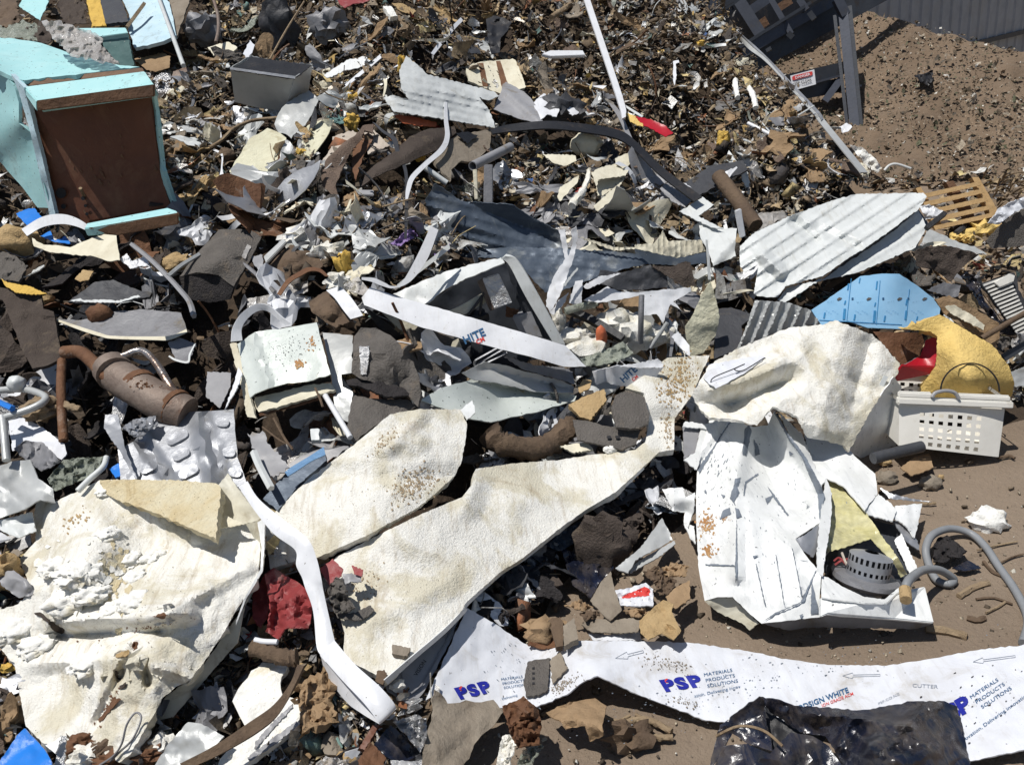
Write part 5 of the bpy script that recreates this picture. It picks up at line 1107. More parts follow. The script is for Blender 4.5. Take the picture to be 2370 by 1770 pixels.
R('dark_strap', 'grey metal strap bent beside the white bent strap', 'strap', 'b1', '935,972 1010,1050 1090,1110 1125,1220 1190,1370 1195,1660 1190,1900', '965,985 1030,1040 1125,1100 1155,1210 1215,1370 1222,1660 1210,1900', 'dark_grey', e=.25, n=8)
L_('orange_sheet', 'sheet', 'b1', 'orange and red torn sheet under the silver roofing', '1090,905 1180,920 1265,930 1450,978 1440,1012 1300,1000 1180,980', 'orange', e=.13, folds=2)
B('channel_post', 'grey square post standing under the grey pipe', 'post', 'b1', '1825,1310,.2 1895,1310,.2 1895,1620,.2 1820,1620,.2', .05, 'mid_grey', base=(1850, 1600))
B('cream_post', 'narrow cream stake left of the grey square post', 'stake', 'b1', '1735,1350,.22 1770,1350,.22 1778,1590,.22 1750,1590,.22', .02, 'cream', base=(1850, 1600))
T('pale_pipe', 'pale pipe end sticking out above the blue ribbed sheet', 'pipe', 'b1', '1350,1335 1530,1460', .014, 'pale_metal', e=.2)
CH('grey_rock', 'dark grey crumpled sack below the curled carpet', 'sack', 'b1', '140,1590', (.10, .06, .08), 'grey_plastic', e=.08, rough=.6)
L_('tan_scrap', 'scrap', 'b1', 'tan brown paper heap below the curled carpet', '690,1640 700,1570 800,1520 850,1560 800,1650', 'cardboard', e=.16, cr=.02, csc=9)
B('grey_trim', 'short grey slat under the purplish mat', 'slat', 'b1', '800,1510 945,1512 945,1555 830,1548', .012, 'grey_plastic', e=.2)
L_('grass_tuft', 'plastic', 'b1', 'bright green plastic strip below the curled carpet', '445,1490 485,1500 495,1620 450,1640', 'film_green', e=.15, cr=.01)
L_('leaf_scrap', 'leaf', 'b1', 'yellow brown leaf shape near the top edge', '1090,25 1180,30 1285,90 1260,118 1160,90', 'tan', e=.2)
L_('white_chip', 'scrap', 'b1', 'white cube of foam below the yellow brown leaf', '1020,50 1090,55 1140,130 1080,135', 'foam_white', e=.2, th=.03)
CH('wire_ball', 'round tangle of grey wire near the top of the heap', 'wire tangle', 'b1', '580,200', (.10, .07, .09), 'mid_grey', e=.10, rough=.8)
CH('grey_lump', 'blackened lump with white side left of the wire tangle', 'lump', 'b1', '190,180', (.10, .06, .15), 'dark_grey', e=.12, rough=.6)
# ---- upper right part of the heap
R('white_bar', 'long straight white bar leaning over the heap from the top edge', 'bar', 'c1', '560,-120 592,0 850,770 895,945', '610,-120 640,0 895,760 925,930', 'white', e=.35, th=.012)
B('white_plank', 'short white plank lying level in the upper heap', 'plank', 'c1', '255,430 320,402 582,402 602,438 330,448', .02, 'white', e=.2)
CH('appliance_bits', 'black and white torn appliance part right of the grey channel', 'appliance part', 'c1', '400,900', (.14, .08, .09), 'dark_grey', e=.12, rough=.7)
L_('appliance_shell', 'appliance part', 'c1', 'white plastic cover on the torn appliance part', '175,822 270,745 402,850 372,932 300,912 245,955 225,900', 'white', e=.24, cr=.01, folds=3)
L_('appliance_shell', 'appliance part', 'c1', 'white shard right of the torn appliance part', '430,872 520,820 572,890 500,922', 'white', e=.22, cr=.01)
TPp, _ = S('tarp_strip', 'red and yellow tarpaulin strip at the foot of the white bar', 'tarpaulin', 'c1', '1000,930 1120,950 1235,1000 1302,1060 1240,1092 1100,1012 1060,1002', 'crate_red', e=.2, cr=.008, folds=2)
S('yellow_half', None, None, 'c1', '915,895 1000,925 1062,960 1062,1012 960,972', 'yellow_pale', e=.22, cr=.006, parent=TPp)
R('grey_batten', 'narrow grey batten left of the red and yellow strip', 'batten', 'c1', '785,818 860,930 940,1105', '830,830 890,910 975,1100', 'grey_plastic', e=.22)
R('grey_batten', 'narrow pale batten above the red and yellow strip', 'batten', 'c1', '918,835 1000,885 1065,925', '930,860 990,900 1050,935', 'pale_metal', e=.2)
R('rubber_strip', 'long dark curved rubber strip arching over the upper heap', 'rubber strip', 's', '1135,300 1180,288 1270,280 1360,288 1435,302 1475,330 1535,388 1625,455', '1140,310 1185,304 1270,298 1352,306 1426,320 1468,346 1524,402 1606,466', 'black', e=.33, n=8, th=.008)
CB2, _ = S('cream_carton', 'open cream carton flaps in the heap right of the blue sheet top', 'carton', 'c1', '650,1372 735,1330 850,1308 950,1352 922,1400 705,1432 690,1482', 'cream', e=.22, cr=.003)
S('carton_side', None, None, 'c1', '692,1480 705,1432 922,1400 900,1450 740,1560 700,1560', 'cream', e=.12, cr=.003, parent=CB2)
S('carton_flap', None, None, 'c1', '840,1262 962,1208 966,1302 902,1342 850,1308', 'cream', e=.24, cr=.003, parent=CB2)
for s_, l_ in (('668,1642 780,1540 902,1438 832,1580 702,1682', 'lower cream blade of plastic below the open carton'), ('378,1562 400,1490 552,1398 540,1452 400,1602', 'cream angled trim left of the open carton'), ('258,1228 380,1232 522,1240 532,1282 440,1322 350,1300', 'pale leaf shaped plastic piece left of the open carton')):
    L_('cream_trim', 'plastic', 'c1', l_, s_, 'cream', e=.2, cr=.004, folds=1)
T('foam_branch', 'pale foamy branch between cream trim and open carton', 'foam', 'c1', '490,1640 560,1560 620,1440 630,1350', .022, 'foam', e=.2, lump=.35, n=6, taper=.5)
CH('cream_hat', 'round cream cap with a red mark under the rubber strip', 'cap', 'c1', '610,1150', (.09, .06, .07), 'cream', e=.1, rough=.3)
L_('dark_sheet_metal', 'panel', 'c1', 'flat dark grey panel at the right foot of the rubber strip', '1385,1462 1600,1320 1860,1278 1895,1352 1700,1450 1500,1565', 'dark_grey', e=.24, th=.01, cr=.002)
L_('ribbed_offcut', 'roofing offcut', 'c1', 'grey ribbed offcut under the end of the rubber strip', '1195,1502 1240,1460 1345,1520 1445,1592 1400,1655 1290,1605', 'grey_plastic', e=.2, corr=(1, .6, 8, .004, 1.4), sp=2.6, cr=.002)
T('old_post', 'weathered wooden post leaning behind the roofing sheet', 'post', 'c1', '1660,1400,.32 1760,1530,.3 1960,1800,.26', .04, 'wood', lump=.06, seg=9)
CH('yellow_foam', 'yellow foam rosette near the grey rail', 'foam', 'c1', '1705,1110', (.04, .025, .045), 'yellow', e=.2, rough=.7, freq=1.4)
R('grey_rail', 'long bent grey steel rail along the right ridge of the heap', 'rail', 'k', '610,300,6.600 760,420,6.350 880,530,6.150 1010,660,5.850 1180,840,5.550 1420,1090,5.050 1465,1160,4.950 1900,1690,4.250', '650,400,6.550 740,490,6.300 860,575,6.100 990,700,5.800 1150,880,5.500 1380,1130,5.000 1425,1200,4.900 1830,1690,4.200', 'light_metal', e=.28, n=6, th=.006)
R('rail_lip', None, None, 'k', '610,300,6.580 760,420,6.330 880,530,6.130 1010,660,5.830 1180,840,5.530 1420,1090,5.030 1465,1160,4.930', '640,340,6.550 765,450,6.300 885,555,6.100 1010,690,5.800 1175,872,5.500 1405,1118,5.000 1445,1180,4.900', 'galv', e=.295, n=6, th=.006, parent=bpy.data.objects['grey_rail'])
L_('white_bracket', 'bracket', 'c1', 'thin white bent bracket in the dark hollow below the ridge', '1300,490 1345,480 1350,500 1322,510 1330,600 1310,682 1300,600', 'white', e=.18)
for s_, l_ in (('1795,640 1800,710 1815,780', 'left one of two white bone shaped pieces near the ridge'), ('1905,700 1945,780 1960,860', 'right one of two white bone shaped pieces near the ridge')):
    T('white_piece', l_, 'plastic', 'c1', s_, .017, 'foam_white', e=.16, lump=.2)
T('white_rod', 'straight white rod on the right slope of the heap', 'rod', 'k', '725,1210 1075,1385', .011, 'white', e=.24)
L_('blue_shell', 'plastic', 'k', 'dark blue grey open bin below the straight white rod', '880,1270 960,1240 1090,1420 1040,1520 960,1500', 'navy_metal', e=.16, folds=2)
L_('cardboard_arch', 'cardboard', 'k', 'brown arched cardboard near the lower end of the grey rail', '1300,1480 1420,1450 1560,1485 1520,1500 1450,1560 1400,1660 1290,1580', 'cardboard', e=.18, th=.01, folds=2)
L_('grey_plate', 'metal scrap', 'k', 'grey sheet bent under the middle of the grey rail', '910,1150 1080,1150 1300,1150 1390,1180 1200,1230 1000,1235', 'mid_grey', e=.2, folds=2)
L_('white_rag', 'rag', 'k', 'cream rag hanging over the right edge of the heap', '1720,1420 1850,1450 1980,1560 2040,1650 1990,1700 1900,1640 1800,1530', 'foam_white', e=.2, cr=.02, csc=12, base=(1850, 1600))
L_('orange_scrap', 'scrap', 'k', 'orange rusted flap under the bend of the grey rail', '1080,1190 1110,1100 1200,1080 1270,1085 1180,1130', 'tan', e=.24)
T('pale_stalk', 'pale bent stalk with a white end at the heap edge by the soil pile', 'stalk', 'd1', '1090,1360 1130,1320 1190,1310 1300,1345', .012, 'pale_metal', e=.3, base=(1090, 1400))
L_('dark_rag', 'rag', 'd1', 'small black rag lying on the brown soil pile', '1330,600 1400,590 1480,560 1470,650 1440,685 1390,660', 'black', e=.08, cr=.03, csc=8)
L_('canister', 'plastic', 'd1', 'white torn plastic at the foot of the conveyor post', '730,1010 790,980 835,1010 800,1050 760,1060', 'white', e=.3, cr=.02, csc=8)
L_('pale_shell', 'plastic', 'c1', 'pale bluish plastic shell on the top edge of the heap', '1330,-30 1390,-10 1418,50 1410,110 1350,60', 'light_metal', e=.25)
L_('blue_scrap', 'plastic', 'c1', 'small bright blue scrap at the top edge of the frame', '1190,-20 1270,-20 1250,12 1210,18', 'board_blue', e=.2)
T('dead_branch', 'forked brown branch near the top of the heap', 'branch', 'c1', '330,140 400,95 480,40', .02, 'dead_wood', e=.2, lump=.15)
# ---- left middle, dark hollow side
CH('tan_lump', 'tan paper lump at the left frame edge below the cabinet', 'paper lump', 'a2', '130,450', (.11, .07, .075), 'tan', e=.12, rough=.45)
L_('felt_sheet', 'felt', 'a2', 'grey brown felt under the tan paper lump', '-40,500 130,560 218,640 150,762 -40,740', 'felt_grey', e=.14, cr=.02, csc=16, th=.01)
R('paper_band', 'white paper band arched below the turquoise cabinet', 'paper band', 'a2', '170,345,.24 330,250,.3 480,225,.33 620,262,.32 782,372,.28', '215,400,.22 340,330,.25 480,305,.28 610,325,.28 755,390,.26', 'white', n=8)
L_('olive_panel', 'panel', 'a2', 'olive grey curved panel below the paper band', '255,415 350,470 440,472 560,490 640,455 780,400 922,358 955,592 860,600 740,560 560,545 400,530 270,482', 'cream', e=.2, cr=.003, folds=2)
L_('blue_plastic_disc', 'plastic', 'a2', 'blue plastic lid left of the turquoise cabinet foot', '128,222 200,190 272,178 345,262 290,290 210,312', 'blue', e=.15)
L_('blue_scrap', 'plastic', 'a2', 'blue and white scrap inside the paper band', '320,400 400,360 440,440 520,400 560,460 440,450', 'blue', e=.13, cr=.01)
L_('white_shards', 'plastic', 'a2', 'broken white shards right of the olive panel', '955,582 1012,538 1052,600 1130,570 1160,560 1205,650 1100,640 1040,662', 'white', e=.17, cr=.015, csc=9)
FB, ff_ = S('felt_bundle', 'folded dark felt bundle right of the hollow', 'felt bundle', 'a2', '1430,722,.2 1520,590,.24 1625,478,.26 1742,350,.26 1900,345,.26 2042,362,.24 2085,402,.22 1992,592,.24 1862,802,.22 1740,712,.25 1560,690,.24', 'felt_grey', th=.02, cr=.004, csc=30, ctrl='1760,560,.34 1680,640,.31', crease='1600,520,1950,610,-.02,30')
S('front_fold', None, None, 'a2', '1428,728,.19 1560,695,.22 1740,716,.24 1862,805,.21 1835,905,.12 1650,930,.08 1480,900,.10', 'felt_dark', parent=FB, cr=.006, th=.01)
L_('clear_tape', 'tape', 'a2', 'shiny tape strip on the folded felt bundle', '1925,560 1970,465 2000,480 1955,590', 'film_clear', e=.006, on=ff_, cr=0, th=.001)
T('grey_rod', 'grey strip lying across the hollow towards the felt bundle', 'rod', 'a2', '1050,468 1200,590 1350,740 1440,840 1510,930 1545,1040', .011, 'grey_plastic', e=.27, seg=5)
T('grey_rod', 'pale strip crossing the grey strip in the hollow', 'rod', 'a2', '1340,720 1450,630 1590,545', .010, 'light_metal', e=.28, seg=5)
T('dark_strap', 'dark strap running from the felt bundle to the right', 'strap', 'a2', '1900,590 2000,670 2110,770 2190,850', .009, 'mid_grey', e=.24, seg=5)
L_('car_mat', 'mat', 'a2', 'black rubber car mat in the hollow', '540,925 640,850 760,765 900,748 1000,790 1100,830 1210,850 1190,885 1000,905 800,925 720,932', 'dark_grey', e=.18, cr=.008, th=.012, folds=2)
L_('white_edge', 'plastic', 'a2', 'white broken plastic edge along the black mat', '560,915 640,895 660,910 800,905 950,915 1100,870 1120,885 950,930 730,928', 'pale_metal', e=.2, cr=.006)
GP, _ = S('grey_tray', 'shallow grey tray with a torn pale edge in the hollow', 'tray', 'a2', '440,1062 640,1070 760,1050 860,1002 1150,985 1442,1012 1472,1090 1488,1150 1350,1222 1100,1226 900,1212 640,1142', 'mid_grey', e=.14, cr=.004, folds=1)
R('torn_edge', None, None, 'a2', '435,1055 640,1122 800,1172 900,1195 1230,1200 1370,1190 1485,1140', '445,1075 640,1150 800,1200 900,1218 1230,1228 1350,1225 1492,1165', 'cream', e=.16, parent=GP)
CH('brown_tin', 'small round brown tin on the grey tray', 'tin', 'a2', '795,1030', (.05, .04, .045), 'rust', e=.14, rough=.2)
L_('felt_strip', 'felt', 'a2', 'long brown felt strip hanging down at the left', '-40,800 90,830 180,860 325,868 345,980 425,1000 460,1200 495,1372 380,1430 262,1455 160,1282 100,1100 20,910 -40,900', 'felt', e=.2, cr=.012, csc=24, th=.012, crease='200,1075,430,1080,-.02,40')
L_('yellow_strip', 'plastic', 'a2', 'yellow plastic strip on the hanging brown felt', '8,738 60,770 140,785 240,800 375,862 240,865 130,852 40,795', 'yellow', e=.25, cr=.008)
L_('tan_leaf', 'leaf', 'a2', 'tan dry leaf shape in the hollow', '595,742 660,668 745,680 702,752 640,765', 'tan', e=.2, cr=.01)
L_('brown_leaf', 'leaf', 'a2', 'brown leaf shaped flap standing above the black mat', '1210,640 1240,570 1310,525 1280,610 1230,680', 'felt', e=.24)
CH('tan_lump', 'tan foam lump left of the folded felt bundle', 'foam', 'a2', '1380,615', (.09, .04, .035), 'tan', e=.18, rough=.5)
L_('square_tube', 'tube', 'a2', 'open square metal tube end above the crushed box', '1338,1250 1430,1208 1562,1260 1502,1402 1400,1392', 'mid_grey', e=.16, cr=.004, folds=2)
R('tube_rim', None, None, 'a2', '1560,1255 1520,1340 1500,1410 1400,1395 1340,1360', '1545,1262 1505,1340 1490,1395 1405,1380 1350,1350', 'pale_metal', e=.2, parent=bpy.data.objects['square_tube.001'])
MF = T('exhaust_silencer', 'rusty car exhaust silencer with pipe in the left hollow', 'exhaust', 's', '262,862,.24 300,888,.25 335,908,.25 375,932,.24 435,958,.20', [0.0612, 0.0630, 0.0630, 0.0639, 0.0639, 0.0639, 0.0639, 0.0630, 0.0639, 0.0639, 0.0639, 0.0639, 0.0630, 0.0639, 0.0639, 0.0639, 0.0639, 0.0639, 0.0630, 0.0612, 0.0594], 'muffler', n=5, seg=20, lump=.02, sharp=60)
T('pipe', None, None, 's', '148,815,.26 185,815,.28 215,838,.30 240,865,.29 272,885,.27', .024, 'rust', n=6, seg=12, parent=MF)
for s_ in ('318,893,.25 328,902,.25', '400,940,.225 410,946,.22'):
    T('seam_band', None, None, 's', s_, .0665, 'rust', seg=20, parent=MF)
SPLOT('rust_stain', MF, lambda x, y: np.full(np.shape(x), tdepth(335, 905) - .328), 's', 350, 905, 60, 22, 60, 'rust', (1, 5), ang=32)
T('end_cap', None, None, 's', '258,852,.26 268,866,.265', .067, 'muffler', seg=20, parent=MF)
CF = T('chair_tube', 'bent rusty chrome chair tube beside the exhaust', 'chair frame', 's', '235,835,.3 280,826,.31 318,812,.31 342,820,.31 366,848,.3 392,890,.28 420,925,.22', .014, 'chrome_rust', n=8, seg=10)
T('rusty_pole', 'upright rusty pole in the left hollow', 'pole', 's', '143,835,.2 141,905,.22 147,1020,.14', .016, 'rust', seg=10)
AL = T('aluminium_chair', 'bent aluminium chair frame at the left frame edge', 'chair frame', 's', '-20,905,.2 50,900,.22 95,912,.24 105,925,.25 80,942,.26 30,960,.26 -20,975,.24', .013, 'light_metal', n=6, seg=10)
T('side_leg', None, None, 's', '5,965,.26 10,1010,.24 15,1065,.2', .013, 'light_metal', seg=10, parent=AL)
CH('knob', None, None, 's', '38,888', (.032, .03, .03), 'pale_metal', e=.26, parent=AL, rough=.2)
T('blue_strip', 'short blue plastic strip on the aluminium chair frame', 'strip', 'a3', '-20,240 100,295', .012, 'blue', e=.3, seg=5)
T('driftwood', 'pale broken branch in the left hollow', 'branch', 'a3', '250,340 330,290 400,230 480,240 560,280 640,300', .022, 'dead_wood', e=.2, lump=.35, n=5, taper=.5)
CH('driftwood', 'knotty root end below the pale broken branch', 'root', 'a3', '340,300', (.07, .05, .04), 'dead_wood', e=.18, rough=.6)
L_('dirty_board', 'panel', 'a3', 'dirty white panel under the aluminium chair frame', '65,392 200,360 360,460 512,572 532,650 490,702 300,562 100,632', 'white_sheet', e=.14, folds=1)
L_('grey_crumple', 'metal scrap', 'a3', 'dark grey crumpled metal below the dirty white panel', '108,612 200,550 330,558 420,640 482,722 330,795 230,720', 'mid_grey', e=.17, cr=.02, csc=18, folds=3)
L_('silver_shell', 'metal scrap', 'a3', 'silver dented shell at the left edge above the foam panel', '-40,760 120,710 240,700 302,850 422,930 442,1042 320,1020 200,1092 -40,1180', 'light_metal', e=.18, cr=.01, csc=28, folds=4, famp=.03)
L_('silver_shell', 'metal scrap', 'a3', 'smaller silver dented piece below the silver shell', '-40,1190 130,1150 252,1118 285,1270 140,1322 60,1290 -40,1240', 'pale_metal', e=.14, cr=.008, folds=3)
L_('green_film', 'plastic film', 'a3', 'greenish clear plastic film beside the stamped plate', '505,702 640,685 800,678 865,668 850,740 700,842 560,900 430,952 380,852', 'film_green', e=.16, cr=.025, csc=12, th=.002, sp=5)
L_('blue_scrap', 'plastic', 'a3', 'small bright blue plastic clip above the foam panel', '868,772 942,728 975,820 920,845', 'blue', e=.18)
T('white_wire', 'curved white tube along the greenish film', 'tube', 'a3', '850,680 820,760 720,850 620,950', .010, 'pale_metal', e=.2)
GPL, gf = S('stamped_plate', 'stamped galvanised steel plate with slots behind the foam panel', 'metal plate', 'a3', '1200,402 1340,330 1462,270 1500,322 1720,310 1862,298 1890,680 1960,870 2012,1050 1985,1065 1820,830 1750,900 1600,890 1350,875 960,880 938,620 1060,558 1150,460', 'galv', e=.2, cr=.003, folds=1, crease='1560,340,1700,880,.035,50 1640,340,1800,880,-.03,40 1100,520,1380,880,-.04,60')
for cx, cy, l_, a_ in ((1410, 520, 190, -28), (1440, 655, 150, -28), (1500, 795, 170, -28), (1180, 760, 150, -25), (1060, 820, 120, -25), (1770, 400, 110, 5), (1820, 640, 110, 5), (1870, 800, 110, 8)):
    ca, sa = math.cos(math.radians(a_)), math.sin(math.radians(a_)); w_ = 36
    cap = [(l_ / 2 - w_ + w_ * math.cos(q), w_ * math.sin(q)) for q in [math.pi * (i / 5 - .5) for i in range(6)]] + [(-l_ / 2 + w_ + w_ * math.cos(q), w_ * math.sin(q)) for q in [math.pi * (i / 5 + .5) for i in range(6)]]
    S('slot_emboss', None, None, 'a3', ' '.join('%g,%g' % (cx + u * ca - v * sa, cy + u * sa + v * ca) for u, v in cap), 'galv', e=.012, th=.012, cr=0, jag=0, on=gf, parent=GPL)
L_('torn_strip', 'metal scrap', 'a3', 'torn folded strip of galvanised steel left of the stamped plate', '838,342 942,338 990,590 1090,852 1080,860 960,640 828,452', 'galv', e=.24, cr=.004, folds=2)
L_('torn_strip', 'metal scrap', 'a3', 'crumpled torn corner on top of the stamped plate', '980,440 1060,380 1240,350 1260,410 1150,500 1060,520', 'galv', e=.26, cr=.02, csc=10)
L_('grey_casing', 'panel', 'a3', 'dark grey box panel right of the exhaust', '1650,0 1840,10 1835,120 1750,290 1640,200', 'grey_plastic', e=.1, cr=.001)
L_('white_strip', 'strip', 'a3', 'white curved strip between exhaust and crushed box', '1790,300 1860,100 1900,-40 1930,20 1880,150', 'white', e=.22)
L_('blue_beam', 'beam', 'b3', 'blue painted steel beam behind the short foam board', '65,1012 240,812 300,790 555,640 572,705 400,850 180,1105', 'navy_metal', e=.12, th=.02, cr=.002)
R('top_edge', None, None, 'b3', '238,800 290,758 420,680 548,598', '262,832 330,790 450,712 562,660', 'blue_steel', e=.2, parent=bpy.data.objects['blue_beam'])
L_('jagged_plate', 'metal scrap', 'b3', 'jagged grey plate above the blue steel beam', '-60,490 80,488 100,572 190,660 275,762 240,802 150,842 60,805 0,640', 'grey_plastic', e=.15, cr=.003, jag=2.5)
T('white_rod', 'white rod leaning in the dark gap above the short foam board', 'rod', 'b3', '560,190 760,525', .010, 'white', e=.16)
L_('grey_cassette', 'box', 'b3', 'small grey cassette in the dark gap', '440,458 512,455 512,542 450,546', 'pale_metal', e=.16, th=.02)
for s_, w_ in (('-10,640 40,760 130,930', .012), ('150,370 230,520 300,620', .004), ('60,440 190,540 300,600', .003), ('480,130 520,220 540,280', .004)):
    T('loose_wire', {.012: 'pale rod left of the jagged grey plate', .004: 'thin brown wire hanging in the dark gap', .003: 'very thin wire crossing the dark gap'}[w_] if s_[0] != '4' else 'short wire under the rust bar of the crushed box', 'wire', 'b3', s_, w_, 'pale_metal' if w_ > .01 else 'wood', e=.2, seg=5)
# ---- centre
FR, _ = S('foam_roll', 'rolled brown foam log with a white band left of the wrecked appliance', 'foam roll', 'b2', '428,932 540,850 575,835 700,1000 782,1068 700,1110 642,1132 530,1062 450,1000', 'wood', e=.22, cr=.012, csc=14, th=.03, ctrl='600,990,.29')
R('white_band', None, None, 'b2', '568,832,.27 640,900,.31 700,985,.31 762,1062,.28', '680,798,.28 750,870,.31 810,950,.31 862,1032,.28', 'white', parent=FR)
L_('silver_crumple', 'metal scrap', 'b2', 'crumpled clear silver plastic above the foam roll', '688,802 820,718 912,832 862,872 760,840', 'film_clear', e=.2, cr=.02, csc=10)
R('v_strap', 'white strap bent into a long V above the wrecked appliance', 'strap', 'b2', '1400,320 1290,560 1170,770 1090,798 1040,775 950,735 850,728', '1462,350 1370,590 1240,760 1110,815 1020,800 930,765 850,748', 'white', e=.32, n=8, base=(1250, 800))
R('v_strap', 'thin pale strip under the long V strap', 'strap', 'b2', '1545,460 1400,580 1250,690 1130,790', '1556,500 1430,600 1280,715 1150,812', 'pale_metal', e=.27, n=6, base=(1250, 800))
FG, ffg = S('felt_cover', 'brown felt cover with a metal clip left of the wrecked appliance', 'felt', 'b2', '790,1200,.26 842,1130,.27 960,1130,.28 1080,1190,.29 1162,1270,.29 1182,1345,.29 1262,1400,.28 1312,1540,.26 1322,1640,.24 1300,1762,.20 1230,1680,.20 1050,1592,.20 830,1532,.20 770,1490,.20', 'felt_grey', th=.012, cr=.012, csc=22, folds=4, famp=.04)
S('metal_clip', None, None, 'b2', '828,1282 912,1275 905,1400 888,1502 840,1500', 'foil', e=.012, th=.004, cr=0, on=ffg, parent=FG)
L_('felt_pad', 'felt', 'b3', 'speckled grey felt pad below the brown felt cover', '735,432 760,280 790,180 900,212 1080,215 1230,230 1302,290 1200,312 1080,340 930,452 790,552', 'felt_grey', e=.14, cr=.006, th=.012, jag=2)
L_('felt_lip', 'felt', 'b3', 'dark felt lip hanging under the brown felt cover', '725,70 830,40 1000,60 1200,140 1310,180 1300,230 1230,190 1050,200 820,110 740,110', 'felt_dark', e=.2, cr=.01, th=.01)
BR, _ = S('barrel_shell', 'rusty brown barrel shell half buried left of the centre', 'barrel', 'b2', '88,722 100,642 180,560 282,470 440,500 545,622 500,682 400,690 300,702 180,842', 'wood', e=.17, cr=.004, th=.008, ctrl='330,580,.26', crease='130,690,480,540,-.02,40')
R('hoop', None, None, 'b2', '175,860 250,750 340,690 420,650 520,660 590,720', '205,872 280,770 370,715 440,680 510,685 560,720', 'rust', e=.24, parent=BR, n=6)
CH('yellow_flower', 'yellow torn foam flower right of the barrel shell', 'foam', 'b2', '720,640', (.035, .02, .055), 'yellow', e=.18, rough=.8, freq=1.3)
L_('purple_cloth', 'cloth', 'b2', 'purple cloth scrap under the blue ribbed sheet', '1078,462 1150,410 1230,335 1270,350 1292,402 1200,450 1160,482', 'purple', e=.18, cr=.03, csc=8)
L_('purple_cloth', 'cloth', 'b2', 'dark purple cloth tail right of the long V strap', '1400,520 1500,480 1550,460 1540,520 1450,560', 'purple', e=.14, cr=.03, csc=8)
for s_, r_, l_ in (('420,390', (.11, .05, .045), 'cream foam crumbs lying on the speckled steel flap'), ('560,540', (.07, .04, .04), 'cream foam lump right of the barrel shell'), ('660,760', (.05, .035, .03), 'small cream foam bit below the yellow foam flower')):
    CH('foam_crumb', l_, 'foam', 'b2', s_, r_, 'foam', e=.17, rough=.8, freq=2.6)
B('pale_slab', 'flat pale grey slab standing at the barrel shell', 'slab', 'b2', '68,560 222,418 252,442 88,612', .015, 'light_metal', e=.25)
L_('grey_wedge', 'metal scrap', 'b2', 'grey metal wedge left of the barrel shell', '-40,560 60,550 75,700 0,640', 'grey_plastic', e=.22, folds=1)
L_('brown_film', 'plastic film', 'b2', 'dirty brown plastic film sweeping below the barrel shell', '-60,900 100,870 180,860 330,740 420,760 420,840 250,900 60,980 -60,1000', 'film_clear', e=.15, cr=.02, csc=14, th=.002)
# ---- ripped white metal right of the centre
RW, _ = S('ripped_metal', 'tall ripped white metal strip forked at the top right of centre', 'metal scrap', 'c2', '388,350 442,345 465,560 502,450 490,362 530,320 542,400 510,572 442,760 402,862 320,1012 288,960 300,850 350,720 440,582', 'white', e=.33, cr=.006, folds=3, base=(350, 1000))
S('split_edge', None, None, 'c2', '535,650 545,660 440,800 425,790', 'pale_metal', e=.36, cr=0, parent=RW, base=(350, 1000))
L_('ripped_metal', 'metal scrap', 'c2', 'white folded scrap right of the tall ripped strip', '468,932 520,760 582,750 572,932 520,940', 'white', e=.30, cr=.006, base=(500, 1000))
L_('ripped_metal', 'metal scrap', 'c2', 'long white splinter below the tall ripped strip', '318,1010 400,900 470,850 440,930 345,1030', 'white', e=.28, base=(500, 1000))
L_('ripped_metal', 'metal scrap', 'c2', 'jagged star shaped white metal piece right of centre', '588,912 700,850 780,800 862,840 1012,852 1200,830 1440,808 1446,842 1300,922 1375,1002 1280,942 1222,1092 1170,1022 1060,1032 1038,872 960,892 700,932', 'white', e=.26, cr=.006, folds=3, base=(1000, 1000))
L_('ripped_metal', 'metal scrap', 'c2', 'narrow white arc above the star shaped piece', '575,800 720,720 885,698 800,735 740,772 620,822', 'white', e=.28, cr=.004, base=(700, 950))
L_('dark_shell', 'metal scrap', 'c2', 'dark curled metal shell under the white arc', '690,770 720,670 900,690 1120,630 1250,700 1260,810 1010,830 860,830 780,800', 'dark_grey', e=.18, cr=.01, folds=3, base=(1000, 1000))
L_('brown_shell', 'metal scrap', 'c2', 'brown grey metal flap behind the star shaped piece', '1130,640 1300,640 1400,600 1440,610 1480,800 1380,800', 'felt', e=.2, folds=2, base=(1000, 1000))
L_('ribbed_cladding', 'roofing offcut', 'c2', 'bent cream ribbed cladding behind the ripped white metal', '525,402 680,440 830,490 995,492 1000,470 1150,460 1222,358 1262,440 1380,435 1522,430 1562,520 1450,550 1342,572 1230,552 1000,500 830,520', 'cream', e=.27, cr=.006, corr=(.05, 1, 13, .004, 1.5), sp=4, folds=2, base=(1000, 720))
L_('ribbed_cladding', 'roofing offcut', 'c2', 'crumpled pale cladding left of the big roofing sheet', '1505,300 1620,320 1720,342 1810,340 1795,480 1800,560 1620,640 1580,520 1522,422', 'pale_metal', e=.24, cr=.008, folds=4, famp=.03)
L_('pale_sheet', 'metal scrap', 'c2', 'torn pale sheet below the wooden post', '1348,205 1440,150 1532,88 1625,150 1560,200 1502,242 1702,342 1600,330 1510,285', 'pale_metal', e=.26, cr=.004, folds=1)
B('white_stake', 'short white stake standing left of the roofing sheet', 'stake', 'c2', '1798,200,.34 1845,182,.34 1880,400,.30 1840,418,.30', .02, 'white', base=(1850, 500))
B('thin_sliver', 'thin upright pale sliver right of the star shaped piece', 'sliver', 'c2', '1560,430,.34 1575,430,.34 1605,750,.32 1580,750,.32', .004, 'pale_metal', base=(1600, 800), bev=.001)
L_('dirty_leaf', 'metal scrap', 'c2', 'dirty cream leaf shaped panel right of the star shaped piece', '1468,1012 1520,880 1600,758 1642,900 1672,1042 1640,1192 1542,1332 1430,1372 1395,1120', 'cream_cloth', e=.22, cr=.006, folds=3, famp=.04, base=(1550, 1250))
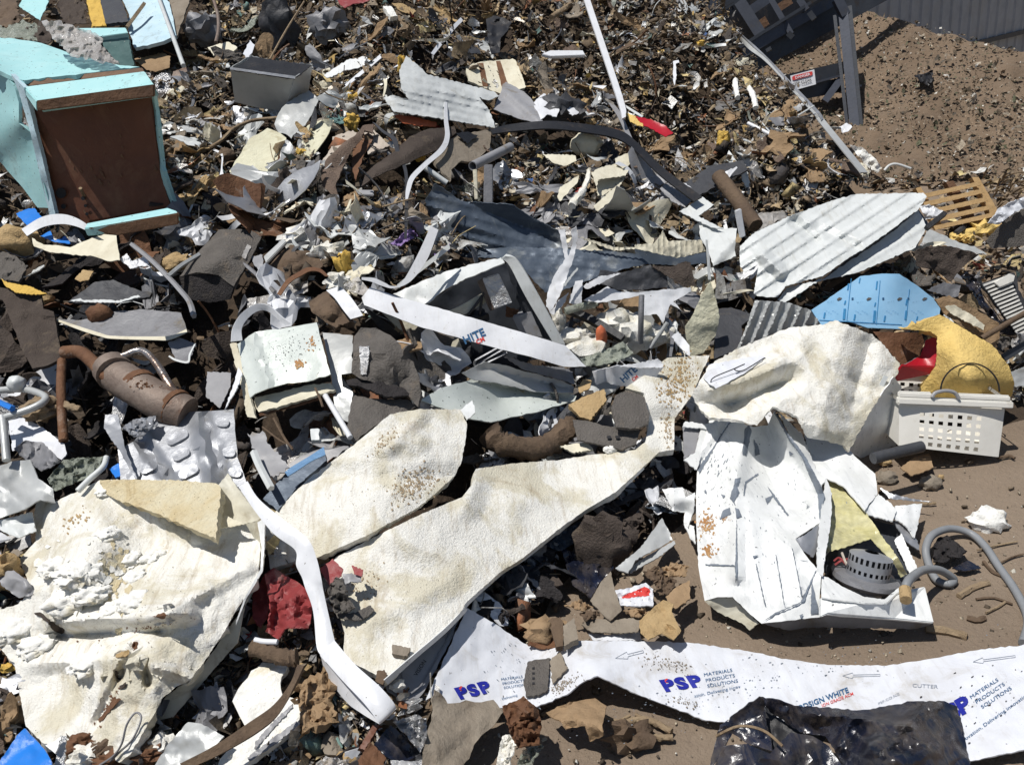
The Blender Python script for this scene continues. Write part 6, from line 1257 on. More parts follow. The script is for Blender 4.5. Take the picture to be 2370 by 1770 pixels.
L_('dark_board', 'board', 'c2', 'dark speckled board behind the big cream panel', '1640,982 1762,968 1955,1030 1845,1112 1852,1202 1800,1312 1630,1375', 'dark_grey', e=.16, th=.012, cr=.002)
T('dark_pipe', 'vertical dark pipe right of centre', 'pipe', 'c2', '1050,870,.3 1045,1060,.3 1042,1250,.24', .012, 'mid_grey', base=(1000, 1150))
T('dark_pipe', 'slanting thin grey rod beside the vertical dark pipe', 'rod', 'c2', '1255,1090,.28 1120,1290,.24', .009, 'light_metal', base=(1000, 1150))
R('dark_pipe', 'flat dark strip right of the vertical dark pipe', 'strip', 'c2', '1245,980 1240,1080 1280,1200 1270,1360', '1265,980 1270,1080 1310,1200 1290,1360', 'mid_grey', e=.22)
for s_, r_, l_ in (('850,1090', (.09, .06, .06), 'beige broken concrete lump right of centre'), ('1010,1200', (.08, .05, .07), 'beige concrete lump under the vertical dark pipe'), ('1160,1200', (.09, .05, .04), 'flat beige concrete lump right of the vertical pipe'), ('500,1200', (.08, .04, .035), 'pale broken plaster bit left of the orange bulb'), ('600,1310', (.09, .05, .05), 'white crumbled plaster lump below the orange bulb'), ('390,1080', (.03, .03, .06), 'upright pale plaster splinter beside the appliance frame')):
    CH('rubble_lump', l_, 'rubble', 'c2', s_, r_, 'foam', e=.12, rough=.5)
T('mossy_tube', 'mossy green tube above the orange bulb', 'tube', 'c2', '440,1000 560,965 690,940', .017, 'film_green', e=.2)
T('mossy_tube', 'black beam slanting under the mossy green tube', 'beam', 'c2', '450,980 650,1070 900,1220', .022, 'black', e=.15, seg=4)
CH('orange_bulb', 'small orange plastic bulb in a dark gap', 'bulb', 'c2', '728,1200', (.024, .022, .05), 'orange', e=.2, rough=.1)
L_('rust_scrap', 'scrap', 'c2', 'rust brown scrap above the orange bulb', '680,930 740,925 750,1000 690,990', 'rust', e=.2, cr=.01)
L_('green_film', 'plastic film', 'c2', 'crumpled grey green plastic sheet below the orange bulb', '560,1380 650,1340 800,1290 900,1238 985,1330 860,1400 700,1432 600,1430', 'film_green', e=.16, cr=.02, csc=12, th=.003)
WP, wpf = S('printed_offcut', 'white printed strap end below the grey green plastic', 'strap', 'c2', '655,1480,.26 740,1460,.28 850,1432,.28 1000,1450,.27 1215,1448,.27 1235,1440,.27 1150,1542,.25 1050,1580,.25 930,1602,.24 822,1582,.24 760,1560,.25 690,1585,.24', 'white', th=.003, cr=.003, crease='750,1450,760,1580,-.04,60', base=(900, 1500))
TXT(WP, wpf, 'c2', 905, 1572, 'HITE', 52, 42, 'ink_slate', bold=.03)
TXT(WP, wpf, 'c2', 985, 1560, 'CM', 26, 42, 'ink_red', bold=.03)
S('upper_curl', None, None, 'c2', '840,1432 1000,1415 1180,1378 1225,1420 1215,1448 1000,1448', 'white', e=.28, cr=.004, parent=WP, base=(900, 1500))
L_('white_fan', 'metal scrap', 'c2', 'small white fan shaped scrap near the dirty cream leaf', '1288,1202 1340,1160 1432,1272 1436,1362 1360,1290', 'white', e=.24, folds=1)
# ---- below: around the end of the long board
T('log', 'knotty brown log wedged above the long foam board', 'log', 'c3', '-170,470,.16 -70,570,.16 120,620,.16 300,590,.16 420,500,.17 470,430,.16', .042, 'wood', n=6, seg=12, lump=.22)
L_('steel_bracket', 'bracket', 'c3', 'grey felt bracket strip with two holes on the long board', '500,382 600,388 800,440 1042,432 1010,572 905,622 720,580 540,542', 'felt_grey', e=.24, th=.008, cr=.003)
for x in (790, 858):
    S('hole', None, None, 'c3', ' '.join('%g,%g' % (x + 20 * math.cos(a), 520 + 12 * math.sin(a)) for a in [i * math.pi / 5 for i in range(10)]), 'ink_black', e=.255, th=.001, cr=0, jag=0, parent=bpy.data.objects['steel_bracket'], cover=False)
L_('round_plate', 'felt', 'c3', 'rounded grey felt plate standing on the long board', '808,292 840,190 942,148 1072,200 1112,342 1100,422 1020,452 850,442', 'felt_grey', e=.3, th=.012, cr=.004)
L_('tan_wedge', 'foam', 'c3', 'tan foam wedge left of the rounded felt plate', '468,262 590,200 752,138 772,222 640,385 560,362', 'tan', e=.22, th=.02, cr=.006)
L_('tan_chip', 'foam', 'c3', 'small tan chip above the foam wedge', '540,120 580,60 650,70 640,130 560,170', 'tan', e=.2, cr=.01)
L_('white_flake', 'foam', 'c3', 'white flake lying on the long foam board edge', '400,592 620,560 665,620 500,645', 'cream', e=.19, th=.01)
CH('pebble', 'tiny white chip between log and long board', 'chip', 'c3', '800,620', (.025, .015, .015), 'foam_white', e=.22)
CH('brown_bag', 'brown glossy crumpled bag under the long foam board', 'bag', 'c3', '735,1400', (.10, .06, .12), 'felt', e=.10, rough=.5)
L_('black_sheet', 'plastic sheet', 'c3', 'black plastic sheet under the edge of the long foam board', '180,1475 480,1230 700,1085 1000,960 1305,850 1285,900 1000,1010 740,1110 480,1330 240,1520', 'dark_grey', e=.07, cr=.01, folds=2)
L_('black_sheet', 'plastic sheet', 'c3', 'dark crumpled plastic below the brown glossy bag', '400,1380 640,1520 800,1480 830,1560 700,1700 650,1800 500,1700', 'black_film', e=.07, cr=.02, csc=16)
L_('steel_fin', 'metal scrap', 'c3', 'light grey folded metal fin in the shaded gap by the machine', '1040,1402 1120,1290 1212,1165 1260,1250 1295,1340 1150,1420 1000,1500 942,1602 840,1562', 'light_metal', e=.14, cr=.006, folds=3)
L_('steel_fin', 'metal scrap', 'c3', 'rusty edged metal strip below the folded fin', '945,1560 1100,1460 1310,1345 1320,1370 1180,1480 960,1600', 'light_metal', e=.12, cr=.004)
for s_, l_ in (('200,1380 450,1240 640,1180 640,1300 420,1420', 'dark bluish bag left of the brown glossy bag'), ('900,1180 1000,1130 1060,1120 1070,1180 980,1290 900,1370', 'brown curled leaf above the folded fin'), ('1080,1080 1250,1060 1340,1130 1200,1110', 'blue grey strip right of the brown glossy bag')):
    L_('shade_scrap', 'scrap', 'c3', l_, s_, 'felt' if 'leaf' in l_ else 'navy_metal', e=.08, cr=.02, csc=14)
L_('card_sheet', 'cardboard', 'c4', 'grey cardboard sheet pointing down between the leaves', '640,342 720,202 802,108 832,240 892,420 800,502 740,452', 'card_grey', e=.14)
NP, nf_ = S('newspaper', 'crumpled red and white newspaper between leaves', 'newspaper', 'c4', '828,262 960,240 1082,198 1142,250 1142,382 1000,385 882,382', 'white_sheet', e=.12, cr=.010, csc=10)
S('red_print', None, None, 'c4', '890,312 1070,230 1112,250 1112,302 1000,312 900,325', 'ink_red', e=.003, th=.001, cr=0, jag=1, on=nf_, parent=NP)
L_('tan_leaf', 'foam', 'c4', 'pale tan torn sheet above the printed white sheet', '1030,502 1100,432 1222,335 1305,370 1290,432 1342,540 1365,580 1302,655 1212,600 1100,655 1040,600', 'tan', e=.16, cr=.012, csc=18, folds=2)
L_('paper_stack', 'paper', 'c4', 'stack of muddy paper on the edge of the printed sheet', '570,530 640,480 800,500 950,480 1050,500 1020,590 850,600 650,590', 'card_grey', e=.12, cr=.006, folds=1)
L_('white_underlay', 'paper', 'c4', 'white paper edge under the muddy paper stack', '630,600 800,615 1032,585 1050,655 850,662 660,655', 'white_sheet', e=.09, cr=.008)
L_('wood_block', 'wood', 'c4', 'brown splintered wood block above the printed sheet', '300,490 400,470 425,520 425,702 370,712 335,600', 'wood', e=.15, th=.02, cr=.008)
L_('wood_block', 'wood', 'c4', 'grey weathered wood block right of the splintered one', '425,542 512,478 545,645 430,702', 'card_grey', e=.17, th=.02, cr=.004)
L_('wood_block', 'brick', 'c4', 'reddish broken brick at the printed sheet edge', '140,690 200,610 300,600 360,650 375,715 250,725', 'rust', e=.09, cr=.008)
CH('tan_stone', 'tan broken stone left of the wood blocks', 'stone', 'c4', '270,580', (.06, .04, .04), 'cardboard', e=.1, rough=.5)
L_('carton_lid', 'cardboard', 'c4', 'brown cardboard lid in shade left of the washing machine', '1240,312 1330,230 1432,180 1435,330 1310,412', 'cardboard', e=.13)
for i, (s_, l_) in enumerate((('1060,112 1180,60 1250,120 1180,220 1120,180', 'brown dry leaf curl above the newspaper'), ('1180,100 1300,40 1420,60 1400,150 1280,160', 'brown dry leaf curl beside the machine shadow'), ('1150,200 1250,130 1330,180 1290,260 1190,300', 'dark dry leaf curl right of the newspaper'), ('900,420 1050,400 1130,440 1000,470', 'dry leaf curl lying over the paper stack'), ('560,440 640,410 720,440 690,480 600,500', 'rust brown leaf curl left of the cardboard sheet'), ('430,380 560,330 660,400 560,420', 'tan leaf curl above the wood blocks'))):
    L_('dry_leaf', 'leaf', 'c4', l_, s_, ('wood', 'cardboard')[i % 2], e=.14, cr=.02, csc=10, jag=2)
# ---- bottom edge
L_('felt_patch', 'felt', 'c4', 'brown felt patch with punched holes lying on the printed sheet', '108,1002 140,832 230,810 322,800 300,1052 232,1092 130,1102', 'felt_grey', e=.018, on=psf, th=.006, cr=0, jag=1)
for y in (880, 920, 960, 1000):
    S('hole', None, None, 'c4', '%g,%g %g,%g %g,%g %g,%g' % (178, y - 8, 198, y - 10, 198, y + 8, 178, y + 8), 'ink_black', e=.02, th=.001, cr=0, jag=0, on=psf, parent=bpy.data.objects['felt_patch'])
L_('grey_scrap', 'felt', 'c4', 'grey scrap right of the felt patch on the printed sheet', '318,822 400,740 455,880 340,1005', 'card_grey', e=.02, on=psf, th=.004, cr=0, jag=1)
L_('clay_sheet', 'cardboard', 'c4', 'muddy folded cardboard lump on the sand below the printed sheet', '288,1232 400,1180 480,1150 680,1118 772,1180 735,1330 742,1420 640,1465 600,1340 450,1362 390,1290 310,1255', 'cardboard', e=.07, cr=.012, csc=20, folds=4, famp=.04)
L_('rag_bundle', 'rag', 'c4', 'crumpled reddish brown rag bundle at the bottom edge', '-60,1180 50,1140 105,1100 220,1200 252,1300 232,1482 70,1505 20,1420', 'rust', e=.14, cr=.025, csc=14, folds=4, famp=.04, sp=5)
L_('straw_bundle', 'plant', 'c4', 'pale dry flax leaves at the bottom edge', '-120,1700 -60,1420 10,1400 50,1480 -20,1700', 'foam', e=.12, cr=.015, csc=9)
L_('straw_bundle', 'plant', 'c4', 'dark wrapped stalk beside the dry flax leaves', '40,1700 100,1530 250,1480 270,1500 120,1700', 'film_green', e=.1, cr=.02, csc=9)
for i, (s_, l_) in enumerate((('900,1330 1000,1290 1120,1300 1290,1385', 'longest curved twig on the sand below the printed sheet'), ('1080,1420 1180,1430 1300,1430', 'short twig below the longest curved twig'), ('560,1250 700,1240 850,1300 960,1260', 'pale twig beside the muddy cardboard lump'), ('1000,1250 1150,1310 1280,1400', 'dark twig crossing the longest curved twig'))):
    T('twig', l_, 'twig', 'c4', s_, .009 if i < 2 else .005, 'dead_wood', e=.02, lump=.2)
CH('root_clump', 'dark clump of rotten bark on the sand', 'bark', 'c4', '980,1440', (.055, .035, .05), 'wood', e=.02, rough=.9)
L_('card_piece', 'cardboard', 'b4', 'large torn brown cardboard at the bottom edge', '1340,1600 1390,1330 1432,1050 1480,1080 1535,1160 1680,1132 1752,1150 1900,1130 1992,1212 1900,1340 1750,1482 1640,1700 1330,1700', 'card_grey', e=.09, cr=.008, folds=2, jag=2)
L_('foil_lump', 'foil', 'b4', 'crumpled grey foil left of the torn cardboard', '1108,1302 1290,1248 1362,1290 1372,1392 1322,1545 1232,1442', 'foil', e=.12, cr=.02, csc=12)
L_('rust_shard', 'metal scrap', 'b4', 'triangular rusty shard at the bottom edge', '818,1612 922,1468 1045,1592 1000,1700 840,1700', 'rust', e=.12, cr=.006)
L_('rust_shard', 'plank', 'b4', 'dark red brown board end under the strap loop', '828,1512 940,1330 992,1330 872,1532', 'brown_board', e=.09, th=.02)
L_('navy_shard', 'plastic', 'b4', 'dark blue plastic shard right of the red brown board', '950,1480 1080,1330 1200,1440 1300,1580 1150,1640 1040,1580', 'black_film', e=.08, cr=.01)
L_('mirror_strip', 'glass', 'b4', 'shiny blue grey glass strip at the bottom edge', '1080,1610 1290,1620 1400,1580 1625,1592 1600,1660 1090,1660', 'foil', e=.1, cr=.003)
L_('white_foil', 'foil', 'b4', 'white crumpled paper at the bottom edge left of the rusty shard', '480,1660 560,1590 700,1610 760,1600 720,1700 480,1700', 'film_clear', e=.12, cr=.02, csc=10)
L_('peat_clump', 'peat', 'b4', 'brown peat clump left of the strap loop', '340,1002 420,960 560,900 602,1010 642,1262 560,1332 470,1342 372,1402 360,1262', 'cardboard', e=.10, cr=.016, csc=12, th=.02, jag=4)
L_('red_sheet', 'plastic', 'b4', 'crumpled red plastic sheet left of the white strap', '78,132 150,80 350,200 462,300 452,440 430,562 330,560 230,572 182,652 90,582 130,420', 'red', e=.15, cr=.02, csc=20, folds=4, famp=.05, sp=5)
L_('red_sheet', 'plastic', 'b4', 'dark red fold at the foam panel side', '-20,290 80,132 135,300 92,480 40,560 -20,470', 'red', e=.08, cr=.01)
L_('red_scrap', 'plastic', 'b4', 'red painted scrap right of the white strap', '518,90 622,8 702,90 690,142 640,180 592,222', 'red', e=.17, cr=.006)
L_('red_scrap', 'plastic', 'b4', 'small red clip on the long foam board', '770,60 862,95 852,150 790,130', 'red', e=.18, cr=.004)
L_('grey_crumple', 'metal scrap', 'b4', 'crumpled grey brown metal on the long foam board', '580,250 640,160 702,180 735,310 792,400 740,432 642,432 600,320', 'felt_grey', e=.2, cr=.02, csc=14, folds=3, famp=.03)
L_('grey_crumple', 'metal scrap', 'b4', 'grey curled lip below the crumpled grey metal', '640,440 800,438 920,378 952,420 900,470 820,500 660,482', 'felt_grey', e=.13, cr=.006)
L_('grey_crumple', 'metal scrap', 'b4', 'grey link between the two red scraps', '695,130 770,120 845,150 850,195 760,190 720,220', 'grey_plastic', e=.17, cr=.008)
T('old_stick', 'cracked brown stick below the red plastic sheet', 'stick', 'b4', '-20,720 120,760 260,800 335,790', .022, 'wood', e=.14, lump=.2)
T('white_rod', 'small white rod end left of the cracked stick', 'rod', 'b4', '0,655 70,668 180,672', .008, 'white', e=.16)
FF, fff = S('foam_fragment', 'striped white foam fragment at the bottom left of the strap loop', 'foam', 'b4', '-180,1142 -100,1000 -30,900 60,832 262,862 202,1000 222,1100 392,1130 412,1232 352,1332 180,1480 0,1592 -150,1700 -330,1700 -240,1560 -60,1380', 'foam_white', e=.09, th=.02, cr=.008, jag=1.5)
for s_ in ('0,1470 120,1330 300,1160 300,1190 120,1390 0,1530', '-60,1590 120,1450 330,1300 350,1330 150,1490 -40,1620'):
    S('grey_stripe', None, None, 'b4', s_, 'grey_plastic', e=.004, th=.002, cr=0, on=fff, parent=FF)
R('dark_batten', 'long dark batten bent across the bottom left', 'batten', 'a4', '1430,1640,.2 1700,1500,.2 2000,1300,.2 2180,1170,.2 2310,1000,.18 2370,850,.17', '1480,1690,.19 1760,1560,.19 2060,1380,.19 2230,1230,.19 2350,1010,.18 2420,860,.17', 'wood', n=6, th=.012)
L_('grey_rag', 'cloth', 'a4', 'grey cloth scrap at the bottom edge near the foam panel', '1200,1700 1350,1470 1500,1308 1602,1320 1785,1420 1700,1520 1602,1602 1440,1700', 'light_metal', e=.13, cr=.006, folds=3)
L_('blue_plastic', 'plastic', 'a4', 'bright blue plastic flap in the bottom left corner', '-60,1700 60,1530 150,1400 195,1358 255,1420 350,1520 400,1600 430,1700', 'blue', e=.28, cr=.004, th=.006, folds=1)
L_('silver_strip', 'metal strip', 'a4', 'folded silver strip right of the blue plastic flap', '435,1640 480,1420 530,1420 510,1680 450,1690', 'foil', e=.2, cr=.004)
L_('cream_chip', 'plastic', 'a4', 'pale cream chip above the folded silver strip', '360,1490 440,1460 490,1420 440,1560', 'enamel', e=.22)
for i, (x, y) in enumerate(((600, 1490), (700, 1560), (820, 1540), (880, 1620), (660, 1620), (1150, 1500), (1200, 1560), (1280, 1480))):
    CH('bark_chip', ('reddish bark chip nearest the silver strip', 'pale foam pebble among bark chips', 'brown bark chip left of the wire loop', 'brown bark chip at the wire loop end', 'lowest reddish bark chip near the silver strip', 'dark bark chip left of the grey cloth scrap', 'lowest dark bark chip by the grey cloth scrap', 'dark bark chip above the grey cloth scrap')[i], 'bark chip', 'a4', '%d,%d' % (x, y), (.035, .025, .02), ('rust', 'foam', 'wood')[i % 3], e=.1, rough=.8)
L_('grey_shard', 'plastic', 'a4', 'grey folded plastic shards at the left edge of the foam panel', '-40,120 110,100 220,180 290,290 150,320 20,230', 'grey_plastic', e=.14, cr=.01, folds=3)
CH('tan_lump', 'orange tan foam lump at the left frame edge by the foam panel', 'foam', 'a3', '20,1590', (.05, .04, .06), 'tan', e=.12, rough=.6)
L_('brown_leaf', 'leaf', 'a3', 'brown curled leaf left of the cream foam panel', '30,1500 110,1410 180,1430 120,1500 60,1530', 'card_grey', e=.12)
# ---- bag, bottom right
BG, bgf = S('black_bag', 'black plastic bag with dusty folds in the bottom right corner', 'plastic bag', 'd4', '95,1107,.22 250,1132,.24 370,1180,.24 500,1182,.25 700,1196,.26 900,1212,.27 1100,1182,.28 1300,1142,.29 1570,1140,.28 1672,1182,.26 1702,1300,.24 1742,1480,.22 1790,1700,.18 1780,1900,.14 900,1900,.22 760,1650,.22 620,1420,.20 420,1390,.18 300,1310,.18 180,1230,.20',
    'black_film', th=.003, cr=.014, csc=32, sp=6, jag=1, folds=5, famp=.04, ctrl='1300,1350,.36 1000,1450,.33 1500,1600,.30', crease='500,1240,1250,1330,.03,80 700,1650,900,1330,-.03,70 1250,1330,1500,1160,.03,70')
S('left_flap', None, None, 'd4', '-330,1760,.08 -220,1330,.14 -60,1215,.18 95,1107,.23 135,1130,.21 150,1300,.16 200,1540,.14 0,1480,.12 -120,1400,.12', 'black_film', parent=BG, th=.003, cr=.01, folds=3)
S('dark_mouth', None, None, 'd4', '120,1125,.14 200,1240,.12 430,1390,.10 640,1420,.10 560,1500,.08 330,1460,.08 210,1560,.08 150,1400,.10', 'black', parent=BG, th=.003)
S('inner_lobe', None, None, 'd4', '-300,1760,.10 -200,1500,.14 0,1480,.18 180,1560,.17 230,1500,.18 340,1390,.18 520,1420,.19 650,1500,.18 780,1700,.16 800,1900,.12 -300,1900,.1', 'black_film', parent=BG, th=.003, cr=.012, folds=3)
T('bag_wire', 'thin pale wire arched over the black bag', 'wire', 'd4', '-250,1420,.2 -100,1350,.24 20,1345,.25 150,1390,.25 280,1500,.24', .0035, 'dead_wood', seg=6)
# ---- things on the sand, right
CH('foam_lump', 'white foam lump lying alone on the sand', 'foam lump', 'd3', '1915,1185', (.062, .05, .042), 'foam_white', e=.03, rough=.4)
L_('torn_card', 'cardboard', 'd3', 'torn brown cardboard under the laundry basket corner', '1218,765 1330,680 1452,648 1482,760 1400,800 1300,825', 'cardboard', e=.06, folds=1)
T('grey_roll', 'dark grey rubber tube end in front of the laundry basket', 'rubber tube', 'd3', '1000,690,.2 1200,640,.18 1390,595,.16', .021, 'dark_grey', seg=12, base=(1200, 820))
L_('dark_sheet', 'plastic', 'd3', 'black and red torn plastic inside the hose loop', '1490,1380 1520,1320 1590,1300 1742,1422 1702,1482 1620,1472 1560,1520 1480,1510', 'felt_dark', e=.05, cr=.02, csc=12)
L_('dark_leaf', 'leaf', 'd3', 'dark wet leaf with a shiny spot below the hose loop', '1630,1562 1700,1530 1760,1500 1862,1560 1800,1575 1730,1585', 'black_film', e=.03, cr=.01)
for s_, r_, l_ in (('1110,850', (.04, .03, .03), 'grey stone left of the torn brown cardboard'), ('1460,890', (.04, .03, .03), 'grey white stone right of the torn brown cardboard'), ('1540,840', (.012, .01, .01), 'tiny yellowish pebble on the sand'), ('1100,720', (.025, .015, .015), 'small tan stone under the rubber tube end')):
    CH('stone', l_, 'stone', 'd3', s_, r_, 'card_grey' if 'grey' in l_ else 'tan', e=.015, rough=.3)
for i, (s_, r_, l_) in enumerate((('1880,1510 1950,1590 2060,1640', .006, 'thick dark twig right of the hose loop'), ('1830,1420 2000,1380 2150,1350', .003, 'thin dry twig above the hose arm'), ('1980,1540 2100,1480 2200,1450', .003, 'thin pale twig at the right frame edge'), ('1680,1790 1800,1720 1920,1680', .010, 'dark flat twig right of the machine corner'), ('1820,1810 1960,1800 2110,1850', .004, 'pale dry stalk right of the machine corner'), ('1900,1920 2000,1870 2060,1830', .004, 'forked thin twig below the pale dry stalk'), ('1750,1960 1830,1980 1890,1960', .009, 'short brown twig near the machine corner'), ('1390,1050 1450,1050 1500,1045', .005, 'grey sliver at the torn machine flap'), ('2000,690 2080,670 2130,690', .006, 'dark twig right of the laundry basket foot'), ('1420,2050 1600,2070 1750,2110', .012, 'fuzzy brown root below the machine corner'))):
    T('twig', l_, 'twig', 'd3', s_, r_, 'wood' if i % 2 == 0 else 'dead_wood', e=.012, seg=6, lump=.2, n=4)
# ---- far right
PA = empty('wooden_pallet', w3(2230, 500, np.array(tdepth(2230, 520) - .1)), 'tilted yellow wooden pallet at the foot of the soil pile', 'pallet')
for i, s_ in enumerate(('1340,1500 1380,1490 1480,1650 1560,1810 1500,1810', '1580,1450 1640,1440 1780,1650 1860,1850 1800,1860 1700,1650', '1790,1415 1840,1410 1980,1650 2050,1850 1990,1860 1930,1700')):
    S('runner', None, None, 'd1', s_, 'wood_edge' if i == 1 else 'pallet_wood', e=.22, th=.05, cr=0, jag=.3, parent=PA, base=(1700, 1830))
for a, b in ((1540, 1570), (1600, 1635), (1665, 1700), (1730, 1765), (1790, 1820)):
    q = (a - 1500) * .42
    S('slat', None, None, 'd1', '%g,%g %g,%g %g,%g %g,%g' % (1360 + q, a + 10, 1830 + q, a - 95, 1850 + q, a - 65, 1375 + q, b + 12), 'pallet_wood', e=.26, th=.02, cr=0, jag=.3, parent=PA, base=(1700, 1830))
L_('steel_cladding', 'metal scrap', 'd2', 'large grey curved cladding at the right frame edge', '1895,440 2000,330 2100,240 2260,150 2260,470 2100,490 1955,502', 'felt_grey', e=.35, th=.004, cr=.004, folds=1, base=(2100, 560))
L_('white_tear', 'plastic', 'd2', 'torn white plastic on top of the curved cladding', '1915,300 1960,240 2000,180 2100,130 2260,70 2260,150 2120,220 2000,310', 'white_sheet', e=.4, cr=.02, csc=16, folds=3, base=(2100, 560))
L_('grey_sheet', 'metal scrap', 'd2', 'thin pale grey sheet right of the big roofing sheet', '1372,480 1440,345 1560,390 1690,455 1820,490 1910,545 1700,520 1560,470', 'pale_metal', e=.3, cr=.004, folds=2, base=(1700, 620))
L_('white_sheet_scrap', 'plastic', 'd2', 'white crumpled sheet between roofing sheet and pallet', '1368,165 1450,150 1560,200 1530,250 1420,270 1400,220', 'white', e=.3, cr=.02, csc=12, base=(1450, 420))
L_('brown_hide', 'cloth', 'd2', 'dark brown cloth hanging under the thin pale sheet', '1330,520 1450,480 1620,480 1850,545 1720,640 1620,760 1500,680 1350,640', 'felt', e=.14, cr=.012, csc=20, folds=3, base=(1600, 900))
for s_, r_, l_ in (('1860,350', (.10, .07, .07), 'yellow foam block below the pallet'), ('1670,410', (.05, .04, .03), 'small yellow foam bit below the pallet'), ('1760,420', (.04, .03, .03), 'yellow foam crumb nearest the curved cladding')):
    CH('yellow_foam', l_, 'foam', 'd2', s_, r_, 'yellow_pale', e=.16, rough=.6)
T('dark_bar', 'dark bar leaning from the pallet to the yellow foam block', 'bar', 'd2', '1660,380 1790,280 1850,240', .02, 'dark_grey', e=.26, seg=6)
T('dark_bar', 'dark brown tube lying under the pallet', 'tube', 'd2', '1560,300 1640,320 1700,340', .03, 'felt', e=.15)
FGr, fgf = S('fan_grille', 'white slatted plastic grille at the right frame edge', 'grille', 'd2', '1868,775 2000,735 2120,690 2150,730 2160,830 2260,1000 2260,1180 2180,1215 2060,1050 1960,920', 'dark_grey', e=.16, th=.02, cr=.003, base=(2100, 1150))
for i in range(17):
    u = i / 16; x = 1880 + 290 * u; y = 785 + 420 * u
    S('slat', None, None, 'd2', '%g,%g %g,%g %g,%g %g,%g' % (x, y, x + 200 - 90 * u, y - 75 + 20 * u, x + 205 - 90 * u, y - 62 + 20 * u, x + 5, y + 15), 'basket', e=.02, th=.006, cr=0, jag=0, on=fgf, parent=FGr)
S('grip', None, None, 'd2', '1970,770 2090,700 2130,715 2120,760 2010,805', 'basket', e=.03, th=.01, cr=0, jag=.3, on=fgf, parent=FGr)
L_('black_shell', 'plastic', 'd2', 'black wet plastic beside the slatted grille', '1700,720 1760,690 1830,740 1880,900 1980,1030 2040,1110 1950,1080 1860,960 1780,830', 'black_film', e=.16, cr=.02, csc=14, base=(1900, 1150))
L_('grey_slab', 'panel', 'd2', 'grey panel corner behind the insulation board', '1430,830 1560,770 1700,790 1680,880 1620,890', 'mid_grey', e=.12, base=(1600, 1000))
L_('card_tray', 'cardboard', 'd2', 'brown cardboard tray behind the yellow cushion', '1495,905 1610,872 1800,970 2005,1095 2010,1210 1965,1290 1820,1190 1700,1120 1560,1010', 'cardboard', e=.22, th=.01, cr=.004, folds=1, base=(1750, 1400))
L_('paper_insert', 'paper', 'd2', 'crumpled white paper in the cardboard tray', '1560,960 1650,950 1790,1030 1890,1110 1880,1150 1760,1090 1640,1030', 'cream', e=.25, cr=.008, base=(1750, 1400))
T('wood_stick', 'thin brown stick slanting over the cardboard tray', 'stick', 'd2', '1865,1215,.25 2260,985,.25', .012, 'wood', base=(1900, 1400))
L_('grey_bundle', 'rag', 'd2', 'grey rag lump at the right of the yellow cushion', '1990,1300 2010,1200 2080,1210 2090,1260 2030,1310', 'felt_grey', e=.1, cr=.015, csc=10, base=(2000, 1500))
R('dark_bar', 'dark steel bar at the right frame edge above the basket', 'bar', 'd2', '2030,1350 2130,1290 2260,1210', '2060,1395 2150,1340 2260,1270', 'steel_dark', e=.1, base=(2100, 1560), th=.02)
L_('silver_sheet', 'panel', 'd2', 'pale blue grey panel at the right frame edge behind the basket', '2100,1480 2260,1430 2260,1580 2130,1600', 'light_metal', e=.05, base=(2100, 1700))
for i in range(26):      # dry branches in a tangle
    a = random.uniform(0, 1); x = 1860 + 330 * random.random(); y = 1420 + 300 * random.random()
    an = random.uniform(-1.2, .4); l = random.uniform(90, 230)
    T('dry_branch', 'thin grey branch in the tangle beside the pallet', 'branch', 'd1', '%g,%g,%g %g,%g,%g %g,%g,%g' % (x, y, .1, x + l * .5 * math.cos(an), y + l * .5 * math.sin(an) - 20, .25, x + l * math.cos(an), y + l * math.sin(an), .15), .006, 'dead_wood', seg=5, n=3, base=(2000, 1750), group='tangle of dry branches')
# ================================================================== shredded litter over the heap
def tdepth_many(px, py):
    out = np.zeros(len(px))
    for i in range(0, len(px), 3000):
        d = rays(px[i:i + 3000], py[i:i + 3000])
        lo = np.full(len(d), TS[0]); hit = np.zeros(len(d), bool); hi = np.full(len(d), TS[-1])
        for t0, t1 in zip(TS[:-1:2], TS[2::2]):
            p = CO + d * t1
            b = (p[:, 2] < ter(p[:, 0], p[:, 1])) & ~hit
            lo[b] = t0; hi[b] = t1; hit |= b
        for _ in range(9):
            m = .5 * (lo + hi); p = CO + d * m[:, None]; b = p[:, 2] < ter(p[:, 0], p[:, 1])
            hi = np.where(b, m, hi); lo = np.where(b, lo, m)
        out[i:i + 3000] = np.where(hit, hi, 99)
    return out
def normals(x, y, f):
    e = .05
    n = np.stack([-(f(x + e, y) - f(x - e, y)) / (2 * e), -(f(x, y + e) - f(x, y - e)) / (2 * e), np.ones_like(x)], 1)
    return n / np.linalg.norm(n, axis=1)[:, None]
def frames(n, tilt):
    k = len(n)
    z = n + RNG.normal(0, 1, (k, 3)) * np.asarray(tilt)[..., None] if np.ndim(tilt) else n + RNG.normal(0, tilt, (k, 3))
    z /= np.linalg.norm(z, axis=1)[:, None]
    a = RNG.normal(0, 1, (k, 3)); x = np.cross(a, z); x /= np.linalg.norm(x, axis=1)[:, None]
    return x, np.cross(z, x), z
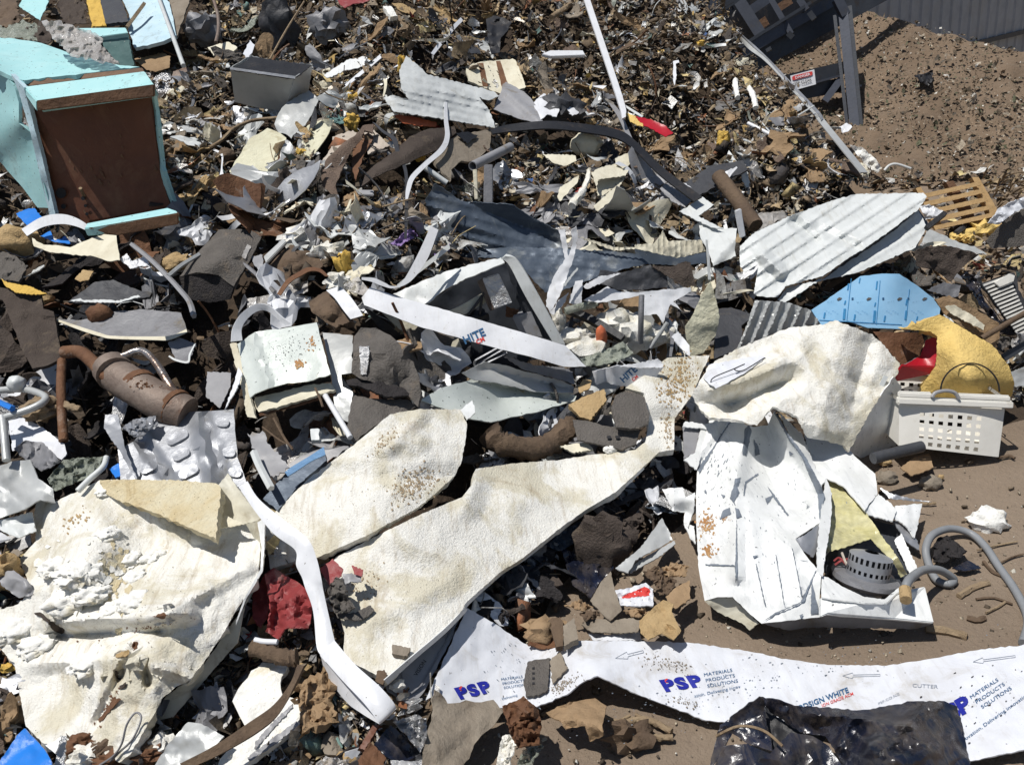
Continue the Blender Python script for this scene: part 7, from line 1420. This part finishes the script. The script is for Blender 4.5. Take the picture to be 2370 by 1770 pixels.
PAL = {
 'heap': ([(.11, .078, .05), (.18, .13, .082), (.36, .27, .16), (.022, .021, .023), (.045, .043, .046), (.20, .20, .20), (.42, .42, .40), (.72, .72, .69), (.55, .44, .22), (.24, .10, .05), (.13, .22, .20), (.42, .05, .045), (.05, .13, .33), (.20, .16, .115)],
          [.18, .16, .12, .09, .06, .10, .07, .06, .045, .035, .025, .006, .005, .05]),
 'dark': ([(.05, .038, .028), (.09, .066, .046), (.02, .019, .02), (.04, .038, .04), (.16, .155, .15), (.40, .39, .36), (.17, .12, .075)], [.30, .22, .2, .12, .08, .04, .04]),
 'soil': ([(.16, .12, .08), (.08, .09, .05), (.34, .29, .22), (.55, .53, .48), (.24, .18, .125), (.07, .062, .05)], [.32, .16, .18, .06, .22, .06]),
 'sand': ([(.42, .36, .27), (.10, .075, .05), (.6, .56, .48), (.05, .04, .03), (.22, .17, .12)], [.28, .25, .12, .15, .2]),
 'metal': ([(.50, .50, .49), (.35, .35, .35), (.66, .66, .65), (.22, .22, .23), (.4, .36, .3)], [.3, .25, .2, .15, .1]),
}
def pick(p, k):
    c, w = PAL[p]; w = np.array(w) / sum(w)
    a = np.array(c)[RNG.choice(len(c), k, p=w)]
    return np.clip(a * RNG.uniform(.9, 1.65, (k, 1)), 0, .85)
def flakes(P, n, size, asp, tilt, curl=.35, m=3):
    """bent irregular flakes, m x m vertices each"""
    k = len(P); X, Y, Z = frames(n, tilt)
    u, v = np.meshgrid(np.linspace(-1, 1, m), np.linspace(-1, 1, m)); u = u.ravel(); v = v.ravel()
    U = u[None] * (1 + RNG.uniform(-.45, .35, (k, m * m))); Vv = v[None] * (1 + RNG.uniform(-.45, .35, (k, m * m)))
    U = U + RNG.uniform(-.5, .5, (k, 1)) * v[None]
    w = curl * (RNG.normal(0, 1, (k, 1)) * U ** 2 + RNG.normal(0, .6, (k, 1)) * Vv ** 2 + RNG.normal(0, .35, (k, m * m)))
    a = size[:, None, None]; b = (size * asp)[:, None, None]
    W_ = P[:, None] + a * U[..., None] * X[:, None] + b * Vv[..., None] * Y[:, None] + b * w[..., None] * Z[:, None]
    i = np.arange(m * m).reshape(m, m)
    q = np.stack([i[:-1, :-1].ravel(), i[:-1, 1:].ravel(), i[1:, 1:].ravel(), i[1:, :-1].ravel()], 1)
    Fc = (q[None] + (np.arange(k) * m * m)[:, None, None]).reshape(-1, 4)
    return W_.reshape(-1, 3), Fc, m * m
def chunks(P, n, size, tilt):
    """small broken solids"""
    k = len(P); X, Y, Z = frames(n, tilt)
    c = np.array([(a, b, d) for a in (-1, 1) for b in (-1, 1) for d in (-1, 1)], float)
    q = c[None] * (1 + RNG.uniform(-.55, .35, (k, 8, 3))) * np.stack([size, size * RNG.uniform(.35, 1, k), size * RNG.uniform(.15, .6, k)], 1)[:, None]
    W_ = P[:, None] + q[..., :1] * X[:, None] + q[..., 1:2] * Y[:, None] + q[..., 2:] * Z[:, None]
    f = np.array([(0, 1, 3, 2), (4, 6, 7, 5), (0, 4, 5, 1), (2, 3, 7, 6), (0, 2, 6, 4), (1, 5, 7, 3)])
    return W_.reshape(-1, 3), (f[None] + (np.arange(k) * 8)[:, None, None]).reshape(-1, 4), 8
def sticks(P, n, ln, rad, tilt):
    k = len(P); X, Y, Z = frames(n, tilt); m = 5
    t = np.linspace(-1, 1, m)
    bend = RNG.normal(0, .25, (k, 1)); b2 = RNG.normal(0, .2, (k, 1))
    C = P[:, None] + ln[:, None, None] * (t[None, :, None] * X[:, None] + (bend * t[None] ** 2)[..., None] * Y[:, None] + (b2 * t[None] ** 3)[..., None] * Z[:, None])
    an = np.array([0, 2.1, 4.2])
    off = rad[:, None, None] * (np.cos(an)[None, :, None] * Y[:, None] + np.sin(an)[None, :, None] * Z[:, None])
    V = (C[:, :, None] + off[:, None]).reshape(k, -1, 3)
    f = np.array([(i * 3 + j, i * 3 + (j + 1) % 3, (i + 1) * 3 + (j + 1) % 3, (i + 1) * 3 + j) for i in range(m - 1) for j in range(3)])
    return V.reshape(-1, 3), (f[None] + (np.arange(k) * m * 3)[:, None, None]).reshape(-1, 4), m * 3
def stuff(name, label, parts, mat):
    V = np.vstack([p[0] for p in parts]); off = 0; Fs = []; Cs = []
    for v, f, per, col in parts:
        Fs.append(f + off); off += len(v); Cs.append(np.repeat(col, per, axis=0))
    Fc = np.vstack(Fs); C = np.vstack(Cs)
    me = bpy.data.meshes.new(name)
    me.vertices.add(len(V)); me.vertices.foreach_set('co', V.ravel())
    me.loops.add(len(Fc) * 4); me.loops.foreach_set('vertex_index', Fc.ravel())
    me.polygons.add(len(Fc)); me.polygons.foreach_set('loop_start', np.arange(len(Fc)) * 4); me.polygons.foreach_set('loop_total', np.full(len(Fc), 4))
    a = me.attributes.new('tint', 'FLOAT_COLOR', 'POINT')
    a.data.foreach_set('color', np.hstack([C, np.ones((len(C), 1))]).ravel())
    me.update(); me.validate(); me.materials.append(MATS[mat])
    o = bpy.data.objects.new(name, me); COL.objects.link(o)
    return tag(o, label, 'litter', kind='stuff')

def spots(k, x0=-520, x1=2650, y0=-260, y1=1930, keep=None, what='heap', margin=0):
    px = RNG.uniform(x0, x1, k); py = RNG.uniform(y0, y1, k)
    ok = np.ones(k, bool)
    for c in COVER:
        a = np.array([(p[0], p[1]) for p in c])
        bb = (px > a[:, 0].min()) & (px < a[:, 0].max()) & (py > a[:, 1].min()) & (py < a[:, 1].max()) & ok
        if bb.any():
            i = np.where(bb)[0]; ok[i] &= ~inside(px[i], py[i], c)
    px, py = px[ok], py[ok]
    D = tdepth_many(px, py)
    P = CO + rays(px, py) * D[:, None]
    if what == 'heap':
        k = sst(0.05, 0.4, heap_h(P[:, 0], P[:, 1]))
        P[:, 2] += k * (clump(P[:, 0], P[:, 1]) + .8 * pits(P[:, 0], P[:, 1]))
    hh, mh = heap_h(P[:, 0], P[:, 1]), mound_h(P[:, 0], P[:, 1])
    if what == 'heap': ok = (hh > .05) & (hh >= mh) & (D < 15)
    elif what == 'soil': ok = (mh > .03) & (mh > hh) & (D < 15)
    else: ok = (hh < .05) & (mh < .05) & (D < 12)
    return px[ok], py[ok], P[ok], D[ok]
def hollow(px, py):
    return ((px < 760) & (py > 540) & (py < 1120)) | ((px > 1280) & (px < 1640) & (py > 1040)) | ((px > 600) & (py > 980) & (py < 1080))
hn = lambda P: normals(P[:, 0], P[:, 1], heap_h)

px, py, P, D = spots(84000)
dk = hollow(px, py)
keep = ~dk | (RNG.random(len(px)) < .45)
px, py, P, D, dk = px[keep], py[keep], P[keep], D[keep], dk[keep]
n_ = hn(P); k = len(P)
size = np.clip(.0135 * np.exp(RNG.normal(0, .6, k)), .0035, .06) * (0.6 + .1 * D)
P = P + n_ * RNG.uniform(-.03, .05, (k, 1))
col = np.where(dk[:, None], pick('dark', k), pick('heap', k))  # litter in the hollows gets darker colours, painting their shade
sel = RNG.random(k)
a = sel < .70; b = (sel >= .70) & (sel < .84); c = sel >= .84
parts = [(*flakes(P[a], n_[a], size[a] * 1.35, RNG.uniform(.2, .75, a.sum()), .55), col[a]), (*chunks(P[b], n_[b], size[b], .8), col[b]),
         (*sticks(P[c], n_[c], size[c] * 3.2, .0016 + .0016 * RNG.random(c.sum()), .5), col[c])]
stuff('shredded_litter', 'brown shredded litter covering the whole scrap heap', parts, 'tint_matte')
px, py, P, D = spots(7600)
keep = ~hollow(px, py) | (RNG.random(len(px)) < .3)
P, D = P[keep], D[keep]; n_ = hn(P); k = len(P)
size = np.clip(.016 * np.exp(RNG.normal(0, .5, k)), .006, .05) * (0.6 + .1 * D)
P = P + n_ * RNG.uniform(-.01, .06, (k, 1))
stuff('metal_litter', 'pale shredded metal flakes scattered through the heap', [(*flakes(P, n_, size * 1.2, RNG.uniform(.25, .8, k), .75, .5), pick('metal', k))], 'tint_metal')
px, py, P, D = spots(42000, 300, 2150, -260, 620)
P = P + hn(P) * RNG.uniform(.0, .06, (len(P), 1)); k = len(P)
FINE = ([(.20, .145, .09), (.34, .26, .16), (.13, .095, .06), (.30, .28, .25), (.52, .47, .36), (.05, .045, .042), (.6, .59, .56), (.5, .34, .12)], [.26, .18, .18, .12, .08, .1, .05, .03])
PAL['fine'] = FINE
size = np.clip(.0075 * np.exp(RNG.normal(0, .5, k)), .003, .025) * (.6 + .1 * D)
stuff('fine_litter', 'fine tan and brown shreds over the upper scrap heap', [(*flakes(P, hn(P), size * 1.5, RNG.uniform(.25, .7, k), .6), pick('fine', k))], 'tint_matte')
px, py, P, D = spots(5200, 1880, 2520, 380, 900, what='sand')
k = len(P); n_ = np.tile([0, 0, 1.0], (k, 1)); size = np.clip(.02 * np.exp(RNG.normal(0, .5, k)), .006, .06)
stuff('yard_litter', 'mixed shredded litter on the yard beside the soil pile', [(*flakes(P + n_ * RNG.uniform(0, .05, (k, 1)), n_, size * 1.2, RNG.uniform(.3, .8, k), .6), pick('heap', k))], 'tint_matte')
px, py, P, D = spots(17000, what='soil', x0=1700, y1=560)
n_ = normals(P[:, 0], P[:, 1], mound_h); k = len(P)
size = np.clip(.009 * np.exp(RNG.normal(0, .5, k)), .003, .035)
stuff('soil_litter', 'small stones and plant bits covering the soil pile', [(*flakes(P + n_ * .012, n_, size, RNG.uniform(.35, .9, k), .6), pick('soil', k))], 'tint_matte')
px, py, P, D = spots(3400, what='sand', x0=1000, y0=380)
k = len(P); n_ = np.tile([0, 0, 1.0], (k, 1)); size = np.clip(.003 * np.exp(RNG.normal(0, .6, k)), .0012, .015)
stuff('sand_crumbs', 'pale crumbs and dark flecks strewn over the sandy yard', [(*chunks(P + n_ * .003, n_, size, .4), pick('sand', k))], 'tint_matte')

# ------------------------------------------------------------------ the bigger loose pieces, each an object
KINDS = [('metal_shard', 'metal scrap', 'bent metal shards in the heap', 130, (.03, .075), (.2, .6), .6,
          [('pale_metal', 'pale bent metal shard lying loose in the shredded heap'), ('light_metal', 'dull grey metal shard lying loose in the shredded heap'), ('galv', 'bluish galvanised shard lying loose in the shredded heap'), ('mid_grey', 'dark grey metal shard lying loose in the shredded heap')]),
         ('plastic_scrap', 'plastic scrap', 'loose plastic scraps in the heap', 130, (.025, .07), (.3, .8), .6,
          [('white', 'small white plastic scrap lying loose in the heap'), ('cream', 'small cream plastic scrap lying loose in the heap'), ('black', 'small black plastic scrap lying loose in the heap'), ('dark_grey', 'small charcoal plastic scrap lying loose in the heap'), ('white_sheet', 'small dirty white plastic scrap lying loose in the heap')]),
         ('cardboard_scrap', 'cardboard scrap', 'loose cardboard scraps in the heap', 120, (.03, .075), (.4, .9), .5,
          [('cardboard', 'small brown cardboard scrap lying loose in the heap'), ('card_grey', 'small grey brown board scrap lying loose in the heap'), ('felt', 'small dark felt scrap lying loose in the heap'), ('carpet', 'small reddish brown carpet scrap lying loose in the heap')]),
         ('foam_scrap', 'foam scrap', 'loose foam scraps in the heap', 46, (.018, .04), (.6, 1), .5,
          [('yellow', 'small yellow foam scrap lying loose in the heap'), ('foam', 'small cream foam scrap lying loose in the heap'), ('tan', 'small tan foam scrap lying loose in the heap')])]
def loose(kind, cat, group, count, sz, asp, tilt, mats):
    px, py, P, D = spots(count * 5)
    keep = ~hollow(px, py) | (RNG.random(len(px)) < .35)
    P, D = P[keep][:count], D[keep][:count]; n_ = hn(P); k = len(P)
    size = RNG.uniform(sz[0], sz[1], k) * RNG.uniform(.6, 1, k); P = P + n_ * RNG.uniform(.015, .07, (k, 1))
    m = 5
    for i in range(k):
        mt, lb = mats[int(RNG.integers(len(mats)))]
        if kind == 'foam_scrap':
            SEED[0] += 1; V, Fc = lump_mesh((size[i], size[i] * .8, size[i] * .7), SEED[0], .7, 2, 2.0); V = V + P[i]
        else:
            V, Q, _ = flakes(P[i:i + 1], n_[i:i + 1], size[i:i + 1], RNG.uniform(asp[0], asp[1], 1), tilt, .28, m)
            V = V.reshape(m, m, 3); 
            T3 = []
            for q in Q.tolist(): T3 += [(q[0], q[1], q[2]), (q[0], q[2], q[3])]
            V, Fc = thicken(V.reshape(-1, 3), np.array(T3), .0035 if kind != 'cardboard_scrap' else .006)
        o = mk(kind, V, Fc, mt, None, sharp=32)
        tag(o, lb, cat, group)
for kd in KINDS: loose(*kd)

# ---- middling crumpled sheets and strips that fill the heap between the large pieces
def crumple(P, n, size, asp, tilt, m=9):
    X, Y, Z = frames(n[None], tilt); X, Y, Z = X[0], Y[0], Z[0]
    u, v = np.meshgrid(np.linspace(-1, 1, m), np.linspace(-1, 1, m)); u = u.ravel(); v = v.ravel()
    a = np.arctan2(v, u); f = 1 + .28 * np.sin(2 * a + RNG.uniform(0, 6)) + .22 * np.sin(3 * a + RNG.uniform(0, 6)) + .12 * np.sin(5 * a + RNG.uniform(0, 6))
    U = u * f + RNG.normal(0, .03, m * m) + RNG.uniform(-.4, .4) * v; Vv = v * f + RNG.normal(0, .03, m * m)
    w = .35 * RNG.normal() * U ** 2 + .25 * RNG.normal() * Vv ** 2 + .05 * RNG.normal(0, 1, m * m)
    for _ in range(3):
        t = RNG.uniform(0, 3.14); w = w + RNG.choice([-1, 1]) * RNG.uniform(.1, .55) * np.maximum(0, 1 - np.abs((U - RNG.uniform(-.6, .6)) * math.cos(t) + (Vv - RNG.uniform(-.6, .6)) * math.sin(t)) / RNG.uniform(.25, .9))
    V = P + size * (U[:, None] * X + asp * Vv[:, None] * Y + .55 * w[:, None] * Z)
    i = np.arange(m * m).reshape(m, m); T3 = []
    for r in range(m - 1):
        for c in range(m - 1): T3 += [(i[r, c], i[r, c + 1], i[r + 1, c + 1]), (i[r, c], i[r + 1, c + 1], i[r + 1, c])]
    return V, np.array(T3)
def fill(count, box, where, sz, mats, lift=(.02, .07), tilt=.45, group=None):
    px, py, P, D = spots(count * 8, *box); P, D = P[:count], D[:count]; n_ = hn(P)
    w_ = np.array([q[1] for q in mats], float); w_ /= w_.sum()
    for i in range(len(P)):
        mt, _, word, nm = mats[int(RNG.choice(len(mats), p=w_))]
        V, T3 = crumple(P[i] + n_[i] * RNG.uniform(*lift), n_[i], RNG.uniform(*sz) * (.55 + .1 * D[i]), RNG.uniform(.3, .95), tilt)
        V, Fc = thicken(V, T3, .003 if 'felt' not in nm and 'board' not in nm else .008)
        tag(mk(nm, V, Fc, mt, None, sharp=24), 'crumpled %s wedged %s' % (word, where), nm.split('_')[0] + ' scrap', 'crumpled scraps ' + where)
LIGHT = [('pale_metal', 3, 'pale metal sheet', 'sheet_metal'), ('light_metal', 3, 'grey metal sheet', 'sheet_metal'), ('white', 2, 'white plastic sheet', 'plastic_sheet'), ('mid_grey', 2, 'dark grey metal sheet', 'sheet_metal'), ('grey_plastic', 2, 'grey plastic sheet', 'plastic_sheet'),
         ('dark_grey', 2, 'charcoal plastic sheet', 'plastic_sheet'), ('felt_grey', 2, 'grey brown felt', 'felt_scrap'), ('cardboard', 2, 'brown cardboard', 'cardboard_sheet'), ('cream', 2, 'cream plastic sheet', 'plastic_sheet'), ('film_clear', 1.5, 'cloudy plastic film', 'plastic_film'), ('galv', 1, 'bluish galvanised sheet', 'sheet_metal')]
UPPER = [('pale_metal', 1.6, 'pale metal flap', 'sheet_metal'), ('light_metal', 2, 'grey metal flap', 'sheet_metal'), ('mid_grey', 2, 'dark grey metal flap', 'sheet_metal'), ('dark_grey', 1.5, 'charcoal plastic flap', 'plastic_sheet'), ('cardboard', 3, 'brown cardboard flap', 'cardboard_sheet'),
         ('card_grey', 3, 'grey brown board flap', 'cardboard_sheet'), ('tan', 2, 'tan foam backed flap', 'foam_sheet'), ('cream', 1.5, 'cream plastic flap', 'plastic_sheet'), ('carpet', 2, 'reddish carpet flap', 'felt_scrap'), ('film_green', 1, 'greenish plastic film flap', 'plastic_film'), ('rust', 1, 'rusty metal flap', 'sheet_metal')]
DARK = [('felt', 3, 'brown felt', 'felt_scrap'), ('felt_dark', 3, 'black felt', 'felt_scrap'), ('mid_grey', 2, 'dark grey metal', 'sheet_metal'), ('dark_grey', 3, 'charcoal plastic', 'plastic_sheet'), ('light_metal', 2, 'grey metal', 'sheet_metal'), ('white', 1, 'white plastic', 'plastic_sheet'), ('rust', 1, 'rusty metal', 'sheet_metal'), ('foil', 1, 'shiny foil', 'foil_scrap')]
fill(36, (640, 1780, 440, 1040), 'among the large scrap in the middle of the heap', (.09, .17), LIGHT, (.03, .08), .35)
fill(26, (-100, 760, 480, 1090), 'among the large scrap at the left', (.10, .18), DARK, (.03, .08), .35)
fill(110, (680, 1820, 420, 1060), 'in the middle of the heap', (.05, .12), LIGHT)
fill(150, (360, 2020, -60, 440), 'in the upper heap', (.035, .085), UPPER)
fill(60, (380, 1000, 120, 620), 'between the turquoise cabinet and the blue ribbed sheet', (.04, .095), LIGHT + UPPER[4:7])
fill(70, (-120, 780, 470, 1110), 'in the dark hollow at the left', (.05, .13), DARK[:2] + DARK[:2] + [DARK[2], DARK[3], DARK[6], DARK[5]])  # dark felts doubled so their colour stands for the hollow's black voids
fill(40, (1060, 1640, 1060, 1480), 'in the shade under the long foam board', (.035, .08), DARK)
fill(36, (-60, 1060, 1480, 1860), 'along the bottom left edge of the heap', (.03, .075), DARK + UPPER[4:6])
fill(34, (2060, 2480, 440, 900), 'at the right end of the heap', (.04, .09), LIGHT)
px, py, P, D = spots(700, 300, 1950, -60, 1050)
P = P[:110]; D = D[:110]; n_ = hn(P)
for i in range(len(P)):
    X, Y, Z = frames(n_[i:i + 1], .55); l = RNG.uniform(.05, .17) * (.5 + .1 * D[i]); w_ = RNG.uniform(.006, .016); b_, c_, d_ = RNG.normal(0, .45), RNG.normal(0, .35), RNG.normal(0, .8)
    V = []
    for t in np.linspace(-1, 1, 12):
        c = P[i] + n_[i] * .05 + l * (t * X[0] + b_ * t * t * Z[0] + c_ * t ** 3 * Y[0]); s_ = math.cos(d_ * t) * Y[0] + math.sin(d_ * t) * Z[0]
        V += [c - s_ * w_, c + s_ * w_]
    T3 = []
    for j in range(11): T3 += [(2 * j, 2 * j + 1, 2 * j + 3), (2 * j, 2 * j + 3, 2 * j + 2)]
    V, Fc = thicken(np.array(V), np.array(T3), .002)
    mt, word = [('white', 'white'), ('pale_metal', 'pale grey'), ('dark_grey', 'charcoal'), ('wood', 'brown wooden'), ('galv', 'bluish metal'), ('cream', 'cream')][int(RNG.integers(6))]
    tag(mk('scrap_strip', V, Fc, mt, None), 'narrow bent %s strip lying among the shredded scrap' % word, 'strip', 'narrow strips in the heap')
px, py, P, D = spots(420, 300, 1950, -100, 1000)
P = P[:70]; n_ = hn(P)
for i in range(len(P)):
    X, Y, Z = frames(n_[i:i + 1], .45); l = RNG.uniform(.08, .28); b_ = RNG.normal(0, .3); c_ = RNG.normal(0, .25)
    C = [P[i] + n_[i] * .05 + l * (t * X[0] + b_ * t * t * Y[0] + c_ * t ** 3 * Z[0]) for t in np.linspace(-1, 1, 9)]
    r = RNG.uniform(.002, .006)
    V, Fc = tube_mesh(C, r, 6)
    mt, nm, lb = [('dead_wood', 'stick', 'thin brown stick lying across the shredded heap'), ('black', 'wire', 'black wire end curling out of the shredded heap'), ('pale_metal', 'wire', 'pale wire curling out of the shredded heap'), ('rust', 'wire', 'rusty wire curling out of the shredded heap')][i % 4]
    tag(mk(nm, V, Fc, mt, None), lb, nm, 'sticks and wires in the heap')
